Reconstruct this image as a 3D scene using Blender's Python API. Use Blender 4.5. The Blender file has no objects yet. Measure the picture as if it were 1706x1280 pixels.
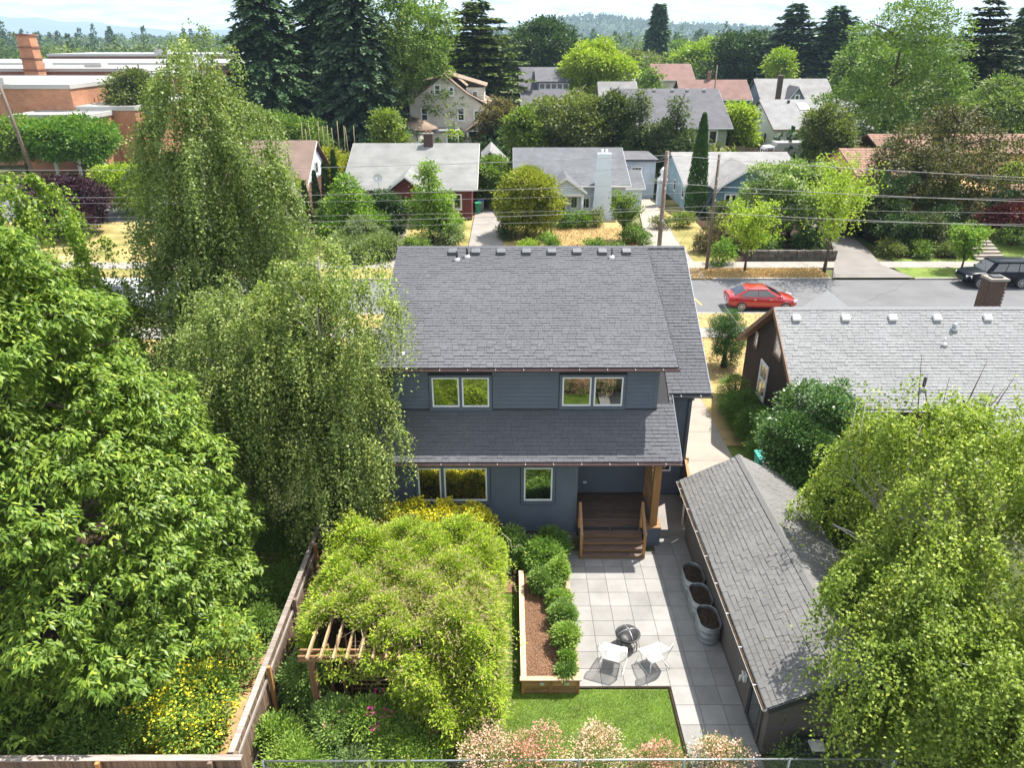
import bpy, math, random
import numpy as np
from mathutils import Vector, Matrix
S = bpy.context.scene
COL = S.collection
R = math.radians
HAZE = 1.4e-4

# ------------------------------------------------------------------ camera, world, sun, exposure
cam = bpy.data.cameras.new("camera")
cam.sensor_fit = 'HORIZONTAL'; cam.sensor_width = 36.0; cam.lens = 36.0*1220/1706
cam.clip_start = 0.1; cam.clip_end = 40000
camo = bpy.data.objects.new("camera", cam); COL.objects.link(camo)
camo.location = (0, 0, 15.8); camo.rotation_euler = (R(90-25.4), 0, R(-0.2545))
S.camera = camo
S.render.resolution_x = 1024; S.render.resolution_y = 769
S.view_settings.view_transform = 'Standard'; S.view_settings.look = 'None'
S.view_settings.gamma = 1; S.view_settings.use_curve_mapping = False
S.view_settings.exposure = 1.18
SUNV = Vector((0.44, 0.34, 1.0)).normalized()
elev = math.asin(SUNV.z); az = math.atan2(SUNV.x, SUNV.y)
sl = bpy.data.lights.new("sun", 'SUN'); sl.energy = 5.0; sl.angle = R(0.5); sl.color = (1, 0.945, 0.86)
so = bpy.data.objects.new("sun", sl); COL.objects.link(so)
so.rotation_euler = SUNV.to_track_quat('Z', 'Y').to_euler(); so.location = (20, 15, 60)
w = bpy.data.worlds.new("World"); S.world = w; w.use_nodes = True
nt = w.node_tree; bg = nt.nodes['Background']; bg.inputs[1].default_value = 0.118
sky = nt.nodes.new('ShaderNodeTexSky'); sky.sky_type = 'NISHITA'; sky.sun_disc = False
sky.sun_elevation = elev; sky.sun_rotation = az
tc = nt.nodes.new('ShaderNodeTexCoord'); sp = nt.nodes.new('ShaderNodeSeparateXYZ')
nt.links.new(tc.outputs['Generated'], sp.inputs[0])
def wm(op, a, b=None, c=None):
    n = nt.nodes.new('ShaderNodeMath'); n.operation = op
    for i, v in enumerate((a, b, c)):
        if v is None: continue
        if isinstance(v, (int, float)): n.inputs[i].default_value = v
        else: nt.links.new(v, n.inputs[i])
    return n.outputs[0]
zz = wm('MAXIMUM', wm('ADD', sp.outputs[2], 0.10), 0.05)
cx = wm('DIVIDE', sp.outputs[0], zz); cyy = wm('DIVIDE', sp.outputs[1], zz)
cb = nt.nodes.new('ShaderNodeCombineXYZ'); nt.links.new(cx, cb.inputs[0]); nt.links.new(cyy, cb.inputs[1])
nz = nt.nodes.new('ShaderNodeTexNoise'); nz.inputs['Scale'].default_value = 1.5; nz.inputs['Detail'].default_value = 7
nz.inputs['Roughness'].default_value = 0.6
nt.links.new(cb.outputs[0], nz.inputs['Vector'])
rp = nt.nodes.new('ShaderNodeValToRGB'); rp.color_ramp.elements[0].position = 0.36; rp.color_ramp.elements[1].position = 0.52
nt.links.new(nz.outputs['Fac'], rp.inputs[0])
n2 = nt.nodes.new('ShaderNodeTexNoise'); n2.inputs['Scale'].default_value = 2.7; n2.inputs['Detail'].default_value = 5
nt.links.new(cb.outputs[0], n2.inputs['Vector'])
cr = nt.nodes.new('ShaderNodeValToRGB'); cr.color_ramp.elements[0].color = (3.1, 3.6, 4.3, 1); cr.color_ramp.elements[1].color = (7.4, 7.45, 7.5, 1)
cr.color_ramp.elements[0].position = .36; cr.color_ramp.elements[1].position = .56
nt.links.new(n2.outputs['Fac'], cr.inputs[0])
mx = nt.nodes.new('ShaderNodeMix'); mx.data_type = 'RGBA'
nt.links.new(wm('MULTIPLY', rp.outputs[0], 0.85), mx.inputs['Factor']); nt.links.new(sky.outputs[0], mx.inputs[6]); nt.links.new(cr.outputs[0], mx.inputs[7])
nt.links.new(mx.outputs[2], bg.inputs[0])

# ------------------------------------------------------------------ materials
def mat(name, col, rough=.7, vary=0., noise=0., nscale=4., col2=None, bump=0., bscale=30., metal=0., spec=.5, objvar=0., trans=0., coat=0.):
    m = bpy.data.materials.new(name); m.use_nodes = True; t = m.node_tree
    b = t.nodes['Principled BSDF']; L = t.links.new
    b.inputs['Roughness'].default_value = rough; b.inputs['Metallic'].default_value = metal
    b.inputs['Specular IOR Level'].default_value = spec
    if coat: b.inputs['Coat Weight'].default_value = coat
    co = t.nodes.new('ShaderNodeRGB'); co.outputs[0].default_value = (*col, 1); cur = co.outputs[0]
    geo = t.nodes.new('ShaderNodeNewGeometry')
    def mth(op, a, b_=None):
        n = t.nodes.new('ShaderNodeMath'); n.operation = op
        for i, v in enumerate((a, b_)):
            if v is None: continue
            if isinstance(v, (int, float)): n.inputs[i].default_value = v
            else: L(v, n.inputs[i])
        return n.outputs[0]
    if col2 is not None or noise:
        no = t.nodes.new('ShaderNodeTexNoise'); no.inputs['Scale'].default_value = nscale; no.inputs['Detail'].default_value = 6
        no.inputs['Roughness'].default_value = .62
        L(geo.outputs['Position'], no.inputs['Vector'])
        mr = t.nodes.new('ShaderNodeMapRange'); mr.inputs[1].default_value = .3; mr.inputs[2].default_value = .7
        L(no.outputs['Fac'], mr.inputs[0])
        if col2 is not None:
            mi = t.nodes.new('ShaderNodeMix'); mi.data_type = 'RGBA'; L(mr.outputs[0], mi.inputs[0]); L(cur, mi.inputs[6])
            mi.inputs[7].default_value = (*col2, 1); cur = mi.outputs[2]
        if noise:
            vm = t.nodes.new('ShaderNodeVectorMath'); vm.operation = 'SCALE'; L(cur, vm.inputs[0])
            L(mth('ADD', mth('MULTIPLY', mr.outputs[0], noise*2), 1-noise), vm.inputs['Scale']); cur = vm.outputs[0]
    if vary or objvar:
        at = t.nodes.new('ShaderNodeAttribute'); at.attribute_name = 'rnd'
        v = at.outputs['Fac']
        oi = t.nodes.new('ShaderNodeObjectInfo')
        v2 = mth('FRACT', mth('ADD', v, mth('MULTIPLY', oi.outputs['Random'], objvar)))
        hs = t.nodes.new('ShaderNodeHueSaturation')
        L(mth('ADD', mth('MULTIPLY', v2, vary*2), 1-vary), hs.inputs['Value'])
        if trans: L(mth('ADD', mth('MULTIPLY', v2, -.05), .525), hs.inputs['Hue'])
        L(cur, hs.inputs['Color']); cur = hs.outputs[0]
    L(cur, b.inputs['Base Color'])
    if bump:
        bn = t.nodes.new('ShaderNodeTexNoise'); bn.inputs['Scale'].default_value = bscale; bn.inputs['Detail'].default_value = 4
        L(geo.outputs['Position'], bn.inputs['Vector'])
        bp = t.nodes.new('ShaderNodeBump'); bp.inputs['Strength'].default_value = bump; bp.inputs['Distance'].default_value = .02
        L(bn.outputs['Fac'], bp.inputs['Height']); L(bp.outputs[0], b.inputs['Normal'])
    if trans:
        tr = t.nodes.new('ShaderNodeBsdfTranslucent'); ms = t.nodes.new('ShaderNodeMixShader'); ms.inputs[0].default_value = trans
        vm = t.nodes.new('ShaderNodeVectorMath'); vm.operation = 'MULTIPLY'; L(cur, vm.inputs[0]); vm.inputs[1].default_value = (1.1, 1.3, .5)
        L(vm.outputs[0], tr.inputs[0]); L(b.outputs[0], ms.inputs[1]); L(tr.outputs[0], ms.inputs[2])
        L(ms.outputs[0], t.nodes['Material Output'].inputs[0])
    return m
def wood(name, c1, c2, axis='X', rough=.75, fine=1.):
    m = bpy.data.materials.new(name); m.use_nodes = True; t = m.node_tree; b = t.nodes['Principled BSDF']; L = t.links.new
    b.inputs['Roughness'].default_value = rough
    g = t.nodes.new('ShaderNodeNewGeometry'); mp = t.nodes.new('ShaderNodeMapping')
    s = {'X': (1.2, 14, 14), 'Y': (14, 1.2, 14), 'Z': (14, 14, 1.2)}[axis]
    mp.inputs['Scale'].default_value = [v*fine for v in s]
    L(g.outputs['Position'], mp.inputs[0]); n = t.nodes.new('ShaderNodeTexNoise'); n.inputs['Scale'].default_value = 1.6; n.inputs['Detail'].default_value = 7
    L(mp.outputs[0], n.inputs['Vector'])
    r = t.nodes.new('ShaderNodeValToRGB'); r.color_ramp.elements[0].position = .3; r.color_ramp.elements[1].position = .7
    r.color_ramp.elements[0].color = (*c1, 1); r.color_ramp.elements[1].color = (*c2, 1); L(n.outputs['Fac'], r.inputs[0])
    oi = t.nodes.new('ShaderNodeObjectInfo'); hs = t.nodes.new('ShaderNodeHueSaturation'); mm = t.nodes.new('ShaderNodeMath'); mm.operation = 'MULTIPLY_ADD'
    L(oi.outputs['Random'], mm.inputs[0]); mm.inputs[1].default_value = .5; mm.inputs[2].default_value = .75
    L(mm.outputs[0], hs.inputs['Value']); L(r.outputs[0], hs.inputs['Color']); L(hs.outputs[0], b.inputs['Base Color'])
    bp = t.nodes.new('ShaderNodeBump'); bp.inputs['Strength'].default_value = .3; bp.inputs['Distance'].default_value = .01
    L(n.outputs['Fac'], bp.inputs['Height']); L(bp.outputs[0], b.inputs['Normal'])
    return m
def glassmat(name, refl=.45, inner=(.012, .014, .016)):
    m = bpy.data.materials.new(name); m.use_nodes = True; t = m.node_tree; b = t.nodes['Principled BSDF']; L = t.links.new
    b.inputs['Base Color'].default_value = (*inner, 1); b.inputs['Roughness'].default_value = .05
    g = t.nodes.new('ShaderNodeBsdfGlossy'); g.inputs['Roughness'].default_value = .008; g.inputs['Color'].default_value = (.75, .77, .76, 1)
    ms = t.nodes.new('ShaderNodeMixShader'); ms.inputs[0].default_value = refl
    L(b.outputs[0], ms.inputs[1]); L(g.outputs[0], ms.inputs[2]); L(ms.outputs[0], t.nodes['Material Output'].inputs[0])
    return m
def coursed(name, col, col2, cw, ch, mortar, axis='XZ', rough=.85, mort=.02, dark=.55):
    """far shingle / brick / board courses: colour of real courses on a surface too far off to build them"""
    m = bpy.data.materials.new(name); m.use_nodes = True; t = m.node_tree; b = t.nodes['Principled BSDF']; L = t.links.new
    b.inputs['Roughness'].default_value = rough; b.inputs['Specular IOR Level'].default_value = .3
    g = t.nodes.new('ShaderNodeNewGeometry'); s = t.nodes.new('ShaderNodeSeparateXYZ'); L(g.outputs['Position'], s.inputs[0])
    c = t.nodes.new('ShaderNodeCombineXYZ')
    add = t.nodes.new('ShaderNodeMath'); add.operation = 'ADD'; L(s.outputs[0], add.inputs[0]); L(s.outputs[1], add.inputs[1])
    L(add.outputs[0] if axis == 'SZ' else s.outputs['XYZ'.index(axis[0])], c.inputs[0]); L(s.outputs['XYZ'.index(axis[1])], c.inputs[1])
    br = t.nodes.new('ShaderNodeTexBrick'); br.inputs['Scale'].default_value = 1; br.inputs['Brick Width'].default_value = cw; br.inputs['Row Height'].default_value = ch
    br.inputs['Mortar Size'].default_value = mort; br.inputs['Color1'].default_value = (*col, 1); br.inputs['Color2'].default_value = (*col2, 1)
    br.inputs['Mortar'].default_value = (*mortar, 1); L(c.outputs[0], br.inputs['Vector'])
    n = t.nodes.new('ShaderNodeTexNoise'); n.inputs['Scale'].default_value = .7; n.inputs['Detail'].default_value = 6; L(g.outputs['Position'], n.inputs['Vector'])
    hs = t.nodes.new('ShaderNodeHueSaturation'); mm = t.nodes.new('ShaderNodeMath'); mm.operation = 'MULTIPLY_ADD'; L(n.outputs['Fac'], mm.inputs[0])
    mm.inputs[1].default_value = .8; mm.inputs[2].default_value = .6; L(mm.outputs[0], hs.inputs['Value']); L(br.outputs['Color'], hs.inputs['Color'])
    L(hs.outputs[0], b.inputs['Base Color'])
    bp = t.nodes.new('ShaderNodeBump'); bp.inputs['Strength'].default_value = .4; bp.inputs['Distance'].default_value = .02; bp.invert = True
    L(br.outputs['Fac'], bp.inputs['Height']); L(bp.outputs[0], b.inputs['Normal'])
    return m
M = {}
M['shingle'] = mat('shingle_charcoal', (.104, .107, .119), .9, vary=.06, noise=.09, nscale=.5, objvar=1, bump=.5, bscale=120, spec=.25)
M['shingle_gar'] = mat('shingle_garage', (.15, .148, .146), .9, vary=.07, noise=.12, nscale=.6, objvar=1, bump=.5, bscale=120, spec=.25)
M['shingle_lt'] = mat('shingle_light', (.245, .248, .252), .9, vary=.06, noise=.08, nscale=.5, objvar=1, bump=.5, bscale=120, spec=.25)
M['underlay'] = mat('underlay_and_lap_shade', (.035, .036, .04), .95)  # roof underlay; behind wall siding this dark colour paints the lap shade
M['siding'] = mat('siding_blue_grey', (.088, .108, .142), .55, noise=.1, nscale=2, bump=.15, bscale=60)
M['trim'] = mat('trim_blue_grey', (.095, .117, .15), .5, noise=.06)
M['white'] = mat('white_paint', (.76, .76, .75), .45, noise=.05)
M['dwhite'] = mat('old_white_paint', (.66, .66, .63), .6, noise=.12)
M['glass'] = glassmat('window_glass', .5)
M['glassfar'] = glassmat('far_glass', .3, (.03, .035, .045))
M['copper'] = mat('bronze_gutter', (.15, .095, .085), .4, noise=.2, nscale=3, metal=.6)
M['gutterdark'] = mat('dark_gutter', (.03, .033, .038), .45, noise=.2)
M['gutteralu'] = mat('pale_gutter', (.5, .5, .48), .5, noise=.2)
M['black'] = mat('black_metal', (.018, .018, .02), .45, noise=.2)
M['steel'] = mat('galvanised_steel', (.40, .44, .47), .42, noise=.22, nscale=6, metal=.75)
M['alu'] = mat('aluminium', (.6, .6, .6), .4, metal=.7, noise=.1)
M['cedarZ'] = wood('cedar_post', (.26, .125, .04), (.42, .22, .08), 'Z')
M['cedarX'] = wood('cedar_board_x', (.23, .12, .05), (.40, .24, .12), 'X')
M['cedarY'] = wood('cedar_board_y', (.23, .12, .05), (.40, .24, .12), 'Y')
M['bedcapX'] = wood('bed_cap_x', (.34, .22, .13), (.54, .40, .27), 'X'); M['bedcapY'] = wood('bed_cap_y', (.34, .22, .13), (.54, .40, .27), 'Y')
M['deck'] = wood('deck_board', (.055, .036, .027), (.15, .10, .075), 'X')
M['fence'] = wood('weathered_board', (.10, .065, .045), (.25, .17, .12), 'Z')
M['fencecap'] = wood('weathered_cap', (.20, .17, .15), (.42, .38, .34), 'Y')
M['fencecapX'] = wood('weathered_cap_x', (.16, .13, .11), (.32, .28, .25), 'X')
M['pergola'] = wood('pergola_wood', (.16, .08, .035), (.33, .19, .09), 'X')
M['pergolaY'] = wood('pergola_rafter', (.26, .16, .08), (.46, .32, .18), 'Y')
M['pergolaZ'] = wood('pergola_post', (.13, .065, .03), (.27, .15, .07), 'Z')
M['pole'] = wood('pole_wood', (.085, .06, .045), (.19, .14, .11), 'Z', fine=.5)
M['paver'] = mat('concrete_paver', (.232, .226, .217), .8, vary=.10, noise=.16, nscale=1.1, objvar=1, bump=.25, bscale=90, spec=.3)
M['joint'] = mat('paver_joint', (.17, .16, .15), .95, noise=.2)
M['concrete'] = mat('pale_concrete', (.28, .245, .205), .85, noise=.12, nscale=.8, bump=.2, bscale=40)
M['concrete2'] = mat('grey_concrete', (.235, .215, .195), .85, noise=.14, nscale=.8, bump=.2, bscale=40)
M['asphalt'] = mat('asphalt', (.125, .126, .132), .9, noise=.13, nscale=.5, bump=.3, bscale=60, spec=.3)
M['crack'] = mat('crack_sealer', (.05, .05, .05), .8)
M['oldasphalt'] = mat('old_asphalt', (.17, .155, .145), .9, noise=.15, nscale=.7)
M['dry'] = mat('dry_grass', (.34, .255, .13), .95, noise=.22, nscale=1.4, col2=(.34, .25, .10), bump=.6, bscale=25, spec=.1)
M['mixed'] = mat('patchy_yard', (.16, .17, .05), .95, noise=.25, nscale=.35, col2=(.40, .29, .13), bump=.6, bscale=12, spec=.1)
M['lawn'] = mat('lawn_soil', (.10, .15, .03), .95, noise=.2, nscale=2)
M['greenyard'] = mat('green_yard', (.10, .17, .03), .95, noise=.25, nscale=.6, col2=(.16, .19, .05), bump=.5, bscale=15, spec=.1)
M['ground'] = mat('ground_cover', (.055, .075, .028), .95, noise=.35, nscale=.08, col2=(.13, .13, .055), bump=.5, bscale=5, spec=.1)
M['soil'] = mat('dark_soil', (.05, .034, .022), .95, noise=.4, nscale=8, bump=.8, bscale=25, spec=.1)
M['mulch'] = mat('bark_mulch', (.27, .155, .095), .95, noise=.45, nscale=28, bump=1, bscale=60, spec=.1, vary=.3)
M['dirt'] = mat('dry_dirt', (.36, .22, .115), .95, noise=.25, nscale=2.5, bump=.5, bscale=20, spec=.1)
M['curb'] = mat('kerb_stone', (.30, .28, .25), .85, noise=.2)
M['brownwall'] = coursed('brown_shingle_wall', (.050, .034, .026), (.038, .026, .020), .22, .16, (.018, .012, .01), 'YZ', mort=.012)
M['browntrim'] = mat('brown_trim', (.17, .09, .05), .6, noise=.2)
M['brick'] = mat('chimney_brick', (.12, .075, .055), .9, vary=.4, noise=.25, nscale=9, bump=.5)
M['mortar'] = mat('mortar', (.22, .20, .18), .95)
def foli(name, c, vary=.35, trans=.32, rough=.55, noise=.18, nscale=1.1):
    M[name] = mat(name, c, rough, vary=vary, objvar=1, trans=trans, spec=.22, noise=noise, nscale=nscale)
foli('lf_cherry', (.185, .275, .038), .42, rough=.42, nscale=.7)
foli('lf_birch', (.19, .25, .08), .5, rough=.45, nscale=.6)
foli('lf_birch2', (.215, .275, .08), .5, rough=.45, nscale=.7)
foli('lf_rbirch', (.21, .28, .048), .55, rough=.45, nscale=.7)
foli('lf_vine', (.31, .40, .034), .38, nscale=1.5)
foli('lf_vinedry', (.42, .34, .19), .25)
foli('lf_shrub', (.17, .27, .065), .35, nscale=2.5)
foli('lf_shrub2', (.20, .31, .055), .35, nscale=2.5)
foli('lf_grey', (.15, .22, .085), .3)
foli('lf_hedge', (.12, .21, .04), .35)
foli('lf_holly', (.075, .15, .04), .45, rough=.28, trans=.2)
foli('lf_juniper', (.05, .115, .03), .4)
foli('lf_pinkgreen', (.17, .22, .06), .35)
foli('petal_pink', (.72, .36, .30), .35, trans=.25)
foli('petal_salmon', (.78, .52, .42), .25, trans=.25)
foli('petal_magenta', (.60, .05, .28), .3, trans=.2)
foli('petal_yellow', (.74, .66, .05), .25, trans=.25)
foli('petal_white', (.75, .75, .58), .2, trans=.25)
foli('grass_blade', (.25, .36, .035), .35, trans=.35, nscale=1.6, noise=.38)
foli('fir_dark', (.075, .140, .055), .45, trans=.1)
foli('fir_blue', (.075, .130, .065), .45, trans=.1)
foli('pine_brown', (.075, .105, .042), .45, trans=.1)
foli('cedar_olive', (.12, .165, .04), .4, trans=.15)
foli('leaf_mid', (.13, .205, .04), .4); foli('leaf_dark', (.045, .088, .024), .4, trans=.2)
foli('leaf_lime', (.26, .35, .035), .35); foli('leaf_lime2', (.16, .22, .035), .35)
foli('leaf_olive', (.14, .17, .048), .38); foli('leaf_olive2', (.08, .105, .03), .4)
foli('leaf_pale', (.14, .205, .055), .4); foli('leaf_bronze', (.085, .088, .022), .55, trans=.2)
foli('leaf_holly', (.16, .24, .06), .4); foli('leaf_gold', (.30, .40, .045), .3)
foli('leaf_greyolive', (.095, .13, .05), .38); foli('leaf_yellow', (.25, .27, .03), .35)
foli('leaf_fresh', (.17, .28, .04), .35); foli('leaf_fresh2', (.12, .22, .03), .35)
foli('leaf_grey', (.17, .22, .09), .3); foli('leaf_purple', (.040, .014, .022), .4, trans=.15)
foli('leaf_redmaple', (.16, .035, .035), .4); foli('leaf_brownish', (.14, .12, .055), .4)
foli('leaf_far', (.085, .13, .035), .45)
M['bark'] = mat('bark', (.075, .055, .04), .95, noise=.35, nscale=6, bump=.8)
M['birchbark'] = mat('birch_bark', (.55, .53, .47), .8, noise=.3, nscale=5, col2=(.3, .27, .23), bump=.3)
M['twig'] = mat('pale_twig', (.36, .29, .20), .9, noise=.2)
M['bamboo'] = mat('bamboo', (.22, .19, .09), .6, noise=.2)

# ------------------------------------------------------------------ object helpers
ORG = {}
def props(o, label=None, cat=None, group=None, kind=None):
    if label: o['label'] = label
    if cat: o['category'] = cat
    if group: o['group'] = group
    if kind: o['kind'] = kind
    return o
def thing(name, label, cat, loc=(0, 0, 0), group=None, rz=0):
    o = bpy.data.objects.new(name, None); o.empty_display_size = .2; COL.objects.link(o)
    o.location = loc; o.rotation_euler = (0, 0, rz); ORG[o.name] = Vector(loc)
    return props(o, label, cat, group)
def org(o): return ORG.get(o.name, Vector((0, 0, 0))) if o else Vector((0, 0, 0))
def link(name, me, parent=None, loc=None):
    o = bpy.data.objects.new(name, me); COL.objects.link(o)
    if parent: o.parent = parent; ORG[o.name] = org(parent)
    if loc is not None: o.location = loc
    return o
def copy_tree(o, parent=None):
    c = o.copy(); COL.objects.link(c); c.parent = parent
    for ch in o.children: copy_tree(ch, c)
    return c
def place(proto, loc, rz=0, sc=None, **kw):
    c = copy_tree(proto); c.location = loc; c.rotation_euler = (0, 0, rz)
    if sc is not None: c.scale = (sc, sc, sc) if isinstance(sc, (int, float)) else sc
    props(c, **kw); return c
class MB:
    def __init__(s): s.V = []; s.F = []; s.S = []
    def add(s, vs, fs, sm=False):
        b = len(s.V); s.V += [tuple(v) for v in vs]; s.F += [tuple(b+i for i in f) for f in fs]; s.S += [sm]*len(fs); return s
    def box(s, x0, y0, z0, x1, y1, z1):
        return s.add([(x0, y0, z0), (x1, y0, z0), (x1, y1, z0), (x0, y1, z0), (x0, y0, z1), (x1, y0, z1), (x1, y1, z1), (x0, y1, z1)],
            [(3, 2, 1, 0), (4, 5, 6, 7), (0, 1, 5, 4), (1, 2, 6, 5), (2, 3, 7, 6), (3, 0, 4, 7)])
    def beam(s, p, q, w_, h_, up=(0, 0, 1)):
        p = Vector(p); q = Vector(q); d = (q-p).normalized(); up = Vector(up)
        if abs(d.dot(up)) > .98: up = Vector((0, 1, 0))
        a = d.cross(up).normalized()*w_/2; b = a.normalized().cross(d).normalized()*h_/2
        vs = [p-a-b, p+a-b, p+a+b, p-a+b, q-a-b, q+a-b, q+a+b, q-a+b]
        return s.add(vs, [(0, 1, 2, 3), (7, 6, 5, 4), (1, 0, 4, 5), (2, 1, 5, 6), (3, 2, 6, 7), (0, 3, 7, 4)])
    def prism(s, poly, ext):
        n = len(poly); e = Vector(ext); vs = [Vector(p) for p in poly]+[Vector(p)+e for p in poly]
        return s.add(vs, [tuple(range(n)), tuple(range(2*n-1, n-1, -1))]+[((i+1) % n, i, n+i, n+(i+1) % n) for i in range(n)])
    def tube(s, pts, r, n=8, cap=True):
        pts = [Vector(p) for p in pts]; k = len(pts); r = [r]*k if isinstance(r, (int, float)) else r
        vs = []; prev = None
        for i, p in enumerate(pts):
            d = (pts[min(i+1, k-1)]-pts[max(i-1, 0)]).normalized()
            a = Vector((0, 0, 1)) if abs(d.z) < .9 else Vector((1, 0, 0))
            if prev is not None: a = prev
            u = (a-d*a.dot(d)).normalized(); prev = u; v = d.cross(u)
            for j in range(n):
                t = 2*math.pi*j/n; vs.append(p+(u*math.cos(t)+v*math.sin(t))*r[i])
        fs = [(i*n+j, i*n+(j+1) % n, (i+1)*n+(j+1) % n, (i+1)*n+j) for i in range(k-1) for j in range(n)]
        if cap: fs += [tuple(range(n-1, -1, -1)), tuple((k-1)*n+j for j in range(n))]
        return s.add(vs, fs, True)
    def grid(s, rows, sm=True, close=False):
        n = len(rows[0]); vs = [p for r in rows for p in r]; m_ = n if close else n-1
        return s.add(vs, [(i*n+j, i*n+(j+1) % n, (i+1)*n+(j+1) % n, (i+1)*n+j) for i in range(len(rows)-1) for j in range(m_)], sm)
    def build(s, name, m, parent=None, bevel=0, **kw):
        me = bpy.data.meshes.new(name); o_ = org(parent)
        me.from_pydata([(v[0]-o_.x, v[1]-o_.y, v[2]-o_.z) for v in s.V], [], s.F)
        me.polygons.foreach_set('use_smooth', s.S)
        me.materials.append(M[m] if isinstance(m, str) else m); me.update()
        o = link(name, me, parent)
        if bevel:
            b = o.modifiers.new('bevel', 'BEVEL'); b.width = bevel; b.segments = 2; b.limit_method = 'ANGLE'
        return props(o, **kw)
def box(name, m, parent, *c, bevel=0, **kw): return MB().box(*c).build(name, m, parent, bevel, **kw)
def sheet(name, m, poly, z, parent=None, kind='structure'):
    return MB().add([(x, y, z) for x, y in poly], [tuple(range(len(poly)))]).build(name, m, parent, kind=kind)
def rect(x0, y0, x1, y1): return [(x0, y0), (x1, y0), (x1, y1), (x0, y1)]
_unit = {}
def unitbox(m):
    if m not in _unit:
        b = MB().box(-.5, -.5, -.5, .5, .5, .5); me = bpy.data.meshes.new('unit_piece'); me.from_pydata(b.V, [], b.F); me.materials.append(M[m]); _unit[m] = me
    return _unit[m]
def piece(name, m, parent, c, size, rot=None):
    """one small part sharing the unit mesh; c is its world centre"""
    o = link(name, unitbox(m), parent); o.location = Vector(c)-org(parent); o.scale = size
    if rot is not None: o.rotation_euler = rot
    return o

# ------------------------------------------------------------------ mass geometry in numpy
def quads_mesh(name, V, m, parent=None, rnd=None, k=4):
    """V: (N,k,3) array, one face each"""
    N = len(V); me = bpy.data.meshes.new(name); o_ = org(parent)
    V = V - np.array([o_.x, o_.y, o_.z])
    me.vertices.add(N*k); me.vertices.foreach_set('co', V.astype(np.float32).ravel())
    me.loops.add(N*k); me.loops.foreach_set('vertex_index', np.arange(N*k, dtype=np.int32))
    me.polygons.add(N); me.polygons.foreach_set('loop_start', np.arange(0, N*k, k, dtype=np.int32))
    me.polygons.foreach_set('loop_total', np.full(N, k, dtype=np.int32))
    me.update(calc_edges=True)
    a = me.attributes.new('rnd', 'FLOAT', 'FACE')
    a.data.foreach_set('value', (rnd if rnd is not None else np.random.rand(N)).astype(np.float32))
    me.materials.append(M[m] if isinstance(m, str) else m)
    return link(name, me, parent)
def nrm(a): return a/np.maximum(np.linalg.norm(a, axis=-1, keepdims=True), 1e-9)
def leaves(P, D, N, L, W, fold=.25):
    """pointed leaves: base, two folded sides, tip -> (n,4,3)"""
    D = nrm(D); S_ = nrm(np.cross(N, D)); N2 = np.cross(D, S_)
    L = np.broadcast_to(np.asarray(L, float).reshape(-1, 1), (len(P), 1)); W = np.broadcast_to(np.asarray(W, float).reshape(-1, 1), (len(P), 1))
    mid = P + D*L*.45 + N2*W*fold; tip = P + D*L
    return np.stack([P, mid+S_*W/2, tip, mid-S_*W/2], 1)
def rdir(g, n): return nrm(g.normal(size=(n, 3)))
def lobe_points(g, lobes, n, inner=.7, up=0.):
    """points near the outer skin of a union of ellipsoids, with outward directions"""
    C = np.array([l[:3] for l in lobes]); Rr = np.array([l[3:6] for l in lobes]); wgt = (Rr.prod(1))**(2/3); wgt /= wgt.sum()
    P = []; O = []; need = n
    while need > 0:
        k = g.choice(len(lobes), size=need*2+20, p=wgt); d = rdir(g, len(k)); d[:, 2] += up; d = nrm(d)
        p = C[k] + d*Rr[k]*(inner+(1-inner)*g.random((len(k), 1))**.5)
        q = (p[:, None]-C[None])/Rr[None]; dd = (q**2).sum(2); dd[np.arange(len(k)), k] = 9
        ok = dd.min(1) > .55
        P.append(p[ok][:need]); O.append(nrm(d/Rr[k])[ok][:need]); need -= len(P[-1])
    return np.concatenate(P), np.concatenate(O)
def clump_leaves(g, P, O, per, cr, L, W, droop=.3, flat=.6, spread=.8):
    n = len(P); Pc = np.repeat(P, per, 0); Oc = np.repeat(O, per, 0)
    off = g.normal(size=(n*per, 3))*cr; off[:, 2] *= .65
    d = nrm(off+1e-6)*spread + Oc*.7 + rdir(g, n*per)*.5; d[:, 2] -= droop
    N = np.array([0, 0, 1.])*flat + Oc*.45 + rdir(g, n*per)*.5
    s = .7+.6*g.random(n*per)
    cl = np.repeat(g.random(n), per); rn = np.clip(.55*cl+.45*g.random(n*per), 0, .999)
    return leaves(Pc+off, d, N, L*s, W*s), rn
def auto_lobes(g, h0, h1, r, n=9, egg=.45, asym=.35, shape='round'):
    out = []
    for i in range(n):
        t = (i+.5)/n; z = h0+(h1-h0)*t
        if shape == 'round': pr = math.sqrt(max(.05, 1-((t-egg)/(1-egg if t > egg else egg+.25))**2))
        elif shape == 'cone': pr = (1-t)**.75*.95+.08
        else: pr = 1-.5*t
        for k in range(5 if pr > .6 else 3):
            if g.random() < .12: continue
            a = g.random()*6.283+k*1.3; rr = r*pr*(.24+.20*g.random())+.04*r; o_ = r*pr*(.50+asym*g.random())
            out.append((o_*math.cos(a), o_*math.sin(a), z+g.normal()*(h1-h0)/n*.35, rr, rr, rr*(.55+.2*g.random())))
    out.append((0, 0, h1-r*.22, r*.25, r*.25, r*.28))
    return out
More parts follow.
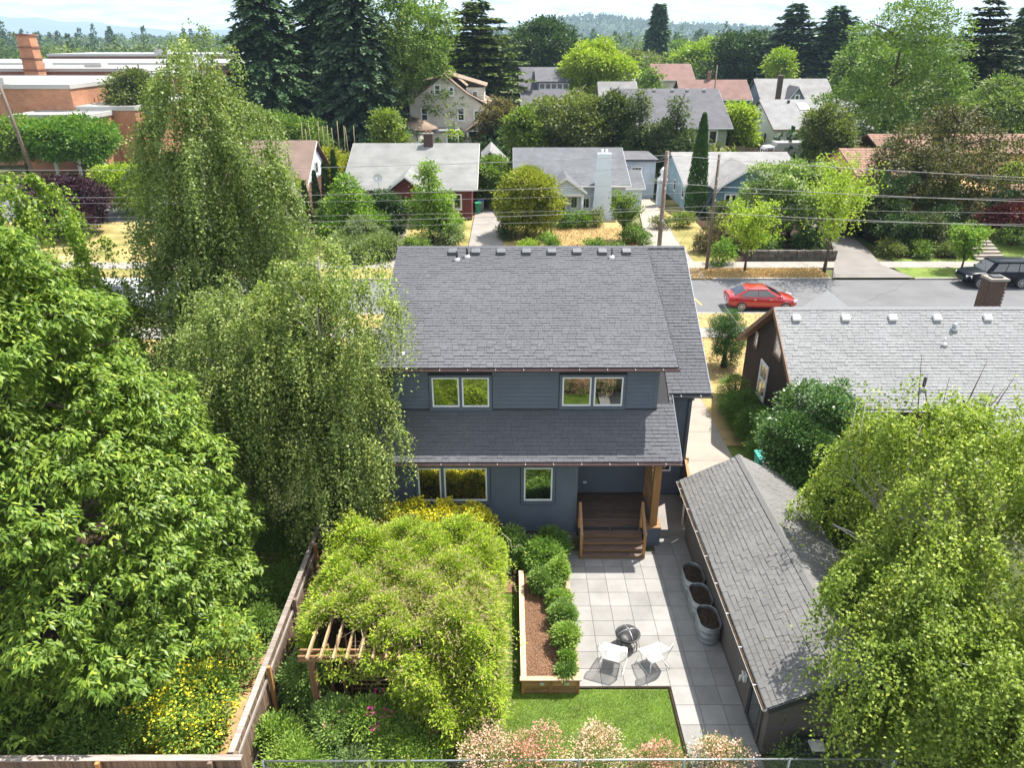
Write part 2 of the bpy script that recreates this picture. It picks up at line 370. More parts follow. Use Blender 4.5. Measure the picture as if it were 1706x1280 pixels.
def conifer(g, h, r, base=.08, whorls=26, per=7, spray=.5, droop=.28, exp=.8, layered=False, sweep=.0):
    Q = []; Rn = []
    for i in range(whorls):
        t = base+(1-base)*(i+g.random()*.6)/whorls; z = h*t
        if layered: rl = r*(.35+.65*abs(math.sin(i*1.9+.7)))*(1-t**2.2)**.7+.15
        else: rl = r*((1-t)**exp)*(.75+.4*g.random())+.12
        nb = max(3, int(per*(.5+rl/r)))
        for b in range(nb):
            a = g.random()*6.283; L_ = rl*(.65+.45*g.random()); m_ = max(3, int(L_/(spray*.32)))
            s = (np.arange(m_)+g.random(m_)*.5+.5)/m_
            dirv = np.array([math.cos(a), math.sin(a), 0]); side = np.array([-math.sin(a), math.cos(a), 0])
            dz = (-droop*s**1.5*L_ if not layered else .12*s*L_-.1*s**2*L_)
            for sd in (-1, 1, 0):
                w_ = (1-s)*.35+.18
                P = dirv*(s*L_)[:, None]+side*(sd*spray*.25*g.random(m_)*w_*2)[:, None]+np.array([0, 0, z])+np.array([0, 0, 1.])*dz[:, None]
                D = dirv*.7+side*sd*.75+np.array([0, 0, -.25 if not layered else -.05])+g.normal(size=(m_, 3))*.18
                N = np.array([0, 0, 1.])+g.normal(size=(m_, 3))*.3
                Q.append(leaves(P, D, N, spray*(.7+.6*g.random(m_)), spray*.55, .15)); Rn.append(np.clip(.6*g.random()+.4*g.random(m_), 0, .999))
    return np.concatenate(Q), np.concatenate(Rn)
def cluster(g, P, O, k, sp):
    k_ = k; P2 = np.repeat(P, k_, 0)+g.normal(size=(len(P)*k_, 3))*np.array([sp, sp, sp*.8]); return P2, nrm(np.repeat(O, k_, 0)+g.normal(size=(len(P)*k_, 3))*.35)
def strands(g, P, O, n_per, step, L, W, length, out=.25, wind=(0, 0)):
    """hanging strands of small leaves from points P"""
    Qp = []; k = len(P); ln = length*(.45+.8*g.random(k)); cl = g.random(k)
    m_ = n_per
    s = (np.arange(m_)[None, :]+g.random((k, m_))*.6)/m_           # 0..1
    ho = nrm(O*np.array([1, 1, 0])+1e-6)
    arc = np.minimum(s*3, 1)
    X = P[:, None, :]+ho[:, None, :]*(out*ln[:, None]*np.sin(np.minimum(s*2.2, 1.57)))[:, :, None]
    dz = -ln[:, None]*(s**1.35)+.12*ln[:, None]*np.sin(np.minimum(s*3, 3.14))
    X = X+np.array([0, 0, 1.])*dz[:, :, None]+np.array([wind[0], wind[1], 0])*(s**2)[:, :, None]
    X = X.reshape(-1, 3)+g.normal(size=(k*m_, 3))*.035
    D = rdir(g, k*m_)*.9+np.array([0, 0, -.5]); N = rdir(g, k*m_)*.75+np.repeat(O, m_, 0)*.4+np.array([.2, .1, .75])
    sc = .7+.6*g.random(k*m_)
    rn = np.clip(.55*np.repeat(cl, m_)+.45*g.random(k*m_), 0, .999)
    return leaves(X, D, N, L*sc, W*sc), rn
def trunk(mb, base, top, r0, r1, g, n=8, seg=6, wob=.08):
    b = Vector(base); t = Vector(top); pts = []; rs = []
    for i in range(seg+1):
        s = i/seg; p = b.lerp(t, s); a = wob*(t-b).length*.12
        if 0 < i < seg: p += Vector((g.normal()*a, g.normal()*a, 0))
        pts.append(p); rs.append(r0*(1-s)+r1*s+(r0*.35 if i == 0 else 0))
    mb.tube(pts, rs, n); return pts
def limbs(mb, pts, g, n, length, r, rise=.6):
    for i in range(n):
        k = g.integers(max(1, len(pts)//3), len(pts)); p = Vector(pts[k-1]).lerp(Vector(pts[k]) if k < len(pts) else Vector(pts[-1]), g.random())
        a = g.random()*6.283; L_ = length*(.5+.6*g.random())
        q = p+Vector((math.cos(a), math.sin(a), rise))*L_*.5; q2 = q+Vector((math.cos(a+.4), math.sin(a+.4), rise*.6))*L_*.5
        mb.tube([p, q, q2], [r, r*.6, r*.25], 6)
# ------------------------------------------------------------------ the ground and what lies on it
g0 = np.random.default_rng(5)
MB().add([(-9000, -60, -.05), (9000, -60, -.05), (9000, 9500, -.05), (-9000, 9500, -.05)], [(0, 1, 2, 3)]).build('ground', 'ground', kind='structure')
sheet('street', 'asphalt', rect(-90, 43.5, 95, 50.6), 0.0)
def kerb(x0, x1, y): MB().box(x0, y-.09, -.03, x1, y+.09, .12).build('kerb', 'curb', kind='structure')
kerb(-90, 6.6, 43.4); kerb(10.2, 95, 43.4)
for a, b in ((-90, -3.4), (-.2, 11.2), (14.6, 23.2), (29.2, 95)): kerb(a, b, 50.7)
def slab(name, m, x0, y0, x1, y1, z): return MB().box(x0, y0, -.04, x1, y1, z).build(name, m, kind='structure')
slab('planting_strip', 'dry', -20, 40.9, 7.1, 43.3, .10); slab('planting_strip', 'dry', 9.6, 40.9, 60, 43.3, .10)
slab('planting_strip', 'dry', 11.1, 50.8, 23.2, 53.3, .10); slab('planting_strip', 'greenyard', 28.9, 50.8, 36.2, 53.3, .10)
slab('planting_strip', 'mixed', -60, 50.8, -3.4, 53.3, .10); slab('planting_strip', 'mixed', -.2, 50.8, 11.1, 53.3, .10); slab('planting_strip', 'mixed', 36.3, 50.8, 95, 53.3, .10)
def pavement(x0, x1, y0, y1, z=.104, step=1.5):
    p = MB().box(x0, y0, -.04, x1, y1, z).build('sidewalk', 'concrete2', kind='structure')
    x = x0
    while x < x1-.1:
        if -25 < x < 42: piece('joint', 'joint', p, (x, (y0+y1)/2, z), (.03, y1-y0, .006))
        x += step
pavement(-60, 95, 53.35, 55.0); pavement(-60, 95, 39.3, 40.85)
slab('front_yard', 'dry', 9.25, 27, 60, 39.25, .06); slab('front_yard', 'mixed', -60, 37, 7.0, 39.25, .06)
sheet('side_yard', 'greenyard', rect(9.25, 21.3, 11.3, 27.0), .01)
for x0, x1, n in ((-60, -14, 'mixed'), (-13.9, -10.1, 'greenyard'), (-10, -3.4, 'mixed'), (-1, 3.8, 'mixed'), (3.9, 11.0, 'dry'), (14.4, 17.6, 'mixed'), (17.7, 27.3, 'soil'), (30, 95, 'greenyard')):
    sheet('front_yard', n, rect(x0, 55.05, x1, 79), .02)
sheet('driveway', 'concrete2', [(-3.35, 50.8), (-.2, 50.8), (-1.1, 79), (-3.3, 79)], .112)
sheet('driveway', 'concrete', [(11.1, 50.8), (14.3, 50.8), (14.3, 62), (14.9, 70), (15.4, 79), (13.6, 79), (12.4, 68), (11.2, 60)], .112)
sheet('driveway', 'oldasphalt', [(23.3, 50.8), (29.2, 50.8), (28.3, 54), (29.2, 58), (30.0, 64), (30.2, 72), (27.8, 72), (27.6, 62), (25.6, 56)], .112)
sheet('garden_path', 'concrete', [(-9.3, 55.0), (-8.8, 55.0), (-9.1, 67), (-9.8, 67)], .06)
# the driveway beside the blue-grey house, in slabs with joints
dv = MB().box(7.05, 21.5, -.04, 9.25, 43.3, .05).build('driveway', 'concrete', kind='structure')
for y in np.arange(23.4, 43, 2.4): piece('joint', 'joint', dv, (8.15, y, .05), (2.2, .025, .006))
# asphalt cracks, sealed and irregular
for k in range(4):
    g = np.random.default_rng(90+k); x = 12+g.random()*30; y = 44+g.random()*2; mb = MB(); pts = []
    for i in range(14): pts.append((x+i*(.5-.9*(k % 2))*.9+g.normal()*.15, min(50.4, y+i*.42+g.normal()*.12), .004))
    mb.tube(pts, .008, 4); mb.build('road_crack', 'crack', kind='structure')
MB().beam((12.55, 45.2, .004), (11.9, 50.3, .004), .11, .004).build('painted_line', mat('road_yellow', (.5, .32, .06), .8), kind='structure')
# back yard sheets
sheet('neighbour_yard', 'dirt', rect(-9.4, 4, -6.1, 20), .0)
sheet('neighbour_yard', 'soil', rect(-16, 4, -9.4, 40), .0)
sheet('garden_bed', 'soil', rect(-5.95, 5, -1.2, 20.6), .006)
sheet('garden_bed', 'soil', rect(-1.15, 18.3, 1.8, 20.7), .0)
sheet('garden_bed', 'soil', rect(-5.9, 10.2, 6.4, 11.55), .014)
slab('mulch_edge', 'mulch', -.75, 17.95, .2, 18.9, .02)
lawn = MB().box(-1.15, 11.5, -.04, 4.22, 14.16, .02).box(-1.15, 14.16, -.04, .30, 17.9, .02).build('lawn', 'lawn', kind='structure')
# grass blades of the lawn
g = np.random.default_rng(8)
n = 75000; a = g.random(n) < .68
X = np.where(a, g.uniform(-1.15, 4.22, n), g.uniform(-1.15, .28, n)); Y = np.where(a, g.uniform(11.5, 14.14, n), g.uniform(14.1, 17.9, n))
P = np.stack([X, Y, np.full(n, .02)], 1); D = g.normal(size=(n, 3))*.45+np.array([0, 0, 1.])
T = nrm(np.cross(D, g.normal(size=(n, 3)))); L_ = g.uniform(.03, .065, n)[:, None]
V = np.stack([P-T*.006, P+T*.006, P+nrm(D)*L_], 1)
patch = np.sin(X*2.3+np.sin(Y*1.7)*1.3)*.18+np.sin(Y*3.1+X)*.12
props(quads_mesh('lawn_grass', V, 'grass_blade', None, np.clip(g.random(n)*.6+.2+patch, 0, .99), 3), 'short mown grass blades covering the small back lawn', 'grass', kind='stuff')
# dry tufts on the verge across the road and along the yards
g = np.random.default_rng(9)
n = 26000; X = np.concatenate([g.uniform(11.2, 23.1, n//2), g.uniform(9.3, 30, n//4), g.uniform(4, 11, n//4)])
Y = np.concatenate([g.uniform(50.85, 53.2, n//2), g.uniform(33, 43.2, n//4), g.uniform(56, 66, n//4)]); ok = ~((Y > 39.2) & (Y < 40.95)); X = X[ok]; Y = Y[ok]; n = len(X)
P = np.stack([X, Y, np.full(n, .1)], 1); D = g.normal(size=(n, 3))*.5+np.array([0, 0, 1.]); T = nrm(np.cross(D, g.normal(size=(n, 3))))
V = np.stack([P-T*.03, P+T*.03, P+nrm(D)*.09], 1)
props(quads_mesh('dry_grass', V, mat('straw', (.50, .35, .15), .95, vary=.4), None, g.random(n), 3), 'straw coloured dry grass tufts on the verges', 'dry grass', kind='stuff')
# ------------------------------------------------------------------ patio: every paver
patio = MB().box(1.87, 14.25, -.05, 6.08, 20.0, .015).box(4.32, 11.35, -.05, 6.08, 14.25, .015).box(4.95, 20.0, -.05, 6.3, 22.9, .015).build('patio', 'joint', kind='structure')
xs = [1.87+.613*i for i in range(7)]+[6.08]
ys = [14.25+.613*i for i in range(15)]
g = np.random.default_rng(3)
def paver(x0, x1, y0, y1):
    o = piece('paver', 'paver', patio, ((x0+x1)/2, (y0+y1)/2, .022+g.random()*.004), (x1-x0-.012, y1-y0-.012, .03))
    o.rotation_euler = (g.normal()*.0015, g.normal()*.0015, 0)
for i in range(len(xs)-1):
    for j, y0 in enumerate(ys[:-1]):
        y1 = min(y0+.613, 22.9)
        if y0 > 19.7 and xs[i] < 4.9: continue
        if y0 > 22.6: continue
        x0, x1 = xs[i], xs[i+1]
        paver(x0, x1, y0, y1)
for i in range(4, 7):
    for j in range(5):
        y1 = 14.25-.613*j; y0 = max(y1-.613, 11.4)
        if y1-y0 > .1: paver(xs[i], xs[i+1], y0, y1)
piece('edging', 'soil', patio, (3.1, 14.22, .015), (2.46, .025, .04)); piece('edging', 'soil', patio, (4.285, 12.85, .015), (.03, 2.7, .04))

# ------------------------------------------------------------------ roof shingles and siding
def shingles(parent, o, u, v, U, Vv, m, keep=None, expo=.145, wid=.26, nparts=300, seed=1, thick=.012, near=(0, 0, 15.8)):
    """lapped shingles on the plane o + a*u + b*v; nearest ones are single objects, the rest one joined field"""
    g = np.random.default_rng(seed); o = Vector(o); u = Vector(u).normalized(); v = Vector(v).normalized(); n_ = u.cross(v)
    A = []; rows = int(Vv/expo)
    for r_ in range(rows):
        x = -g.random()*wid
        while x < U:
            wv = wid*(.55+.75*g.random()); x0 = max(0, x); x1 = min(U, x+wv)
            if x1-x0 > .03 and (keep is None or keep((x0+x1)/2, (r_+.5)*expo)): A.append((x0, x1, r_*expo, 1 if g.random() < .35 else 0))
            x += wv
    A = np.array(A); cx_ = (A[:, 0]+A[:, 1])/2
    Cw = np.array(o)+np.outer(cx_, u)+np.outer(A[:, 2]+expo/2, v)
    order = np.argsort(((Cw-np.array(near))**2).sum(1)); tilt = math.atan2(thick, expo)
    rot = Matrix((u, v, n_)).transposed() @ Matrix.Rotation(-tilt, 3, 'X')
    eu = rot.to_euler()
    for k in order[:nparts]:
        x0, x1, b, hi = A[k]; t = .006+.009*hi
        c = o+u*((x0+x1)/2)+v*(b+expo/2)+n_*(.012+t/2)
        piece('shingle', m, parent, c, (x1-x0-.008, expo*1.12, t), eu)
    rest = order[nparts:]
    if len(rest) == 0: return
    B = A[rest]; th = .006+.009*B[:, 3]; un, vn, nn = np.array(u), np.array(v), np.array(n_); oo = np.array(o)
    def pt(xx, bb, hh): return oo+np.outer(xx, un)+np.outer(bb, vn)+np.outer(hh, nn)
    x0 = B[:, 0]+.004; x1 = B[:, 1]-.004; b0 = B[:, 2]; b1 = b0+expo*1.05; z = np.zeros(len(B))
    a_, b_, c_, d_ = pt(x0, b0, th+.012), pt(x1, b0, th+.012), pt(x1, b1, z+.006), pt(x0, b1, z+.006)
    e_, f_ = pt(x0, b0, z), pt(x1, b0, z); h1, h2 = pt(x1, b1, z-.002), pt(x0, b1, z-.002)
    V = np.concatenate([np.stack([a_, b_, c_, d_], 1), np.stack([e_, f_, b_, a_], 1), np.stack([f_, h1, c_, b_], 1), np.stack([h2, e_, a_, d_], 1)])
    rn = g.random(len(B)); fo = quads_mesh('shingle_field', V, m, parent, np.tile(rn, 4)); props(fo, kind='stuff')
_lap = {}
def lapboard(m):
    if m not in _lap:
        me = bpy.data.meshes.new('lap_board'); vs = []
        for x in (-.5, .5): vs += [(x, 0, -.5), (x, -1, -.5), (x, -.35, .5), (x, 0, .5)]
        me.from_pydata(vs, [], [(0, 3, 2, 1), (4, 5, 6, 7), (0, 1, 5, 4), (1, 2, 6, 5), (2, 3, 7, 6)]); me.materials.append(M[m]); _lap[m] = me
    return _lap[m]
def siding(parent, x0, x1, z0, z1, Y, holes=(), m='siding', expo=.15, face='-Y'):
    z = z0
    while z < z1-.01:
        h = min(expo, z1-z); segs = [(x0, x1)]
        for (a, b, c, d) in holes:
            if c < z+h and d > z:
                ns = []
                for s in segs:
                    if b <= s[0] or a >= s[1]: ns.append(s)
                    else:
                        if a > s[0]: ns.append((s[0], a))
                        if b < s[1]: ns.append((b, s[1]))
                segs = ns
        for s in segs:
            if s[1]-s[0] < .02: continue
            o = link('siding_board', lapboard(m), parent); c_ = (s[0]+s[1])/2
            if face == '-Y': o.location = Vector((c_, Y, z+h/2))-org(parent)
            elif face == '+X': o.location = Vector((Y, c_, z+h/2))-org(parent); o.rotation_euler = (0, 0, R(90))
            else: o.location = Vector((Y, c_, z+h/2))-org(parent); o.rotation_euler = (0, 0, R(-90))
            o.scale = (s[1]-s[0], .034, h*.90)  # boards cut short so dark gaps draw the shadow under each lap
        z += expo
def window(root, c, w_, h_, r=(1, 0, 0), cols=(1,), trim='white', sash='white', tw=.09, sw=.05, glass='glass', rows=1, name='window', bars=0):
    """c: centre on the wall face; r: right direction seen from outside; the outward normal is r x z"""
    c = Vector(c); r = Vector(r).normalized(); up = Vector((0, 0, 1)); n = r.cross(up)
    def bx(mb, a0, b0, a1, b1, d0, d1):
        vs = [c+r*a+up*b+n*d for d in (d0, d1) for a, b in ((a0, b0), (a1, b0), (a1, b1), (a0, b1))]
        mb.add(vs, [(3, 2, 1, 0), (4, 5, 6, 7), (0, 1, 5, 4), (1, 2, 6, 5), (2, 3, 7, 6), (3, 0, 4, 7)])
    W, H = w_/2, h_/2; mb = MB()
    bx(mb, -W, -H, W, -H+tw, .003, .045); bx(mb, -W, H-tw, W, H, .003, .045)
    bx(mb, -W, -H+tw, -W+tw, H-tw, .003, .045); bx(mb, W-tw, -H+tw, W, H-tw, .003, .045); bx(mb, -W-.02, -H-.03, W+.02, -H, .003, .06)
    tot = sum(cols); x = -W+tw; span = w_-2*tw-(len(cols)-1)*tw
    cells = []
    for i, cc in enumerate(cols):
        x1 = x+span*cc/tot; cells.append((x, x1))
        if i < len(cols)-1: bx(mb, x1, -H+tw, x1+tw, H-tw, .003, .045)
        x = x1+tw
    wo = mb.build(name, trim, root)
    for a, b in cells:
        zs = [(-H+tw+(h_-2*tw)*k/rows, -H+tw+(h_-2*tw)*(k+1)/rows) for k in range(rows)]
        for z0, z1 in zs:
            s = MB(); bx(s, a, z0, b, z0+sw, .001, .030); bx(s, a, z1-sw, b, z1, .001, .030); bx(s, a, z0+sw, a+sw, z1-sw, .001, .030); bx(s, b-sw, z0+sw, b, z1-sw, .001, .030)
            for q in range(bars): xx = a+(b-a)*(q+1)/(bars+1); bx(s, xx-.012, z0+sw, xx+.012, z1-sw, .001, .026)
            s.build('sash', sash, wo)
            p = MB(); bx(p, a+sw, z0+sw, b-sw, z1-sw, .001, .010); p.build('pane', glass, wo)
    return wo
def gutter(root, p, q, m, r=.07, brackets='alu', step=.9):
    p = Vector(p); q = Vector(q); d = (q-p); n = Vector((0, 0, 1)); out = d.normalized().cross(n)
    rows = []
    for e in (p, q):
        row = []
        for k in range(9):
            t = math.pi*(k/8); row.append(e+out*(-math.cos(t)*r)+n*(-math.sin(t)*r*1.1))
        for k in range(8, -1, -1):
            t = math.pi*(k/8); row.append(e+out*(-math.cos(t)*(r-.008))+n*(-math.sin(t)*(r*1.1-.008)+.001))
        rows.append(row)
    mb = MB(); mb.grid(rows, True, True)
    for e in (p, q): mb.add([e+out*(-math.cos(math.pi*k/8)*r)+n*(-math.sin(math.pi*k/8)*r*1.1) for k in range(9)], [tuple(range(9))])
    go = mb.build('gutter', m, root)
    k = int(d.length/step)
    for i in range(k+1):
        c = p+d*((i+.4)/(k+1)); piece('bracket', brackets, go, c+n*.004, (.02, r*2, .012) if abs(d.x) > abs(d.y) else (r*2, .02, .012))
    return go
def roofslab(root, poly_yz, x0, x1, m='underlay', name='roof'):
    return MB().prism([(x0, y, z) for y, z in poly_yz], (x1-x0, 0, 0)).build(name, m, root)
def vent_box(roof, c, slope, m, s=.3):
    c = Vector(c); a = math.atan(slope)
    f = MB(); 
    u = Vector((1, 0, 0)); v = Vector((0, math.cos(a), math.sin(a))); n = u.cross(v)
    f.add([c+u*x+v*y+n*z for z, k in ((.02, 1), (.13, .9)) for x, y in ((-s*.6*k, -s*.55*k), (s*.6*k, -s*.55*k), (s*.6*k, s*.55*k), (-s*.6*k, s*.55*k))],
        [(3, 2, 1, 0), (4, 5, 6, 7), (0, 1, 5, 4), (1, 2, 6, 5), (2, 3, 7, 6), (3, 0, 4, 7)])
    return f.build('roof_vent', m, roof, bevel=.012)
def pipe(roof, c, h=.35, r=.045, m='black', base='alu'):
    c = Vector(c); p = MB().tube([c-Vector((0, 0, .05)), c+Vector((0, 0, h))], r, 12).build('vent_pipe', m, roof)
    MB().tube([c-Vector((0, 0, .06)), c+Vector((0, 0, .05)), c+Vector((0, 0, .09))], [.17, .11, r+.012], 12).build('flashing', base, p)

# ------------------------------------------------------------------ the blue-grey house
H = thing('house', 'blue-grey two-storey house with dark shingle roof, long rear dormer and covered wooden porch', 'house', (0, 20.7, 0))
sl_ = .60; ey, ez = 20.15, 3.49; ry = 28.24; rz = ez+sl_*(ry-ey); dy, dz = 21.34, 6.25; ds = (rz-dz)/(ry-dy)
def zp(y): return ez+sl_*(y-ey)
def zd(y): return dz+ds*(y-dy)
wb = MB()
wb.box(-4.0, 20.7, .35, 2.28, 20.8, 3.4)                                        # rear wall
wb.box(2.28, 22.4, .35, 5.0, 22.5, 3.9); wb.box(5.0, 22.9, .35, 6.4, 23.0, 4.6)  # porch back wall, right wall
wb.box(2.18, 20.8, .35, 2.28, 22.4, 3.5); wb.box(4.95, 22.5, .35, 5.05, 22.9, 4.4)
wall = wb.build('wall', 'underlay', H)  # dark backing, seen between the boards as painted lap shadow
for x, ys_ in ((-4.0, 20.82), (6.3, 23.02)):
    MB().prism([(x, ys_, .35), (x, 35.6, .35), (x, 35.6, 3.6), (x, ry, rz-.25), (x, ys_, zp(ys_)-.2)], (.1, 0, 0)).build('gable_wall', 'siding', H)
box('foundation', 'concrete2', H, -3.96, 20.74, -.05, 6.36, 35.5, .35)
box('crawl_vent', 'black', H, .35, 20.72, .12, .65, 20.745, .26)
siding(wall, -3.9, 2.18, .40, 3.35, 20.7, [(-3.16, -.62, 1.50, 3.10), (.37, 1.56, 1.49, 3.10)])
siding(wall, 2.3, 4.95, .8, 3.8, 22.4); siding(wall, 5.06, 6.32, .4, 4.5, 22.9, [(5.45, 5.98, 1.32, 1.9)])
siding(wall, 20.85, 22.38, .8, 3.4, 2.28, face='+X')
piece('corner_board', 'trim', wall, (-3.95, 20.69, 1.85), (.11, .05, 3.0)); piece('corner_board', 'trim', wall, (2.23, 20.69, 1.85), (.11, .05, 3.0))
piece('corner_board', 'trim', wall, (6.36, 22.89, 2.4), (.11, .05, 4.1)); piece('water_table', 'trim', wall, (-.86, 20.685, .36), (6.3, .05, .08))
# dormer
dw = MB(); dw.box(-3.98, 21.84, zp(21.84)-.1, 4.94, 21.94, 6.28)
dw.prism([(4.84, 21.94, zp(21.94)-.1), (4.84, ry-.5, zp(ry-.5)-.3), (4.84, ry-.5, zd(ry-.5)-.16), (4.84, 21.94, zd(21.94)-.16)], (.1, 0, 0))
dorm = dw.build('dormer_wall', 'underlay', H)  # same dark backing, painting the shade between the dormer boards
siding(dorm, -3.9, 4.86, zp(21.84)+.02, 6.22, 21.84, [(-2.66, -.55, 4.52, 5.80), (1.65, 3.88, 4.52, 5.80)])
piece('corner_board', 'trim', dorm, (4.89, 21.83, 5.4), (.12, .05, 1.75)); piece('flashing', 'gutterdark', dorm, (.5, 21.80, zp(21.8)+.025), (8.9, .05, .06))
# siding on the small window seats is behind the trim; windows
window(H, (-1.605, 21.81, 5.15), 2.07, 1.26, cols=(1, 1), trim='trim'); window(H, (2.765, 21.81, 5.17), 2.19, 1.24, cols=(1, 1), trim='trim')
window(H, (-1.89, 20.67, 2.28), 2.50, 1.50, cols=(1, 1.85), trim='trim', tw=.1); window(H, (.965, 20.67, 2.28), 1.15, 1.50, cols=(1,), trim='trim', tw=.1)
window(H, (5.71, 22.87, 1.6), .50, .5, trim='trim', tw=.06, sw=.04)
# roofs
T_ = .16
def sb(y, z, d=T_): return (y, z-d)
main = roofslab(H, [(ey, zp(ey)-.02), (ey, zp(ey)-T_), (ry, rz-T_), (ry, rz-.02)], -4.34, 5.54)
MB().prism([(5.54, y, z) for y, z in [(22.36, zp(22.36)-.02), (22.36, zp(22.36)-T_), (ry, rz-T_), (ry, rz-.02)]], (1.34, 0, 0)).build('roof', 'underlay', H)
front = roofslab(H, [(ry, rz-.02), (ry, rz-T_), (36.0, 3.6-T_), (36.0, 3.6-.02)], -4.34, 6.88)
dr = roofslab(H, [(dy, zd(dy)), (dy, zd(dy)-.14), (ry-.02, rz-.14), (ry-.02, rz+.015)], -4.34, 5.41)
ca = math.atan(sl_); da = math.atan(ds)
Lm = (ry-ey)/math.cos(ca)
shingles(main, (-4.34, ey-.03, zp(ey)-.018), (1, 0, 0), (0, math.cos(ca), math.sin(ca)), 9.88, 2.2, 'shingle', nparts=300, seed=2)
shingles(main, (5.41, ey-.03, zp(ey)-.018), (1, 0, 0), (0, math.cos(ca), math.sin(ca)), 1.47, Lm, 'shingle', keep=lambda a, b: b > (2.2 if a < .13 else 2.58), nparts=0, seed=3)
Ld = (ry-dy)/math.cos(da)
shingles(dr, (-4.34, dy-.03, zd(dy)+.0), (1, 0, 0), (0, math.cos(da), math.sin(da)), 9.75, Ld, 'shingle', nparts=300, seed=4)
rc = MB()
for i in range(37): rc.add([(-4.34+.303*i, ry-.13, rz-.02), (-4.34+.303*i+.31, ry-.13, rz-.005), (-4.34+.303*i+.31, ry, rz+.05), (-4.34+.303*i, ry, rz+.035), (-4.34+.303*i+.31, ry+.15, rz-.03), (-4.34+.303*i, ry+.15, rz-.045)], [(0, 1, 2, 3), (3, 2, 4, 5)])
rc.build('ridge_cap', 'shingle', dr, kind='stuff')
for x in (-4.36, 6.885):
    y0 = ey if x < 0 else 22.36
    MB().prism([(x, y0, zp(y0)+.01), (x, y0, zp(y0)-.2), (x, ry, rz-.2), (x, ry, rz+.01)], (.03, 0, 0)).build('bargeboard', 'trim', H)
MB().prism([(5.412, dy, zd(dy)+.01), (5.412, dy, zd(dy)-.16), (5.412, ry-.6, zd(ry-.6)-.13), (5.412, ry-.6, zd(ry-.6)+.01)], (.025, 0, 0)).build('bargeboard', 'underlay', H)
MB().prism([(5.543, ey, zp(ey)+.01), (5.543, ey, zp(ey)-.18), (5.543, 22.3, zp(22.3)-.18), (5.543, 22.3, zp(22.3)+.01)], (.025, 0, 0)).build('bargeboard', 'trim', H)
box('soffit', 'trim', H, -4.3, ey+.02, ez-.2, 5.5, 20.69, ez-.17); box('soffit', 'trim', H, -4.3, dy+.02, dz-.17, 5.38, 21.83, dz-.15)
gutter(H, (-4.34, ey-.09, ez-.06), (5.56, ey-.09, ez-.06), 'copper'); gutter(H, (-4.34, dy-.09, dz-.04), (5.45, dy-.09, dz-.04), 'copper')
gutter(H, (5.58, 22.27, zp(22.36)-.06), (6.92, 22.27, zp(22.36)-.06), 'gutterdark')
MB().tube([(6.3, 22.33, 4.6), (6.3, 22.8, 4.3), (6.3, 22.84, .3)], .04, 8).build('downpipe', 'trim', H)
MB().tube([(-4.1, 20.1, 3.38), (-4.1, 20.6, 3.1), (-4.1, 20.64, .2)], .04, 8).build('downpipe', 'trim', H)
M['ventgrey'] = mat('vent_grey', (.09, .095, .105), .5, noise=.1)
for px in (-2.17, -1.28, -.30, .68, 1.66, 2.63, 3.62, 4.55): vent_box(dr, (px, 27.80, zd(27.80)+.01), ds, 'ventgrey', .30)
pipe(dr, (-1.98, 27.35, zd(27.35)), .34); pipe(dr, (-1.60, 27.55, zd(27.55)), .36); pipe(dr, (3.95, 27.5, zd(27.5)), .35, .03); pipe(dr, (-3.50, 22.0, zd(22.0)), .32, .04, 'copper')
# porch: deck boards, steps, rails, post, slatted screen
deck = box('porch_deck', 'underlay', H, 2.3, 20.42, .35, 4.93, 22.38, .71)
for i in range(14): piece('deck_board', 'deck', deck, (3.615, 20.42+.07+i*.14, .735), (2.66, .132, .03))
stair = MB()
for x in (2.40, 3.4, 4.40): stair.prism([(x, 20.4, .70), (x, 20.4, .0), (x, 19.7, .0), (x, 19.7, .12), (x, 19.95, .28), (x, 20.2, .48)], (.04, 0, 0))
st = stair.build('stairs', 'deck', H)
for k in range(4):
    zt = .75-.15*(k+1); y = 20.30-.20*k-.0
    for d_ in (0, .125): piece('tread_board', 'deck', st, (3.42, y-.06-d_*.0+(.062 if d_ else -.062), zt), (2.12, .118, .03))
    piece('riser_board', 'cedarX', st, (3.42, y-.11, zt-.075), (2.08, .02, .12))
for x in (2.38, 4.47):
    rl = MB(); 
    rail = rl.beam((x, 19.55, 1.00), (x, 20.45, 1.70), .09, .04).build('handrail', 'cedarY', H)
    piece('rail_post', 'cedarZ', rail, (x, 19.60, .5), (.09, .09, 1.02)); piece('rail_post', 'cedarZ', rail, (x, 20.42, 1.2), (.09, .09, 1.0))
    MB().beam((x, 19.64, .75), (x, 20.40, 1.33), .03, .06).build('lower_rail', 'cedarY', rail)
box('porch_pier', 'siding', H, 4.62, 20.24, -.02, 5.12, 20.70, .76)
piece('pier_cap', 'cedarX', H, (4.87, 20.47, .785), (.52, .50, .05))
box('porch_post', 'cedarZ', H, 4.76, 20.36, .81, 5.0, 20.60, 3.36, bevel=.008); box('porch_beam', 'cedarX', H, 2.3, 20.40, 3.36, 5.2, 20.56, 3.52)
scr = box('screen_frame', 'cedarZ', H, 4.86, 22.26, .75, 4.95, 22.36, 3.4)
for i in range(16): piece('screen_slat', 'cedarY', scr, (4.92, 21.45, .95+i*.155), (.025, 1.72, .10))
piece('wall_lamp', 'dwhite', H, (2.73, 22.36, 1.25), (.13, .05, .08))
piece('meter_box', 'gutteralu', H, (-4.1, 21.35, .95), (.16, .34, .5))
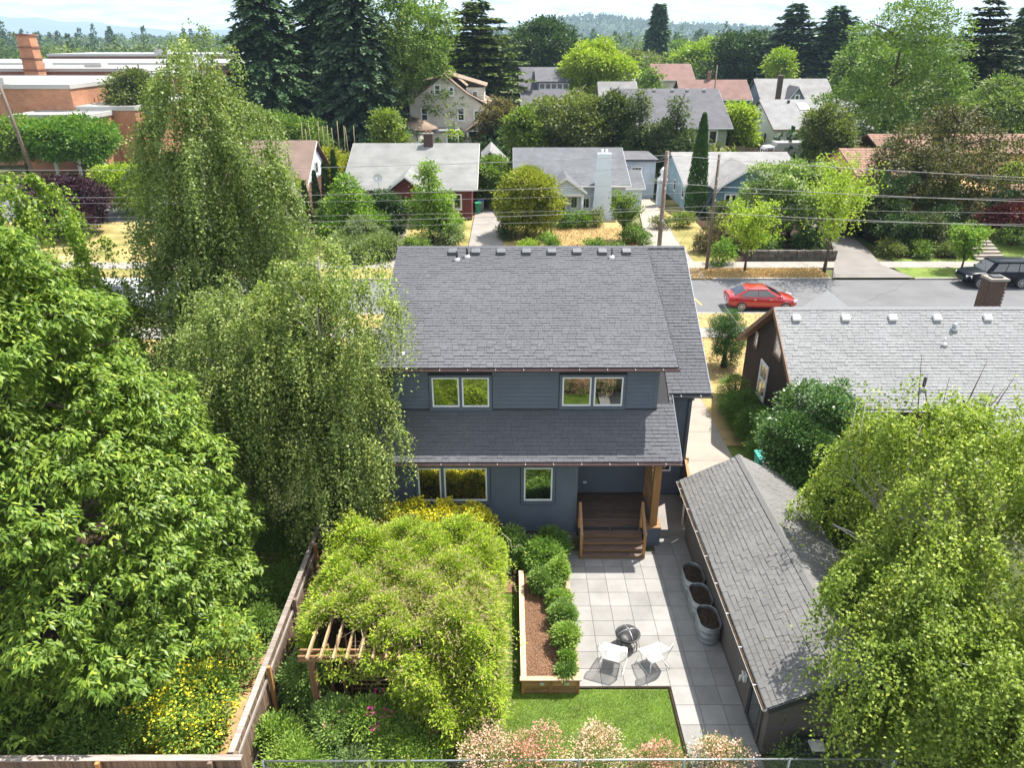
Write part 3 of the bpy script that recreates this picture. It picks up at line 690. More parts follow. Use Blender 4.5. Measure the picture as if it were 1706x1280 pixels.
# ------------------------------------------------------------------ garage
G = thing('garage', 'low grey garage with shingle gable roof right of the patio', 'garage', (7.7, 12.4, 0))
gw = MB(); gw.box(6.1, 12.2, 0, 6.2, 20.8, 2.10); gw.box(9.25, 12.2, 0, 9.35, 20.8, 2.10)
for y in (12.2, 20.7): gw.prism([(6.2, y, 0), (9.25, y, 0), (9.25, y, 2.20), (7.72, y, 2.98), (6.2, y, 2.20)], (0, .1, 0))
M['garwall'] = mat('garage_wall', (.13, .115, .11), .8, noise=.12, nscale=1.5, bump=.2)
gwall = gw.build('wall', 'garwall', G)
gx0, gx1, gr, ge, gz_ = 5.84, 9.6, 7.72, 2.10, 3.08; gs = (gz_-ge)/(gr-gx0)
rf = MB().prism([(gx0, 11.75, ge-.02), (gr, 11.75, gz_-.02), (gr, 11.75, gz_-.13), (gx0, 11.75, ge-.13)], (0, 9.42, 0)).build('roof', 'underlay', G)
rf2 = MB().prism([(gr, 11.75, gz_-.02), (gx1, 11.75, gz_-gs*(gx1-gr)-.02), (gx1, 11.75, gz_-gs*(gx1-gr)-.13), (gr, 11.75, gz_-.13)], (0, 9.42, 0)).build('roof', 'underlay', G)
ga = math.atan(gs); Lg = (gr-gx0)/math.cos(ga)
shingles(rf, (gx0-.02, 21.17, ge-.012), (0, -1, 0), (math.cos(ga), 0, math.sin(ga)), 9.42, Lg, 'shingle_gar', nparts=300, seed=7, expo=.142, wid=.27)
shingles(rf2, (gx1+.02, 11.75, gz_-gs*(gx1-gr)-.012), (0, 1, 0), (-math.cos(ga), 0, math.sin(ga)), 9.42, (gx1-gr)/math.cos(ga), 'shingle_gar', nparts=0, seed=8)
rcg = MB()
for i in range(31): y = 11.75+.304*i; rcg.add([(gr-.13, y, gz_-.045), (gr-.13, y+.31, gz_-.03), (gr, y+.31, gz_+.04), (gr, y, gz_+.025), (gr+.13, y+.31, gz_-.03), (gr+.13, y, gz_-.045)], [(3, 2, 1, 0), (5, 4, 2, 3)])
rcg.build('ridge_cap', 'shingle_gar', rf, kind='stuff')
gg = gutter(G, (gx0-.08, 21.17, ge-.05), (gx0-.08, 11.75, ge-.05), 'gutteralu', r=.06, step=1.2)
box('gutter_debris', 'soil', gg, gx0-.12, 11.8, ge-.075, gx0-.035, 21.1, ge-.062)
MB().prism([(gx0, 11.72, ge), (gr, 11.72, gz_), (gr, 11.72, gz_-.17), (gx0, 11.72, ge-.17)], (0, .025, 0)).build('bargeboard', 'gutterdark', G)
window(G, (6.09, 12.95, 1.02), .95, 2.04, r=(0, -1, 0), trim='garwall', sash='gutterdark', tw=.06, sw=.12, name='door')
MB().tube([(6.02, 21.0, 1.95), (6.05, 21.0, .1)], .035).build('downpipe', 'gutteralu', G)
t = thing('hose_reel', 'small white tap box fixed to the garage wall beside its door', 'tap box', (6.0, 13.75, .9))
box('case', 'white', t, 5.99, 13.66, .80, 6.09, 13.84, 1.02, bevel=.015); MB().tube([(5.96, 13.75, .95), (5.93, 13.75, .95), (5.93, 13.75, .78)], .03, 8).build('spout', 'white', t)
MB().tube([(5.98, 13.70, 1.06), (5.98, 13.80, 1.06)], .022, 8).build('knob', 'white', t)

# things behind the garage end
ac = thing('air_unit', 'dark boxy air unit with a pale lid behind the near end of the garage', 'air unit', (7.0, 11.75, 0))
box('case', 'gutterdark', ac, 6.6, 11.5, .02, 7.4, 12.0, .9, bevel=.03); box('lid', 'gutteralu', ac, 6.95, 11.55, .9, 7.3, 11.85, .98, bevel=.03)

# ------------------------------------------------------------------ wooden gate between house and garage
gt = thing('wooden_gate', 'brown cedar board gate between the blue-grey house and the garage', 'gate', (6.32, 22, 0))
M['gatewood'] = wood('gate_wood', (.14, .065, .025), (.27, .14, .06), 'Z')
MB().beam((6.43, 22.9, 1.88), (6.2, 21.0, 1.88), .10, .05).build('cap_rail', 'cedarY', gt); MB().beam((6.45, 22.9, .3), (6.22, 21.0, .3), .04, .09).build('rail', 'cedarY', gt)
for i in range(13):
    s = (i+.5)/13; piece('board', 'gatewood', gt, (6.43-.23*s, 22.9-1.9*s, .95), (.025, .138, 1.82), (0, 0, R(-7)))
for yy, xx in ((22.88, 6.44), (21.0, 6.2)): piece('post', 'cedarZ', gt, (xx+.04, yy, .98), (.09, .09, 1.95))

# ------------------------------------------------------------------ raised bed
B = thing('raised_bed', 'long raised planting bed with pale wooden cap rails and bark mulch', 'planter', (1.06, 14, 0))
x0, x1, y0, y1, zt = .30, 1.86, 14.02, 18.35, .50
sidew = MB().box(x0+.05, y0+.05, 0, x1-.05, y0+.10, zt-.045).box(x0+.05, y0+.1, 0, x0+.10, y1, zt-.045).box(x1-.10, y0+.1, 0, x1-.05, y1, zt-.045).box(x0+.1, y1-.05, 0, x1-.1, y1, zt-.045).build('side', 'underlay', B)
for k in range(3):
    z = .07+k*.148
    piece('board', 'cedarX', sidew, ((x0+x1)/2, y0+.035, z), (x1-x0-.12, .03, .14)); piece('board', 'cedarY', sidew, (x0+.035, (y0+y1)/2, z), (.03, y1-y0-.1, .14)); piece('board', 'cedarY', sidew, (x1-.035, (y0+y1)/2, z), (.03, y1-y0-.1, .14))
for px in (x0+.06, (x0+x1)/2, x1-.06): piece('post', 'cedarZ', sidew, (px, y0+.01, .22), (.09, .035, .44))
for c, s, m in ((((x0+x1)/2, y0+.07, zt), (x1-x0+.06, .15, .04), 'bedcapX'), ((x0+.07, (y0+y1)/2+.06, zt+.003), (.15, y1-y0-.03, .04), 'bedcapY'), ((x1-.07, (y0+y1)/2+.06, zt+.003), (.15, y1-y0-.03, .04), 'bedcapY')): piece('cap_rail', m, B, c, s)
for px in (.85, 1.5): piece('garden_light', 'alu', B, (px, y0-.01, .40), (.12, .05, .07))
g = np.random.default_rng(12)
gx, gy_ = np.meshgrid(np.linspace(x0+.1, x1-.1, 40), np.linspace(y0+.1, y1-.05, 100)); hz = .40+.02*np.sin(gx*9)*np.cos(gy_*6)+g.random(gx.shape)*.022
mb = MB(); mb.grid([[(gx[i, j], gy_[i, j], hz[i, j]) for j in range(40)] for i in range(100)], False)
soil = mb.build('mulch', 'mulch', B)
n = 14000; P = np.stack([g.uniform(x0+.12, x1-.12, n), g.uniform(y0+.12, y1-.05, n), .43+g.random(n)*.015], 1)
V = leaves(P, rdir(g, n)*np.array([1, 1, .25]), np.array([0, 0, 1.])+g.normal(size=(n, 3))*.35, g.uniform(.02, .06, n), g.uniform(.008, .02, n), 0)
props(quads_mesh('bark_chips', V, 'mulch', soil, g.random(n)), kind='stuff')

# ------------------------------------------------------------------ shrubs
def shrub(name, label, cat, c, r, h, m, n=260, per=26, L=.055, W=.022, seed=1, group=None, droop=.1, stems=True, flowers=None, lob=7, cr=.07):
    g = np.random.default_rng(seed); t = thing(name, label, cat, c, group)
    lobes = [(c[0]+g.normal()*r*.28, c[1]+g.normal()*r*.28, c[2]+h*(.35+.35*g.random()), r*(.6+.2*g.random()), r*(.6+.2*g.random()), h*(.33+.14*g.random())) for _ in range(lob)]
    P, O = lobe_points(g, lobes, n, .6, up=.35); V, rn = clump_leaves(g, P, O, per, cr, L, W, droop)
    quads_mesh('foliage', V, m, t, rn)
    if stems:
        mb = MB()
        for i in range(5):
            a = g.random()*6.283; mb.tube([(c[0], c[1], c[2]), (c[0]+math.cos(a)*r*.3, c[1]+math.sin(a)*r*.3, c[2]+h*.4), (c[0]+math.cos(a)*r*.5, c[1]+math.sin(a)*r*.5, c[2]+h*.7)], [.02, .014, .007], 5)
        mb.build('stem', 'bark', t)
    if flowers:
        fm, fn, fs, fcr = flowers; P, O = lobe_points(g, lobes, fn, .92, up=.6); V, rn = clump_leaves(g, P+O*.03, O, 10, fcr, fs, fs*.8, -.2, .9)
        quads_mesh('blossom', V, fm, t, rn)
    return t
bedsh = [(1.02, 17.72, .55, .85, 'lf_shrub', 'round grey-green shrub at the back corner of the raised bed'),
    (1.52, 17.9, .42, .95, 'lf_shrub2', 'feathery light green shrub leaning over the patio from the raised bed'),
    (1.45, 16.95, .36, .60, 'lf_shrub2', 'light green shrub in the raised bed just behind the middle one'),
    (1.53, 16.2, .42, .72, 'lf_shrub', 'dark green bushy shrub in the middle of the raised bed'),
    (1.50, 15.35, .44, .78, 'lf_shrub2', 'dense bright green ball shrub in the raised bed nearest the white chairs'),
    (1.55, 14.72, .20, .42, 'lf_shrub2', 'small upright green shrub near the front of the raised bed'),
    (1.52, 14.36, .20, .24, 'lf_shrub', 'smallest low plant in the front right corner of the raised bed')]
for i, (x, y, r, h, m, lab) in enumerate(bedsh):
    shrub('shrub', lab, 'shrub', (x, y, .42), r*.72, h*.8, m, int(560*r+50), 24, .075, .034, 20+i, None, .0, cr=.06)
for i, (x, y, r, h, m, lab) in enumerate([(1.45, 19.6, .50, 1.1, 'lf_hedge', 'dark green shrub against the house wall left of the porch steps'),
    (1.0, 18.95, .66, 1.1, 'lf_shrub2', 'broad light green shrub between the raised bed and the porch steps'),
    (-.05, 19.55, .62, 1.15, 'lf_shrub', 'bluish green shrub under the narrow window of the house'),
    (-.35, 18.9, .45, .8, 'lf_hedge', 'low dark green shrub at the right edge of the vine')]):
    shrub('shrub', lab, 'shrub', (x, y, 0), r, h, m, int(420*r), 26, .095, .042, 40+i, None, .0, cr=.08)
ys_lab = ['yellow-flowering shrub at the left house corner', 'yellow-flowering shrub under the left window of the house', 'yellow-flowering shrub under the middle of the wide window', 'yellow-flowering shrub left of the narrow window']
for i, (x, y) in enumerate(((-3.75, 19.5), (-2.9, 19.6), (-2.05, 19.75), (-1.2, 19.65))):
    shrub('flowering_shrub', ys_lab[i], 'shrub', (x, y, 0), .66, 1.95+.1*(i % 2), 'leaf_yellow', 260, 24, .08, .03, 60+i, 'yellow shrubs under the house windows', 0, flowers=('petal_yellow', 300, .065, .07), cr=.09)

# ------------------------------------------------------------------ metal planter tanks
g = np.random.default_rng(31)
def tank():
    t = thing('stock_tank', 'galvanised oval tank planter', 'planter', (0, 0, 0))
    def ring(z, o=0.):
        pts = []
        for k in range(40):
            a = 2*math.pi*k/40; r_ = .30+o; x, y = r_*math.cos(a), r_*math.sin(a)+(.20 if math.sin(a) >= 0 else -.20); pts.append((x, y, z))
        return pts
    rows = []
    for i in range(37):
        z = .012+.59*i/36; o = .010*max(0, math.sin(i/36*math.pi*3*2))*1.2; rows.append(ring(z, o))
    mb = MB(); mb.grid(rows, True, True); mb.grid([ring(.602, -.012), ring(.35, -.014)], True, True); mb.add(ring(.012), [tuple(range(39, -1, -1))]); mb.build('shell', 'steel', t)
    rim = ring(.605, .004); MB().tube(rim+rim[:2], .015, 6, False).build('rim', 'steel', t)
    sm = MB(); rr = []
    for q in range(7):
        k = 1-q/6; rr.append([(x*k, y*k, .50+g.normal()*.012+.02*(1-k)) for x, y, z in ring(0, -.016)])
    sm.grid(rr, False, True); sm.build('soil', 'soil', t)
    n = 260; P = np.stack([g.uniform(-.24, .24, n), g.uniform(-.42, .42, n), np.full(n, .53)], 1); ok = (np.hypot(P[:, 0], np.maximum(0, np.abs(P[:, 1])-.2)) < .26); P = P[ok]
    quads_mesh('chips', leaves(P, rdir(g, len(P))*np.array([1, 1, .3]), rdir(g, len(P))*.3+np.array([0, 0, 1]), .05, .02, 0), 'bark', t)
    return t
tk = tank(); tk.location = (5.75, 16.18, .04); tk['group'] = 'oval metal tanks along the garage wall'
tk['label'] = 'oval galvanised tank of soil along the garage wall, nearest of the three'
place(tk, (5.75, 17.14, .04), R(1), label='oval galvanised tank of soil along the garage wall, middle of the three')
place(tk, (5.75, 18.10, .04), R(-1), label='oval galvanised tank of soil along the garage wall, farthest of the three')

# ------------------------------------------------------------------ fire pit
t = thing('fire_pit', 'black round fire pit with domed mesh lid on the patio between the white chairs', 'fire pit', (3.36, 15.72, .04))
def circ(c, r, z, n=32): return [(c[0]+r*math.cos(6.2832*k/n), c[1]+r*math.sin(6.2832*k/n), z) for k in range(n)]
c = (3.36, 15.72); mb = MB()
mb.grid([circ(c, r, z) for r, z in ((.05, .24), (.18, .26), (.27, .34), (.31, .46), (.345, .47), (.345, .48), (.30, .475), (.26, .35), (.17, .275), (.04, .255))], True, True); mb.build('bowl', 'black', t)
rm = circ(c, .345, .475); MB().tube(rm+rm[:2], .013, 6, False).build('rim', 'black', t)
lm = MB()
for q in range(1, 9): cc = circ(c, .31*math.cos(q/9*1.45), .49+.15*math.sin(q/9*1.5), 28); lm.tube(cc+cc[:1], .0028, 4, False)
for k in range(48):
    a = 6.2832*k/48; lm.tube([(c[0]+.31*math.cos(s)*math.cos(a), c[1]+.31*math.cos(s)*math.sin(a), .49+.15*math.sin(s)) for s in np.linspace(0, 1.45, 6)], .0028, 4, False)
lm.build('mesh_lid', mat('mesh_grey', (.10, .10, .105), .5), t)
lr = MB()
for k in range(4):
    a = 6.2832*k/4+.3; lr.tube([(c[0]+.315*math.cos(s)*math.cos(a), c[1]+.315*math.cos(s)*math.sin(a), .492+.155*math.sin(s)) for s in np.linspace(0, 1.57, 8)], .008, 6)
lr.tube([(c[0], c[1], .64), (c[0], c[1], .69)], .012, 8); lr.build('lid_frame', 'alu', t)
for k in range(4):
    a = .8+k*1.5708; p = (c[0]+.33*math.cos(a), c[1]+.33*math.sin(a)); q = (c[0]+.24*math.cos(a), c[1]+.24*math.sin(a))
    MB().tube([(q[0], q[1], .36), (p[0], p[1], .30), (p[0], p[1], .04)], .014, 6).build('leg', 'black', t)
rr_ = circ(c, .27, .15); MB().tube(rr_+rr_[:2], .009, 6, False).build('leg_ring', 'black', t)

# ------------------------------------------------------------------ two white string chairs (local, facing +Y)
def chair():
    t = thing('garden_chair', 'white chair', 'chair', (0, 0, 0))
    # profile of the seat shell: from front edge of seat back and up the backrest, sides raised into arms
    def shell(u, v):
        # u -1..1 across, v 0 front of seat .. 1 top of back
        y = .27-.50*min(v/.5, 1)-(.13*max(0, (v-.5)/.5)); z = .40-.06*math.sin(min(v/.5, 1)*1.57)+(.44*max(0, (v-.5)/.5)**1.1 if v > .5 else 0)
        wd = .25+.06*math.sin(v*3.1)+(.03 if v > .5 else 0)
        arm = max(0, abs(u)-.62)/.38
        return Vector((u*wd+(.05*arm*(1 if u > 0 else -1)), y+(.05*arm if v > .5 else 0), z+arm*(.20*math.sin(min(v*1.6, 1)*1.57)+.02)*(1-.55*max(0, (v-.6)/.4))))
    cords = MB(); N = 27
    for i in range(N):
        u = -1+2*i/(N-1); cords.tube([shell(u, v) for v in np.linspace(.0, 1, 16)], .0062, 4, False)
    for v in np.linspace(.03, .97, 22): cords.tube([shell(u, v) for u in np.linspace(-1, 1, 15)], .0045, 4, False)
    cords.build('seat_cords', 'white', t)
    fr = MB(); edge = [shell(-1, v) for v in np.linspace(0, 1, 12)]+[shell(u, 1) for u in np.linspace(-.85, .85, 9)]+[shell(1, v) for v in np.linspace(1, 0, 12)]+[shell(u, 0) for u in np.linspace(.85, -.85, 9)]
    fr.tube(edge+edge[:2], .013, 6, False); fr.build('seat_rim', 'white', t)
    cu = MB(); rows = [[tuple(shell(u, v)+Vector((0, 0, .012+.012*math.cos(u*2)))) for u in np.linspace(-.55, .55, 7)] for v in np.linspace(.05, .50, 7)]
    cu.grid(rows); rows2 = [[(p[0], p[1], p[2]-.018) for p in r_] for r_ in rows]; cu.grid(rows2[::-1]); cu.build('seat_pad', 'white', t)
    for s in (-1, 1):
        MB().tube([(s*.24, .24, .40), (s*.32, .30, .01), (s*.32, -.32, .01), (s*.24, -.22, .36)], .011, 6).build('leg', 'white', t)
    MB().tube([(-.24, .24, .39), (.24, .24, .39)], .010, 6).tube([(-.24, -.22, .355), (.24, -.22, .355)], .010, 6).build('stretcher', 'white', t)
    return t
ch = chair(); ch.location = (2.86, 15.02, .04); ch.rotation_euler = (0, 0, R(-20)); ch.scale = (1.05, 1.05, 1.05); ch['group'] = 'white string chairs by the fire pit'
ch['label'] = 'white string chair left of the fire pit, next to the raised bed'
place(ch, (3.98, 15.0, .04), R(24), 1.05, label='white string chair right of the fire pit, next to the garage shadow')

# hose by the porch
g = np.random.default_rng(77); mb = MB(); pts = []
for i in range(150):
    a = i*.42; r_ = .16+.10*math.sin(i*.13)+g.normal()*.02; pts.append((5.62+math.cos(a)*r_*1.3, 21.75+math.sin(a)*r_, .06+.13*abs(math.sin(i*.21))+i*.0007))
mb.tube(pts, .016, 5); ho = mb.build('garden_hose', 'black'); props(ho, 'tangled black hose heap beside the porch post', 'hose')

# ------------------------------------------------------------------ wooden fence along the left side
def board_fence(name, label, p, q, h, capm, board_w=.14, posts=2.4, seed=1, nails=True):
    g = np.random.default_rng(seed); t = thing(name, label, 'fence', p); p = Vector(p); q = Vector(q); d = (q-p); L_ = d.length; d.normalize(); a = math.atan2(d.y, d.x)
    n = int(L_/board_w)
    for i in range(n):
        c = p+d*((i+.5)*board_w); hh = h-.05-g.random()*.02
        piece('board', 'fence', t, (c.x, c.y, hh/2), (board_w-.006, .02+g.random()*.006, hh), (g.normal()*.006, g.normal()*.006, a+g.normal()*.01))
    nrm_ = Vector((-d.y, d.x, 0))
    for z in (.35, h-.35): MB().beam(p+nrm_*-.045+Vector((0, 0, z)), q+nrm_*-.045+Vector((0, 0, z)), .04, .09).build('rail', 'fencecap', t)
    k = int(L_/posts)+1
    for i in range(k): c = p+d*min(i*posts, L_)+nrm_*-.10; piece('post', 'cedarZ' if i in (1, 3) else 'fence', t, (c.x, c.y, h/2), (.09, .09, h), (0, 0, a))
    i = 0; s = 0
    while s < L_-.05:
        e = min(s+2.4, L_); c = p+d*((s+e)/2); piece('cap_rail', capm, t, (c.x, c.y, h), (e-s-.006, .14, .035), (g.normal()*.01, 0, a)); s = e
    return t
board_fence('wooden_fence', 'weathered brown board fence running back beside the vine-covered pergola', (-6.03, 10.9, 0), (-6.03, 20.4, 0), 1.8, 'fencecapX', seed=3)
board_fence('wooden_fence', 'weathered board fence across the bottom left corner of the picture', (-16, 10.78, 0), (-5.75, 10.78, 0), 1.8, 'fencecapX', seed=4)
# chain link fence
cl = thing('chain_link_fence', 'galvanised chain link fence along the bottom edge behind the pink blossom', 'fence', (-5.6, 11.15, 0))
for i in range(7): MB().tube([(-5.5+i*2.35, 11.15, 0), (-5.5+i*2.35, 11.15, 1.22)], .03, 8).build('post', 'steel', cl)
MB().tube([(-5.5, 11.15, 1.2), (8.6, 11.15, 1.2)], .024, 8).build('top_rail', 'steel', cl)
a = np.arange(-5.5, 8.6, .075); q = []
for s in (-1, 1):
    P0 = np.stack([a, np.full(len(a), 11.15+s*.004), np.full(len(a), .05)], 1); P1 = P0+np.array([s*1.13, 0, 1.13])
    P1[:, 0] = np.clip(P1[:, 0], -5.5, 8.6); ww = np.array([.005, 0, 0]); q.append(np.stack([P0-ww, P0+ww, P1+ww, P1-ww], 1))
props(quads_mesh('mesh', np.concatenate(q), 'steel', cl), kind='stuff')

# ------------------------------------------------------------------ pergola and its vine
Pg = thing('pergola', 'wooden garden pergola with rafters showing at its left corner under the vine', 'pergola', (-4.8, 13.1, 0))
for x in (-4.78, -1.35):
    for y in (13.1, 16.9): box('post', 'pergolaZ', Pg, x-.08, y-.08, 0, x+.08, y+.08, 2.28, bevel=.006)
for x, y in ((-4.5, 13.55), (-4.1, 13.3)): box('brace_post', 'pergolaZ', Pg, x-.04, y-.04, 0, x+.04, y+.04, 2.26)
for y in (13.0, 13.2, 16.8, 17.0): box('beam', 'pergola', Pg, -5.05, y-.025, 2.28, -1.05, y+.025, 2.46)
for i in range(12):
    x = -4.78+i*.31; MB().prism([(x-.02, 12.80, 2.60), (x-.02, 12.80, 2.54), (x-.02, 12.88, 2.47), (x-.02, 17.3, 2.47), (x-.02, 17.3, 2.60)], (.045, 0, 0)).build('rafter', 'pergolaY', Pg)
lat = box('lattice_panel', 'pergolaZ', Pg, -4.16, 13.95, .1, -4.12, 14.0, 2.2)
for k in range(12): piece('lattice_slat', 'pergolaY', lat, (-3.55, 13.97, .3+k*.15), (1.2, .02, .035))
for k in range(8): piece('lattice_slat', 'pergolaZ', lat, (-4.05+k*.15, 13.99, 1.1), (.035, .015, 1.9))
Vn = thing('climbing_vine', 'huge yellow-green climbing vine mounded over the pergola', 'vine', (-2.5, 15, 0))
g = np.random.default_rng(44)
def vine_top(x, y):
    ux = np.clip((x+5.35)/5.5, 0, 1); uy = np.clip((y-12.7)/5.6, 0, 1)
    ux = np.clip((x+5.15)/4.75, 0, 1); e = np.minimum(np.minimum(ux, 1-ux)*4.75, np.minimum(uy, 1-uy)*5.6)
    z = 2.80+.22*np.sin(x*1.7+y*.6)*np.cos(y*1.3-x*.4)*.5+.26*np.sin(x*3.9+1)*np.sin(y*3.3)+.12*np.sin(x*7.7+y*2)*np.sin(y*8.3)++.22*np.exp(-((x+1.25)**2+(y-13.4)**2)/1.1)
    return z-.9*np.exp(-e/.28)-.25*(uy > .8)*(uy-.8)*5
n = 5600; X = g.uniform(-5.35, .15, n); Y = g.uniform(12.75, 18.3, n); X = X*.87-.50
bare = (X < -2.95+.35*np.sin(Y*7)) & (Y < 13.85+.25*np.sin(X*4)) | ((X < -1.9) & (Y < 13.15))
rc2 = ((X+2.85)/2.45)**4+((Y-15.5)/2.95)**4 > 1.05+.25*np.sin(X*5)*np.sin(Y*4)
ok = ~bare & ~rc2; X, Y = X[ok], Y[ok]
LC = np.stack([g.uniform(-5.2, -.3, 330), g.uniform(12.6, 18.4, 330)], 1); LR = g.uniform(.22, .42, 330)
dd = np.sqrt(((np.stack([X, Y], 1)[:, None]-LC[None])**2).sum(2))/LR[None]; lump = np.clip(1-dd.min(1)**2, -1, 1)
kp = (lump > 0) | (g.random(len(X)) < .35); X, Y, lump = X[kp], Y[kp], lump[kp]
Z = vine_top(X, Y)+.24*np.maximum(lump, -.5)-g.random(len(X))**2*.22
P = [np.stack([X, Y, Z], 1)]; O = [nrm(np.stack([(X+2.6)*.12, (Y-15.5)*.12, np.ones(len(X))], 1))]
def curtain(n, f):
    s = g.random(n); z = g.random(n)**.8; p, o = f(s, z); P.append(p); O.append(nrm(o))
curtain(650, lambda s, z: (np.stack([-.55+.20*np.sin(s*9)+.12*z, 12.95+s*4.6, .55+z*1.9], 1), np.stack([np.ones(len(s)), s*0-.2, s*0+.5], 1)))
curtain(950, lambda s, z: (np.stack([-2.5+s*2.2+.2*np.sin(z*5), 12.75-.75*(1-z)*np.sin(s*3.1+.3)**2+g.normal(size=len(s))*.22, .2+(z**.7)*2.35*(.8+.25*np.sin(s*7))], 1), np.stack([s-.5, -np.ones(len(s)), s*0+.7], 1)))
curtain(420, lambda s, z: (np.stack([-5.15-.12*np.sin(s*8), 14.0+s*4.0, 1.0+z*1.4], 1), np.stack([-np.ones(len(s)), s*0-.1, s*0+.6], 1)))
curtain(200, lambda s, z: (np.stack([-5.0+s*4.6, np.full(len(s), 18.2), 1.2+z*1.1], 1), np.stack([s*0, np.ones(len(s)), s*0+.6], 1)))
curtain(45, lambda s, z: (np.stack([-4.5+s*2.5, 12.95+g.normal(size=len(s))*.07, 1.75+z*.9], 1), np.stack([s*0, -np.ones(len(s)), s*0+.5], 1)))
P = np.concatenate(P); O = np.concatenate(O)
V, rn = clump_leaves(g, P, O, 30, .075, .085, .032, .15, .9)
quads_mesh('foliage', V, 'lf_vine', Vn, rn)
k = g.random(len(P)) < .7*np.exp(-((P[:, 0]+1.9)**2/4.5+(P[:, 1]-14.3)**2/1.6))+.10
V, rn = clump_leaves(g, P[k]+O[k]*.06, O[k], 14, .13, .10, .014, .5, .3); quads_mesh('dry_blossom', V, 'lf_vinedry', Vn, rn)
# loose shoots reaching past the outline
k = 240; sa = g.random(k)*6.283; ex = -2.8+2.45*np.sign(np.cos(sa))*np.abs(np.cos(sa))**.6; ey_ = 15.5+2.75*np.sign(np.sin(sa))*np.abs(np.sin(sa))**.6
Q = []; Rr_ = []
for i in range(k):
    ln = .25+.55*g.random(); m_ = 26; s_ = np.linspace(0, 1, m_); dx, dy_ = math.cos(sa[i])*ln, math.sin(sa[i])*ln
    if ex[i] < -3.0 and ey_[i] < 14.2: continue
    inn = g.random()*1.6*(1 if i % 3 == 0 else .12); bx_ = ex[i]-math.cos(sa[i])*inn; by_ = ey_[i]-math.sin(sa[i])*inn; z0 = float(vine_top(np.array(bx_), np.array(by_)))
    up_ = .25+.2*g.random() if i % 3 == 0 else .1
    PP = np.stack([bx_+dx*s_, by_+dy_*s_, max(z0, 1.9)+up_*np.sin(s_*2.2)-(.9*ln*s_**2 if i % 3 else 0)], 1)+g.normal(size=(m_, 3))*.025
    Q.append(leaves(PP, rdir(g, m_)+np.array([0, 0, -.1]), rdir(g, m_)*.6+np.array([0, 0, 1.]), .09, .032)); Rr_.append(g.random(m_)*.6+.3)
quads_mesh('shoots', np.concatenate(Q), 'lf_vine', Vn, np.concatenate(Rr_))
mb = MB()
for i in range(70):
    x, y = g.uniform(-4.6, -.2), g.uniform(13.0, 17.8); pts = [(x, y, 2.5)]
    for j in range(5): x += g.normal()*.22; y += g.normal()*.22; pts.append((x, y, float(vine_top(np.array(x), np.array(y)))+.02+g.random()*.08))
    mb.tube(pts, [.012, .010, .008, .006, .005, .003], 4)
for x, y in ((-1.3, 13.0), (-1.3, 16.8), (-4.75, 16.8)): mb.tube([(x, y, 0), (x+.1, y-.05, 1.2), (x-.05, y, 2.5)], [.05, .04, .03], 6)
mb.build('stem', 'twig', Vn)

# rose bushes, lime shrubs and the pink hedge along the bottom
for i, (x, y, r, h, m, fl, lab) in enumerate([
    (-5.25, 13.7, .55, 1.5, 'lf_shrub', ('petal_magenta', 5, .06, .04), 'rose bush with a magenta bloom between the board fence and the pergola post'),
    (-4.2, 12.35, .62, 1.25, 'lf_shrub', ('petal_pink', 6, .06, .04), 'rose bush in front of the pergola lattice with pale pink blooms'),
    (-3.1, 12.5, .70, 1.35, 'lf_shrub2', ('petal_magenta', 7, .07, .05), 'rose bush with strong pink blooms in front of the pergola beam'),
    (-2.2, 12.0, .60, 1.15, 'lf_hedge', ('petal_pink', 7, .05, .04), 'dark rose bush with small pink blooms below the hanging vine'),
    (-5.45, 12.4, .42, 1.0, 'lf_shrub2', None, 'thin light green shrub at the foot of the board fence'),
    (-4.9, 11.5, .60, .95, 'lf_shrub2', None, 'lime green shrub in the corner where the board fence meets the chain link fence'),
    (-3.75, 11.5, .55, .75, 'lf_grey', None, 'low grey-green shrub behind the chain link fence, second from the corner'),
    (-2.35, 11.55, .78, 1.0, 'lf_shrub2', ('petal_salmon', 4, .05, .04), 'bright lime shrub behind the chain link fence left of the pink blossom')]):
    shrub('rose_bush' if fl else 'shrub', lab, 'rose bush' if fl else 'shrub', (x, y, 0), r, h, m, int(420*r), 28, .08, .034, 80+i, None, .05, flowers=fl, cr=.11)
pk = ['leftmost large pink-blossom shrub behind the chain link fence', 'pink-blossom shrub below the left part of the lawn', 'pink-blossom shrub below the middle of the lawn', 'pink-blossom shrub below the right corner of the lawn', 'small pink-blossom shrub in front of the patio walkway']
for i, (x, y, r, h) in enumerate(((-.55, 11.5, .62, 1.4), (.55, 11.45, .60, 1.3), (1.95, 11.4, .62, 1.25), (3.3, 11.35, .55, 1.15), (4.65, 11.4, .60, 1.3))):
    shrub('pink_blossom_shrub', pk[i], 'shrub', (x, y, 0), r, h, 'lf_pinkgreen', 210, 22, .055, .022, 100+i, 'pink blossom shrubs along the chain link fence', 0, flowers=('petal_pink' if i % 2 else 'petal_salmon', 210, .045, .075), cr=.12)
shrub('shrub', 'sparse green shrub by the fence below the garage end', 'shrub', (6.6, 11.35, 0), .5, 1.0, 'lf_shrub', 70, 18, .07, .03, 120, cr=.1)

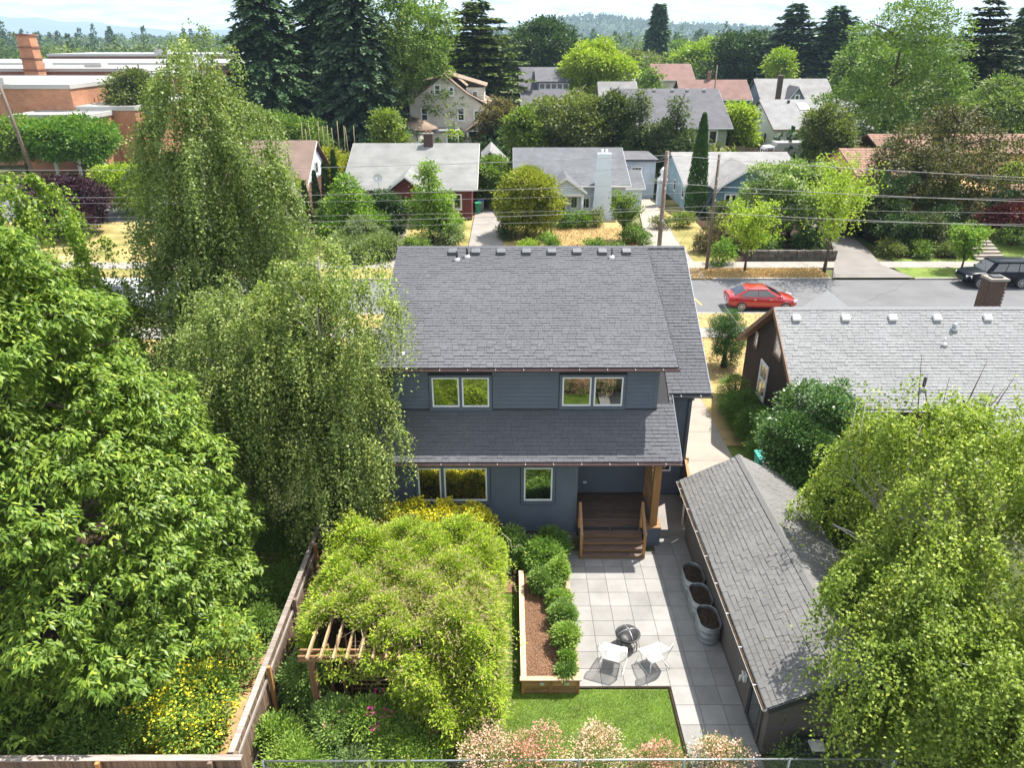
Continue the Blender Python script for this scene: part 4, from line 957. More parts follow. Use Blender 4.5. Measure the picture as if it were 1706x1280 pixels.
# ------------------------------------------------------------------ brown neighbour house
N = thing('house', 'dark brown shingled house with pale grey shingle roof at the right', 'house', (20, 28, 0))
nx, ne, nr, nf, nze, nzr = 11.1, 25.2, 29.0, 32.9, 2.75, 5.54
MB().prism([(11.4, 25.6, 0), (11.4, 32.5, 0), (11.4, 32.5, 2.95), (11.4, nr, 5.38), (11.4, 25.6, 2.95)], (22, 0, 0)).build('wall', 'brownwall', N)
nsl = (nzr-nze)/(nr-ne); na = math.atan(nsl); nf_z = nzr-nsl*(nf-nr)
nrf = MB().prism([(nx, ne, nze-.02), (nx, nr, nzr-.02), (nx, nr, nzr-.15), (nx, ne, nze-.15)], (24, 0, 0)).build('roof', 'underlay', N)
MB().prism([(nx, nr, nzr-.02), (nx, nf, nf_z-.02), (nx, nf, nf_z-.15), (nx, nr, nzr-.15)], (24, 0, 0)).build('roof', 'shingle_lt', N)
ext = MB().prism([(17.6, 24.35, nze-nsl*.85-.02), (17.6, ne, nze-.02), (17.6, ne, nze-.15), (17.6, 24.35, nze-nsl*.85-.15)], (17.5, 0, 0)).build('roof', 'underlay', N)
shingles(nrf, (nx, ne-.02, nze-.012), (1, 0, 0), (0, math.cos(na), math.sin(na)), 16, (nr-ne)/math.cos(na), 'shingle_lt', nparts=300, seed=15, wid=.27, expo=.14)
shingles(ext, (17.6, 24.33, nze-nsl*.85-.012), (1, 0, 0), (0, math.cos(na), math.sin(na)), 9, .84/math.cos(na), 'shingle_lt', nparts=0, seed=16)
rcn = MB()
for i in range(54): x = nx+.303*i; rcn.add([(x, nr-.14, nzr-.06), (x+.31, nr-.14, nzr-.05), (x+.31, nr, nzr+.05), (x, nr, nzr+.035), (x+.31, nr+.14, nzr-.05), (x, nr+.14, nzr-.06)], [(0, 1, 2, 3), (3, 2, 4, 5)])
rcn.build('ridge_cap', 'shingle_lt', nrf, kind='stuff')
for a_, b_ in (((nx-.02, nf+.05, nf_z-.08), (nx-.02, nr, nzr-.07)), ((nx-.02, nr, nzr-.07), (nx-.02, ne-.05, nze-.07))): MB().beam(a_, b_, .05, .2).build('bargeboard', 'browntrim', N)
for a_, b_ in (((nx+.3, nf-.02, nf_z-.165), (nx+.3, nr, nzr-.17)),): MB().beam(a_, b_, .58, .02).build('soffit', 'browntrim', N)
gutter(N, (nx, ne-.08, nze-.07), (17.55, ne-.08, nze-.07), 'gutteralu', .06)
window(N, (11.39, 28.5, 4.05), .95, 1.1, r=(0, -1, 0), trim='browntrim', sash='white', tw=.1, rows=2)
window(N, (11.39, 29.7, 1.85), 1.05, 1.7, r=(0, -1, 0), trim='white', sash='white', rows=2, tw=.1, bars=1)
window(N, (11.39, 31.2, 3.25), .5, .8, r=(0, -1, 0), trim='browntrim', sash='dwhite', tw=.07)
def onn(x, y): return (x, y, nze+nsl*(y-ne))
for x in (11.9, 13.95, 15.9, 17.75, 19.85, 21.85, 23.9): vent_box(nrf, Vector(onn(x, 28.55))+Vector((0, 0, .01)), nsl, 'white', .27)
pipe(nrf, onn(17.7, 27.55), .3, .04, 'alu'); pipe(nrf, onn(18.3, 28.1), .3, .09, 'steel', 'steel'); pipe(nrf, onn(16.3, 25.9), .5, .06, 'black')
# little gable on the street side, then the brick chimney
MB().prism([(14.0, 31.2, 3.8), (15.3, 31.2, 4.8), (16.6, 31.2, 3.8)], (0, 2.4, 0)).build('porch_roof', 'shingle_lt', N)
chm = box('chimney', 'mortar', N, 20.72, 30.2, 3.0, 21.42, 30.85, 6.3)
g = np.random.default_rng(5); mb = MB()
for k in range(44):
    z = 3.05+k*.075
    for i in range(4):
        o_ = (.5 if k % 2 else 0)
        x = 20.70+(i-o_)*.19; xa, xb = max(20.70, x), min(21.44, x+.18)
        if xb-xa > .03: mb.box(xa, 30.18-g.random()*.006, z, xb, 30.25, z+.065); mb.box(xa, 30.82, z, xb, 30.87, z+.065)
        y = 30.18+(i-o_)*.19; ya, yb = max(30.26, y), min(30.81, y+.18)
        if yb-ya > .03: mb.box(20.695-g.random()*.006, ya, z, 20.76, yb, z+.065); mb.box(21.38, ya, z, 21.445, yb, z+.065)
props(mb.build('brick', 'brick', chm), kind='stuff')
MB().box(20.66, 30.14, 6.3, 21.48, 30.91, 6.4).build('chimney_cap', 'mortar', chm); box('flue', 'black', chm, 20.85, 30.33, 6.4, 21.29, 30.72, 6.46)

# bins by the driveway hedge
def bin_(label, c, body, lid, group=None):
    t = thing('wheelie_bin', label, 'bin', c, group); x, y, z = c
    MB().prism([(x-.24, y-.27, z+.06), (x+.24, y-.27, z+.06), (x+.29, y-.33, z+1.0), (x-.29, y-.33, z+1.0)], (0, .56, 0)).build('body', body, t, bevel=.02)
    MB().prism([(x-.31, y-.38, z+1.0), (x-.31, y+.32, z+1.02), (x-.31, y+.30, z+1.09), (x-.31, y-.34, z+1.06)], (.62, 0, 0)).build('lid', lid, t, bevel=.015)
    for s in (-.24, .24): MB().tube([(x+s-.03, y+.25, z+.11), (x+s+.03, y+.25, z+.11)], .11, 12).build('wheel', 'black', t)
    MB().tube([(x-.22, y+.34, z+.95), (x+.22, y+.34, z+.95)], .02, 6).build('handle', body, t)
    return t
M['teal'] = mat('teal_plastic', (.015, .30, .25), .5); M['teal2'] = mat('green_plastic', (.02, .24, .12), .5); M['greyp'] = mat('grey_plastic', (.28, .30, .29), .6); M['bluep'] = mat('blue_plastic', (.03, .12, .45), .5)
bin_('teal lidded bin between the hedge and the garage roof', (9.95, 24.6, 0), 'teal', 'teal')
bin_('grey lidded bin in front of the teal bin behind the garage roof', (10.0, 23.75, 0), 'greyp', 'greyp')
bin_('green bin on the driveway corner of the dark red house', (-3.0, 72.3, .1), 'teal2', 'teal2')
bin_('blue lidded bin behind the green bin at the dark red house', (-2.75, 73.6, .1), 'greyp', 'bluep')
# ------------------------------------------------------------------ large trees near the camera
def tree_root(name, label, loc, group=None): return thing(name, label, 'tree', loc, group)
# broad-leaved tree at the left: drooping pointed leaves in rosettes
t = tree_root('leafy_tree', 'huge bright green tree with long drooping leaves filling the left foreground', (-11.7, 15.4, 0))
g = np.random.default_rng(201); lobes = []
def prof(z): return 5.3*(1-(max(0, z-2.5)/9.9)**1.5)**.8 if z > 2.5 else 4.6
for i in range(190):
    z = .9+11.0*g.random()**.85; rr = max(.45, prof(z)*(.72+.25*g.random()))*(.45+.55*g.random()**.4); a = g.random()*6.283; s = .55+.75*g.random()*(1-z/16)
    lobes.append((-11.8+rr*math.cos(a)*1.0, 15.5+rr*math.sin(a), z, s*1.15, s*1.15, s*.62))
lobes.append((-11.8, 15.5, 12.0, .5, .5, .7))
P, O = lobe_points(g, lobes, 10500, .72, up=.3)
k = 4200; z = .8+10.8*g.random(k); a = g.random(k)*6.283; pr_ = np.array([prof(v) for v in z])*(.74+.10*np.sin(a*5+z*1.7)+.10*np.sin(a*9-z*3.1)+.06*g.random(k))
P = np.concatenate([P, np.stack([-11.8+pr_*np.cos(a), 15.5+pr_*np.sin(a), z], 1)]); O = np.concatenate([O, nrm(np.stack([np.cos(a), np.sin(a), .6+0*a], 1))])
per = 14; n = len(P); Pc = np.repeat(P, per, 0); Oc = np.repeat(O, per, 0)
az_ = g.random(n*per)*6.283; D = np.stack([np.cos(az_), np.sin(az_), -.55-.5*g.random(n*per)], 1)+Oc*.35
off = g.normal(size=(n*per, 3))*.06+np.repeat(g.normal(size=(n, 3)), per, 0)*.02
cl_ = np.repeat(g.random(n), per)
V = leaves(Pc+off, D, np.array([0, 0, 1.])+Oc*.4+g.normal(size=(n*per, 3))*.15, .185*(.6+.6*g.random(n*per)), .060, .22)
quads_mesh('crown', V, 'lf_cherry', t, np.clip(.5*cl_+.5*g.random(n*per), 0, .99))
mb = MB(); pts = trunk(mb, (-11.8, 15.5, 0), (-11.8, 15.5, 11.3), .28, .05, g)
for i in range(40):
    z = 1.5+i*.24; a = i*2.4; L_ = prof(z)*.8; p = Vector((-11.8, 15.5, z)); mb.tube([p, p+Vector((math.cos(a)*L_*.5, math.sin(a)*L_*.5, .5)), p+Vector((math.cos(a)*L_, math.sin(a)*L_, .6))], [.07, .045, .015], 5)
mb.build('trunk', 'bark', t)
# yellow flowering shrub below it
shrub('flowering_shrub', 'yellow-flowering shrub by the dirt path left of the board fence', 'shrub', (-7.9, 12.7, 0), 1.0, 1.7, 'lf_shrub2', 420, 26, .09, .04, 210, cr=.12, flowers=('petal_yellow', 170, .07, .08))
shrub('flowering_shrub', 'yellow-flowering shrub under the right edge of the huge left tree', 'shrub', (-7.75, 14.6, 0), .85, 1.8, 'lf_shrub2', 320, 26, .09, .04, 211, cr=.12, flowers=('petal_yellow', 90, .07, .08))
for i, (x, y, r, h, lab) in enumerate(((-9.6, 12.0, 1.0, 1.5, 'dark green shrub under the huge left tree near the bottom fence'), (-11.8, 12.0, 1.1, 1.6, 'dark green shrub in the bottom left corner above the fence'), (-6.9, 17.6, .55, 1.2, 'dark shrub in the shade left of the board fence'), (-6.8, 20.6, .8, 1.5, 'dark shrub at the far end of the board fence'), (-7.1, 16.1, .5, 1.0, 'dark low shrub in the shade of the huge left tree beside the dirt path'), (-8.0, 17.2, .8, 1.5, 'dark shrub under the right side of the huge left tree'), (-7.5, 19.2, .7, 1.4, 'dark shrub below the middle weeping birch by the fence'), (-5.35, 18.6, .6, 1.9, 'green shrub between the fence and the far left corner of the vine'))):
    shrub('shrub', lab, 'shrub', (x, y, 0), r, h, 'lf_hedge', int(300*r), 26, .09, .035, 220+i, cr=.12)
# weeping birches behind it and beside the house
def birch(label, base, top, r, m, ns, seed, zlo=1.0, length=2.2, lean=(0, 0), npn=26, leaf=(.085, .055), squash=1., bulge=.45, extra=(), clip=None, nl=46):
    t = tree_root('birch_tree', label, base); g = np.random.default_rng(seed); bx_, by_, _ = base; Z = top
    lobes = []
    for i in range(nl):
        s = g.random()**.8; z = zlo+1.0+(Z-zlo-1.6)*s; q = (1-((s-bulge)/(1-bulge if s > bulge else bulge+.35))**2)**.6 if abs(s-bulge) < 1 else .2
        rr = r*max(.16, q)*(.25+.6*g.random()); a = g.random()*6.283; k = r*(.16+.16*g.random())*(.6+.6*max(.3, q))
        lobes.append((bx_+lean[0]*s+rr*math.cos(a)*squash, by_+lean[1]*s+rr*math.sin(a), z, k, k, k*1.25))
    lobes.append((bx_+lean[0], by_+lean[1], Z-.5, r*.13, r*.13, .6)); lobes += list(extra)
    if clip: lobes = [l for l in lobes if clip(l)]
    P, O = lobe_points(g, lobes, ns//11, .6, up=.35); P, O = cluster(g, P, O, 11, .15)
    V, rn = strands(g, P, O, npn, .1, leaf[0], leaf[1], length, .3)
    ok = V[:, :, 2].min(1) > .15
    if clip: ok &= (V[:, 0, 0]-.44*V[:, 0, 2] > np.where(V[:, 0, 1] < 13.2, 5.1, 6.8+.35*np.sin(V[:, 0, 1]*2.1)))
    quads_mesh('crown', V[ok], m, t, rn[ok])
    mb = MB(); pts = trunk(mb, base, (bx_+lean[0], by_+lean[1], Z-.6), .20, .03, g, wob=.12)
    for i in range(26):
        l = lobes[g.integers(0, len(lobes))]; zz_ = max(zlo, l[2]-1.5-g.random()*1.2); s = (zz_)/(Z); p = Vector((bx_+lean[0]*s, by_+lean[1]*s, zz_)); q = Vector(l[:3])
        mb.tube([p, p.lerp(q, .5)+Vector((0, 0, .4)), q], [.055, .035, .012], 5)
    mb.build('trunk', 'birchbark', t); return t
birch('tall weeping birch with white trunk rising above the school roofs', (-11.6, 27.5, 0), 16.0, 2.85, 'lf_birch', 5600, 301, zlo=1.5, length=2.3, npn=28, lean=(.75, .6), nl=95, leaf=(.10, .07), bulge=.42)
birch('weeping birch hanging over the left edge of the house roof', (-6.15, 20.6, 0), 10.5, 2.9, 'lf_birch2', 4200, 302, zlo=1.4, length=1.9, npn=28, lean=(.5, .6), nl=75, bulge=.5)
birch('weeping birch between the tall birch and the vine-covered pergola', (-9.0, 22.0, 0), 9.0, 2.7, 'lf_birch', 3400, 303, zlo=1.2, length=1.9, npn=28, nl=60)
birch('green weeping tree behind the left foreground tree at the left edge', (-16.5, 25.0, 0), 11.8, 3.2, 'lf_cherry', 1700, 304, zlo=1.5, length=1.6, leaf=(.12, .08))
birch('large yellow-green weeping birch covering the garage roof at the right', (11.7, 15.3, 0), 7.1, 4.4, 'lf_rbirch', 4300, 305, zlo=1.2, length=1.7, npn=26, leaf=(.085, .065), bulge=.30, nl=120, clip=lambda l: l[0]-l[3]-.44*(l[2]) > 5.8)
birch('second yellow-green weeping birch near the bottom right corner', (9.1, 12.1, 0), 5.2, 3.1, 'lf_rbirch', 3000, 306, zlo=.6, length=1.9, npn=26, leaf=(.08, .06), bulge=.4, nl=50, clip=lambda l: l[0]-l[3]-.44*(l[2]) > 5.2)
# upright thin shoots of the right birch over the pale roof
t = tree_root('thin_tree', 'thin sparse tree with upright leafy shoots in front of the pale grey roof', (11.5, 18.3, 0)); g = np.random.default_rng(310); mb = MB(); Q = []
for i in range(24):
    x = 9.2+i*.26+g.normal()*.2; y = 17.4+g.normal()*.9; h = 6.0+g.random()*1.7+.6*math.sin(i*.8); p = [(11.5, 18.3, 2.2), ((x+11.3)/2, y, 3.9), (x, y, 4.9), (x+g.normal()*.12, y, h)]
    mb.tube(p, [.06, .035, .02, .006], 5); k = 190; zz_ = 3.4+(h-3.4)*g.random(k)**.8; PP = np.stack([np.full(k, x)+g.normal(size=k)*.17, np.full(k, y)+g.normal(size=k)*.17, zz_], 1)
    Q.append(leaves(PP, rdir(g, k)+np.array([0, 0, -.5]), rdir(g, k)+np.array([0, 0, .6]), .10, .07))
mb.tube([(11.5, 18.3, 0), (11.5, 18.3, 2.3)], [.1, .07], 6); mb.build('trunk', 'birchbark', t); quads_mesh('crown', np.concatenate(Q), 'lf_rbirch', t)
t = tree_root('bare_tree', 'thin bare-branched tree in front of the pale grey roof at the right edge', (13.4, 19.5, 0)); mb = MB()
for i in range(9):
    a = i*.7; mb.tube([(13.4, 19.5, 0), (13.4+math.cos(a)*.3, 19.5+math.sin(a)*.3, 3.4), (13.4+math.cos(a)*.9, 19.5+math.sin(a)*.8, 4.8+g.random()), (13.4+math.cos(a)*1.3, 19.5+math.sin(a), 6.2+g.random()*1.4)], [.06, .045, .025, .006], 5)
mb.build('trunk', 'bark', t)
# holly, hedge and juniper between the houses
def bush_tree(name, label, c, r, h, m, n, per, L, W, seed, zlo=.3, cr=.14, cone=False, group=None, cat='tree', sq=(1, 1)):
    t = thing(name, label, cat, c, group); g = np.random.default_rng(seed)
    lob = auto_lobes(g, zlo+r*.25, h-r*.2, r, 9, shape='cone' if cone else 'round'); lob = [(c[0]+l[0]*sq[0], c[1]+l[1]*sq[1], c[2]+l[2], *l[3:]) for l in lob]
    P, O = lobe_points(g, lob, n, .7, up=.25); V, rn = clump_leaves(g, P, O, per, cr, L, W, .15); quads_mesh('crown', V, m, t, rn)
    mb = MB(); trunk(mb, c, (c[0], c[1], c[2]+h*.85), .09+.02*h, .02, g); mb.build('trunk', 'bark', t); return t
bush_tree('holly_tree', 'dark glossy-leaved tree between the garage and the brown house', (10.9, 22.4, 0), 1.75, 5.2, 'lf_holly', 1500, 30, .10, .055, 320)
bush_tree('holly_tree', 'second dark glossy-leaved tree right behind the garage roof under the birch', (12.7, 21.3, 0), 1.5, 4.0, 'lf_holly', 900, 30, .10, .055, 321)
for i, (x, y, r, h, lab) in enumerate(((10.35, 30.2, .75, 1.9, 'far clump of the green hedge beside the driveway'), (10.4, 28.8, .85, 1.9, 'middle clump of the green hedge beside the driveway'), (10.55, 27.3, .85, 1.8, 'third clump of the green hedge beside the driveway, below the white window'), (10.6, 25.8, .8, 1.7, 'near clump of the green hedge beside the driveway'))):
    bush_tree('hedge_shrub', lab, (x, y, 0), r, h, 'lf_hedge', int(620*r), 26, .06, .03, 330+i, .0, .09, group='hedge clumps beside the driveway', cat='hedge')
bush_tree('juniper_shrub', 'leaning layered juniper at the front corner of the brown house', (11.3, 35.2, 0), .95, 3.4, 'lf_juniper', 650, 30, .09, .03, 340, .4, .1, cat='shrub')
# trees below and behind the camera that the windows mirror
bush_tree('leafy_tree', 'green tree standing behind the fence, mirrored in the upper windows', (-2.2, 7.2, 0), 2.3, 5.0, 'leaf_lime2', 500, 22, .16, .08, 350)
bush_tree('leafy_tree', 'bronze tree standing behind the fence, mirrored in the right upper window', (4.6, 6.8, 0), 2.2, 4.6, 'leaf_bronze', 500, 22, .16, .08, 351)

# ------------------------------------------------------------------ vehicles (built facing +x)
M['carred'] = mat('red_car_paint', (.33, .008, .012), .22, coat=1.); M['carblack'] = mat('black_car_paint', (.006, .008, .013), .3, coat=0., spec=.15); M['carwhite'] = mat('white_car_paint', (.75, .76, .78), .3, coat=.6)
M['carglass'] = glassmat('car_glass', .12, (.010, .013, .017)); M['tyre'] = mat('tyre_rubber', (.02, .02, .02), .85); M['rimm'] = mat('alloy_wheel', (.5, .51, .53), .3, metal=.8); M['lampw'] = mat('head_lamp', (.75, .78, .8), .1); M['lampr'] = mat('tail_lamp', (.45, .01, .01), .15)
M['plate'] = mat('number_plate', (.7, .7, .7), .5); M['chrome'] = mat('chrome', (.7, .7, .72), .15, metal=1.)
def car(name, label, cat, L, W, beltz, top, prof, cabin, paint, rw=.32, wx=(-1.35, 1.4), suv=False):
    """prof: (x, bottom z, deck z, half width) stations; cabin: roof/belt corner x's"""
    t = thing(name, label, cat, (0, 0, 0)); rows = []
    for x, zb, zt_, hw in prof:
        pts = [(0, zb), (hw*.80, zb), (hw*.96, zb+.10), (hw, zb+(zt_-zb)*.35), (hw*.985, zb+(zt_-zb)*.62), (hw*.93, zt_-.09), (hw*.84, zt_-.01), (hw*.45, zt_+.02), (0, zt_+.03)]
        rows.append([(x, y, z) for y, z in pts]+[(x, -y, z) for y, z in pts[-2:0:-1]])
    mb = MB(); mb.grid(rows, True, True); mb.add(rows[0], [tuple(range(len(rows[0])-1, -1, -1))]); mb.add(rows[-1], [tuple(range(len(rows[-1])))])
    body = mb.build('body', paint, t)
    body.modifiers.new('sub', 'SUBSURF').levels = 2; body.modifiers['sub'].render_levels = 2
    xb0, xr0, xr1, xb1 = cabin; hwb = W/2*.90; hwr = W/2*.70
    def gp(x, s, f):   # s side, f 0 belt..1 roof
        return Vector((x, s*(hwb+(hwr-hwb)*f), beltz+(top-.05-beltz)*f))
    cab = MB(); n = 9; rr = []
    for f in (0, .25, .5, .75, .93, 1.0):
        xa = xb0+(xr0-xb0)*f; xz = xb1+(xr1-xb1)*f; hw = hwb+(hwr-hwb)*f; z = beltz-.02+(top-.04-beltz)*f; ring = []
        for k in range(8): ring.append((xa+(xz-xa)*k/7, -hw*(1-.04*abs(k/7-.5)*2), z))
        for k in range(1, 5): ring.append((xz+.04*math.sin(k/5*3.14), -hw+2*hw*k/5, z))
        for k in range(8): ring.append((xz+(xa-xz)*k/7, hw*(1-.04*abs(k/7-.5)*2), z))
        for k in range(1, 5): ring.append((xa-.04*math.sin(k/5*3.14), hw-2*hw*k/5, z))
        rr.append(ring)
    cab.grid(rr, True, True); cx_ = (xr0+xr1)/2; m_ = len(ring)
    cab.add([(cx_+(p[0]-cx_)*q, p[1]*q, top-.04+.05*(1-q*q)) for q in (1., .8, .5, .02) for p in ring], [(a*m_+j, a*m_+(j+1) % m_, (a+1)*m_+(j+1) % m_, (a+1)*m_+j) for a in range(3) for j in range(m_)], True)
    cab.build('cabin', paint, t)
    def pane(corners, nm): 
        c = [Vector(p) for p in corners]; nn = (c[1]-c[0]).cross(c[2]-c[0]).normalized(); ctr = sum(c, Vector())/len(c)
        if nn.dot(ctr-Vector((cx_, 0, beltz))) < 0: nn = -nn
        MB().add([p+nn*.012 for p in c]+[p-nn*.01 for p in c], [tuple(range(len(c))), tuple(range(2*len(c)-1, len(c)-1, -1))]+[((i+1) % len(c), i, len(c)+i, len(c)+(i+1) % len(c)) for i in range(len(c))]).build(nm, 'carglass', t)
    def e(f): return xb0+(xr0-xb0)*f, xb1+(xr1-xb1)*f
    for s in (-1, 1):
        cuts = [.06, .50, .94] if not suv else [.04, .36, .66, .95]
        for a, b in zip(cuts[:-1], cuts[1:]):
            q = []
            for f, u in ((.12, a+.01), (.12, b-.01), (.86, b-.01), (.86, a+.01)):
                x0_, x1_ = e(f); ins = .10; q.append(gp(x0_+ins+(x1_-x0_-2*ins)*u, s, f)+Vector((0, s*.006, 0)))
            pane(q, 'side_window')
        MB().box(*( (xb1-.28, min(s*hwb, s*(hwb+.17)), beltz+.0, xb1-.12, max(s*hwb, s*(hwb+.17)), beltz+.13))).build('mirror', paint, t, bevel=.03)
        for hx in ((xb0+xb1)/2-.28, (xb0+xb1)/2+.68): box('door_handle', 'chrome' if not suv else paint, t, hx, min(s*W*.485, s*W*.505), beltz-.14, hx+.18, max(s*W*.485, s*W*.505), beltz-.115)
        MB().tube([((xb0+xb1)/2+.12, s*W*.497, .34), ((xb0+xb1)/2+.12, s*W*.478, beltz-.05)], .006, 4).build('door_seam', 'black', t)
    for fx, nm in ((1, 'windscreen'), (0, 'rear_window')):
        q = [Vector((e(f)[fx]+(.035 if fx else -.035), s*(hwb+(hwr-hwb)*f)*.86, beltz-.02+(top-.04-beltz)*f)) for f, s in ((.10, -1), (.10, 1), (.90, 1), (.90, -1))]
        pane(q, nm)
    for x in wx:
        for s in (-1, 1):
            yw = s*(W/2-.10)
            tw = MB(); tw.tube([(x, yw-s*.12, rw), (x, yw-s*.10, rw), (x, yw+s*.08, rw), (x, yw+s*.105, rw)], [rw*.85, rw, rw, rw*.9], 24); wo = tw.build('wheel', 'tyre', t)
            rm_ = MB(); rm_.tube([(x, yw+s*.10, rw), (x, yw+s*.112, rw)], rw*.18, 12)
            for k in range(10):
                a = k*.6283; rm_.beam((x+math.cos(a)*rw*.15, yw+s*.108, rw+math.sin(a)*rw*.15), (x+math.cos(a)*rw*.66, yw+s*.112, rw+math.sin(a)*rw*.66), .03, .02, (0, 1, 0))
            ri = [(x+math.cos(k*.2618)*rw*.68, yw+s*.108, rw+math.sin(k*.2618)*rw*.68) for k in range(25)]; rm_.tube(ri, .016, 5, False); rm_.build('rim', 'rimm', wo)
            ar = [(x+math.cos(a)*rw*1.16, s*(W/2-.012), rw+math.sin(a)*rw*1.16) for a in np.linspace(-.15, 3.29, 16)]; MB().tube(ar, .022, 6).build('wheel_arch', 'black' if suv else paint, t)
    for s in (-1, 1):
        MB().prism([(L/2-.28, s*W*.46, .62+.1*suv), (L/2-.02, s*W*.36, .60+.1*suv), (L/2-.02, s*W*.36, .74+.12*suv), (L/2-.30, s*W*.46, .78+.12*suv)], (0, -s*.12, 0)).build('headlight', 'lampw', t)
        MB().prism([(-L/2+.16, s*W*.485, .72+.1*suv), (-L/2-.0, s*W*.40, .70+.1*suv), (-L/2-.0, s*W*.40, .88+.2*suv), (-L/2+.18, s*W*.475, .90+.2*suv)], (0, -s*.12, 0)).build('tail_light', 'lampr', t)
    box('number_plate', 'plate', t, -L/2-.03, -.16, .55, -L/2-.005, .16, .66); box('grille', 'black', t, L/2-.02, -.42, .42, L/2+.015, .42, .58+.1*suv, bevel=.02)
    if suv:
        for s in (-1, 1): MB().tube([(xr0+.1, s*hwr*.9, top+.01), (xr0+.2, s*hwr*.9, top+.07), (xr1-.2, s*hwr*.9, top+.07), (xr1-.1, s*hwr*.9, top+.01)], .02, 6).build('roof_rail', 'black', t)
    return t
sedan_prof = [(-2.16, .42, .82, .66), (-2.12, .30, .96, .80), (-1.9, .22, 1.01, .87), (-1.2, .20, 1.02, .90), (-.4, .19, .99, .90), (.5, .19, .97, .90), (1.1, .20, .93, .89), (1.7, .22, .84, .85), (2.05, .28, .72, .76), (2.17, .36, .60, .60)]
rc_ = car('parked_car', 'red sedan parked on the near side of the street behind the brown house', 'car', 4.34, 1.80, .93, 1.45, sedan_prof, (-1.95, -1.0, .25, 1.22), 'carred')
rc_.location = (16.1, 44.7, .01); rc_.rotation_euler = (0, 0, R(-2))
suv_prof = [(-2.36, .50, .98, .72), (-2.32, .40, 1.10, .86), (-2.0, .32, 1.14, .93), (-1.0, .30, 1.15, .96), (0, .29, 1.14, .96), (1.0, .30, 1.12, .96), (1.7, .32, 1.10, .94), (2.15, .36, 1.03, .90), (2.34, .44, .90, .80), (2.38, .52, .74, .66)]
sv = car('parked_car', 'black four-wheel-drive parked on the far side of the street at the right edge', 'car', 4.76, 1.94, 1.08, 1.84, suv_prof, (-2.28, -2.05, .55, 1.12), 'carblack', .39, (-1.42, 1.45), True)
sv.location = (34.0, 49.45, .01); sv.rotation_euler = (0, 0, R(180))
wc = car('parked_car', 'white car in the dark garage below the brown-roofed house', 'car', 4.34, 1.80, .93, 1.45, sedan_prof, (-1.95, -1.0, .25, 1.22), 'carwhite'); wc.location = (-20.3, 64.9, .05); wc.rotation_euler = (0, 0, R(-90))
van = car('parked_car', 'white car parked on the street, glimpsed through the weeping birches', 'car', 4.76, 1.94, 1.08, 1.84, suv_prof, (-2.28, -2.05, .55, 1.12), 'carwhite', .36, (-1.42, 1.45), True); van.location = (-24.0, 44.8, .01)
place(wc, (48.5, 118, .05), R(35), label='white car in the yard right of the green-grey house')
# ------------------------------------------------------------------ poles and wires
def pole(label, base, top, r, arm=None, extra=None, pm='pole'):
    t = thing('utility_pole', label, 'utility pole', base); b = Vector(base); q = Vector(top)
    MB().tube([b, b.lerp(q, .5), q], [r, r*.88, r*.75], 12).build('shaft', pm, t)
    if arm:
        for z in arm: MB().beam(b.lerp(q, z)+Vector((0, -.13, 0))-Vector((.7, 0, 0)), b.lerp(q, z)+Vector((.7, -.13, 0)), .09, .11).build('crossarm', pm, t)
    for z in (.97, .8, .62): MB().tube([b.lerp(q, z)+Vector((0, -r, 0)), b.lerp(q, z)+Vector((0, -r-.14, 0)), b.lerp(q, z)+Vector((0, -r-.14, .10))], .03, 6).build('insulator', 'gutteralu', t)
    if extra: extra(t, b, q)
    return t
pole('thick brown utility pole behind the right end of the house ridge', (8.75, 41.9, 0), (8.75, 41.9, 10.1), .15)
pole('brown utility pole on the dry verge across the street beside the round green bush', (14.75, 53.0, 0), (14.75, 53.1, 8.35), .13)
def boxex(t, b, q): box('transformer_box', 'gutteralu', t, b.x-.2, b.y-.4, 3.9, b.x+.16, b.y-.14, 4.8)
pole('leaning brown utility pole with a grey box in front of the brown-roofed house', (-17.9, 62.4, 0), (-18.1, 62.6, 7.5), .17, extra=boxex)
pole('tall grey leaning utility pole at the far left beside the purple tree', (-53.0, 84.3, 0), (-54.2, 84, 12.9), .22, arm=(.96,), pm='pole')
pole('thin utility pole with a street lamp beyond the tiled roofs in the middle distance', (30.9, 118, 0), (30.9, 118, 12.0), .12)
M['wiregrey'] = mat('wire_grey', (.22, .22, .22), .6)
def wire(name, label, pts, sag, r=.011, m='wiregrey', group='overhead wires along the street'):
    mb = MB(); k = len(pts)
    for a, b in zip(pts[:-1], pts[1:]):
        a, b = Vector(a), Vector(b); mb.tube([a.lerp(b, s)-Vector((0, 0, sag*4*s*(1-s)*((a-b).length/40))) for s in np.linspace(0, 1, 14)], r, 5, False)
    o = mb.build(name, m); props(o, label, 'wire', group)
wd = [(9.9, 'topmost overhead wire, strung along the street from the thick pole', 8.1, .014), (8.4, 'second overhead wire from the top along the street', 7.0, .014), (6.9, 'third overhead wire along the street, just above the black car', 5.75, .014)]
for zl, lab, zr_, rr_ in wd: wire('overhead_wire', lab, [(-40, 41.75, zl-.6), (8.75, 41.75, zl), (52, 41.75, zr_)], .35, rr_)
for k, (z, lab) in enumerate(((5.2, 'fourth overhead wire, a low grey line before the grey roofs'), (4.2, 'fifth overhead wire, low line above the front gardens'), (3.4, 'lowest overhead wire, crossing the front gardens just above the house ridge'))):
    wire('overhead_wire', lab, [(-60, 53, z-.1+.3), (14.75, 52.9, z+.6), (60, 53, z+.2)], .3, .010, 'wiregrey')
wire('service_wire', 'slanting service wire from the verge pole to the blue gabled house', [(14.75, 53.0, 5.6), (20.5, 70, 4.0)], .3, .014, group='service wires')
wire('service_wire', 'slanting service wire from the leaning pole towards the birch', [(-18, 62.4, 5.2), (-29, 60, 3.0)], .3, .014, group='service wires')
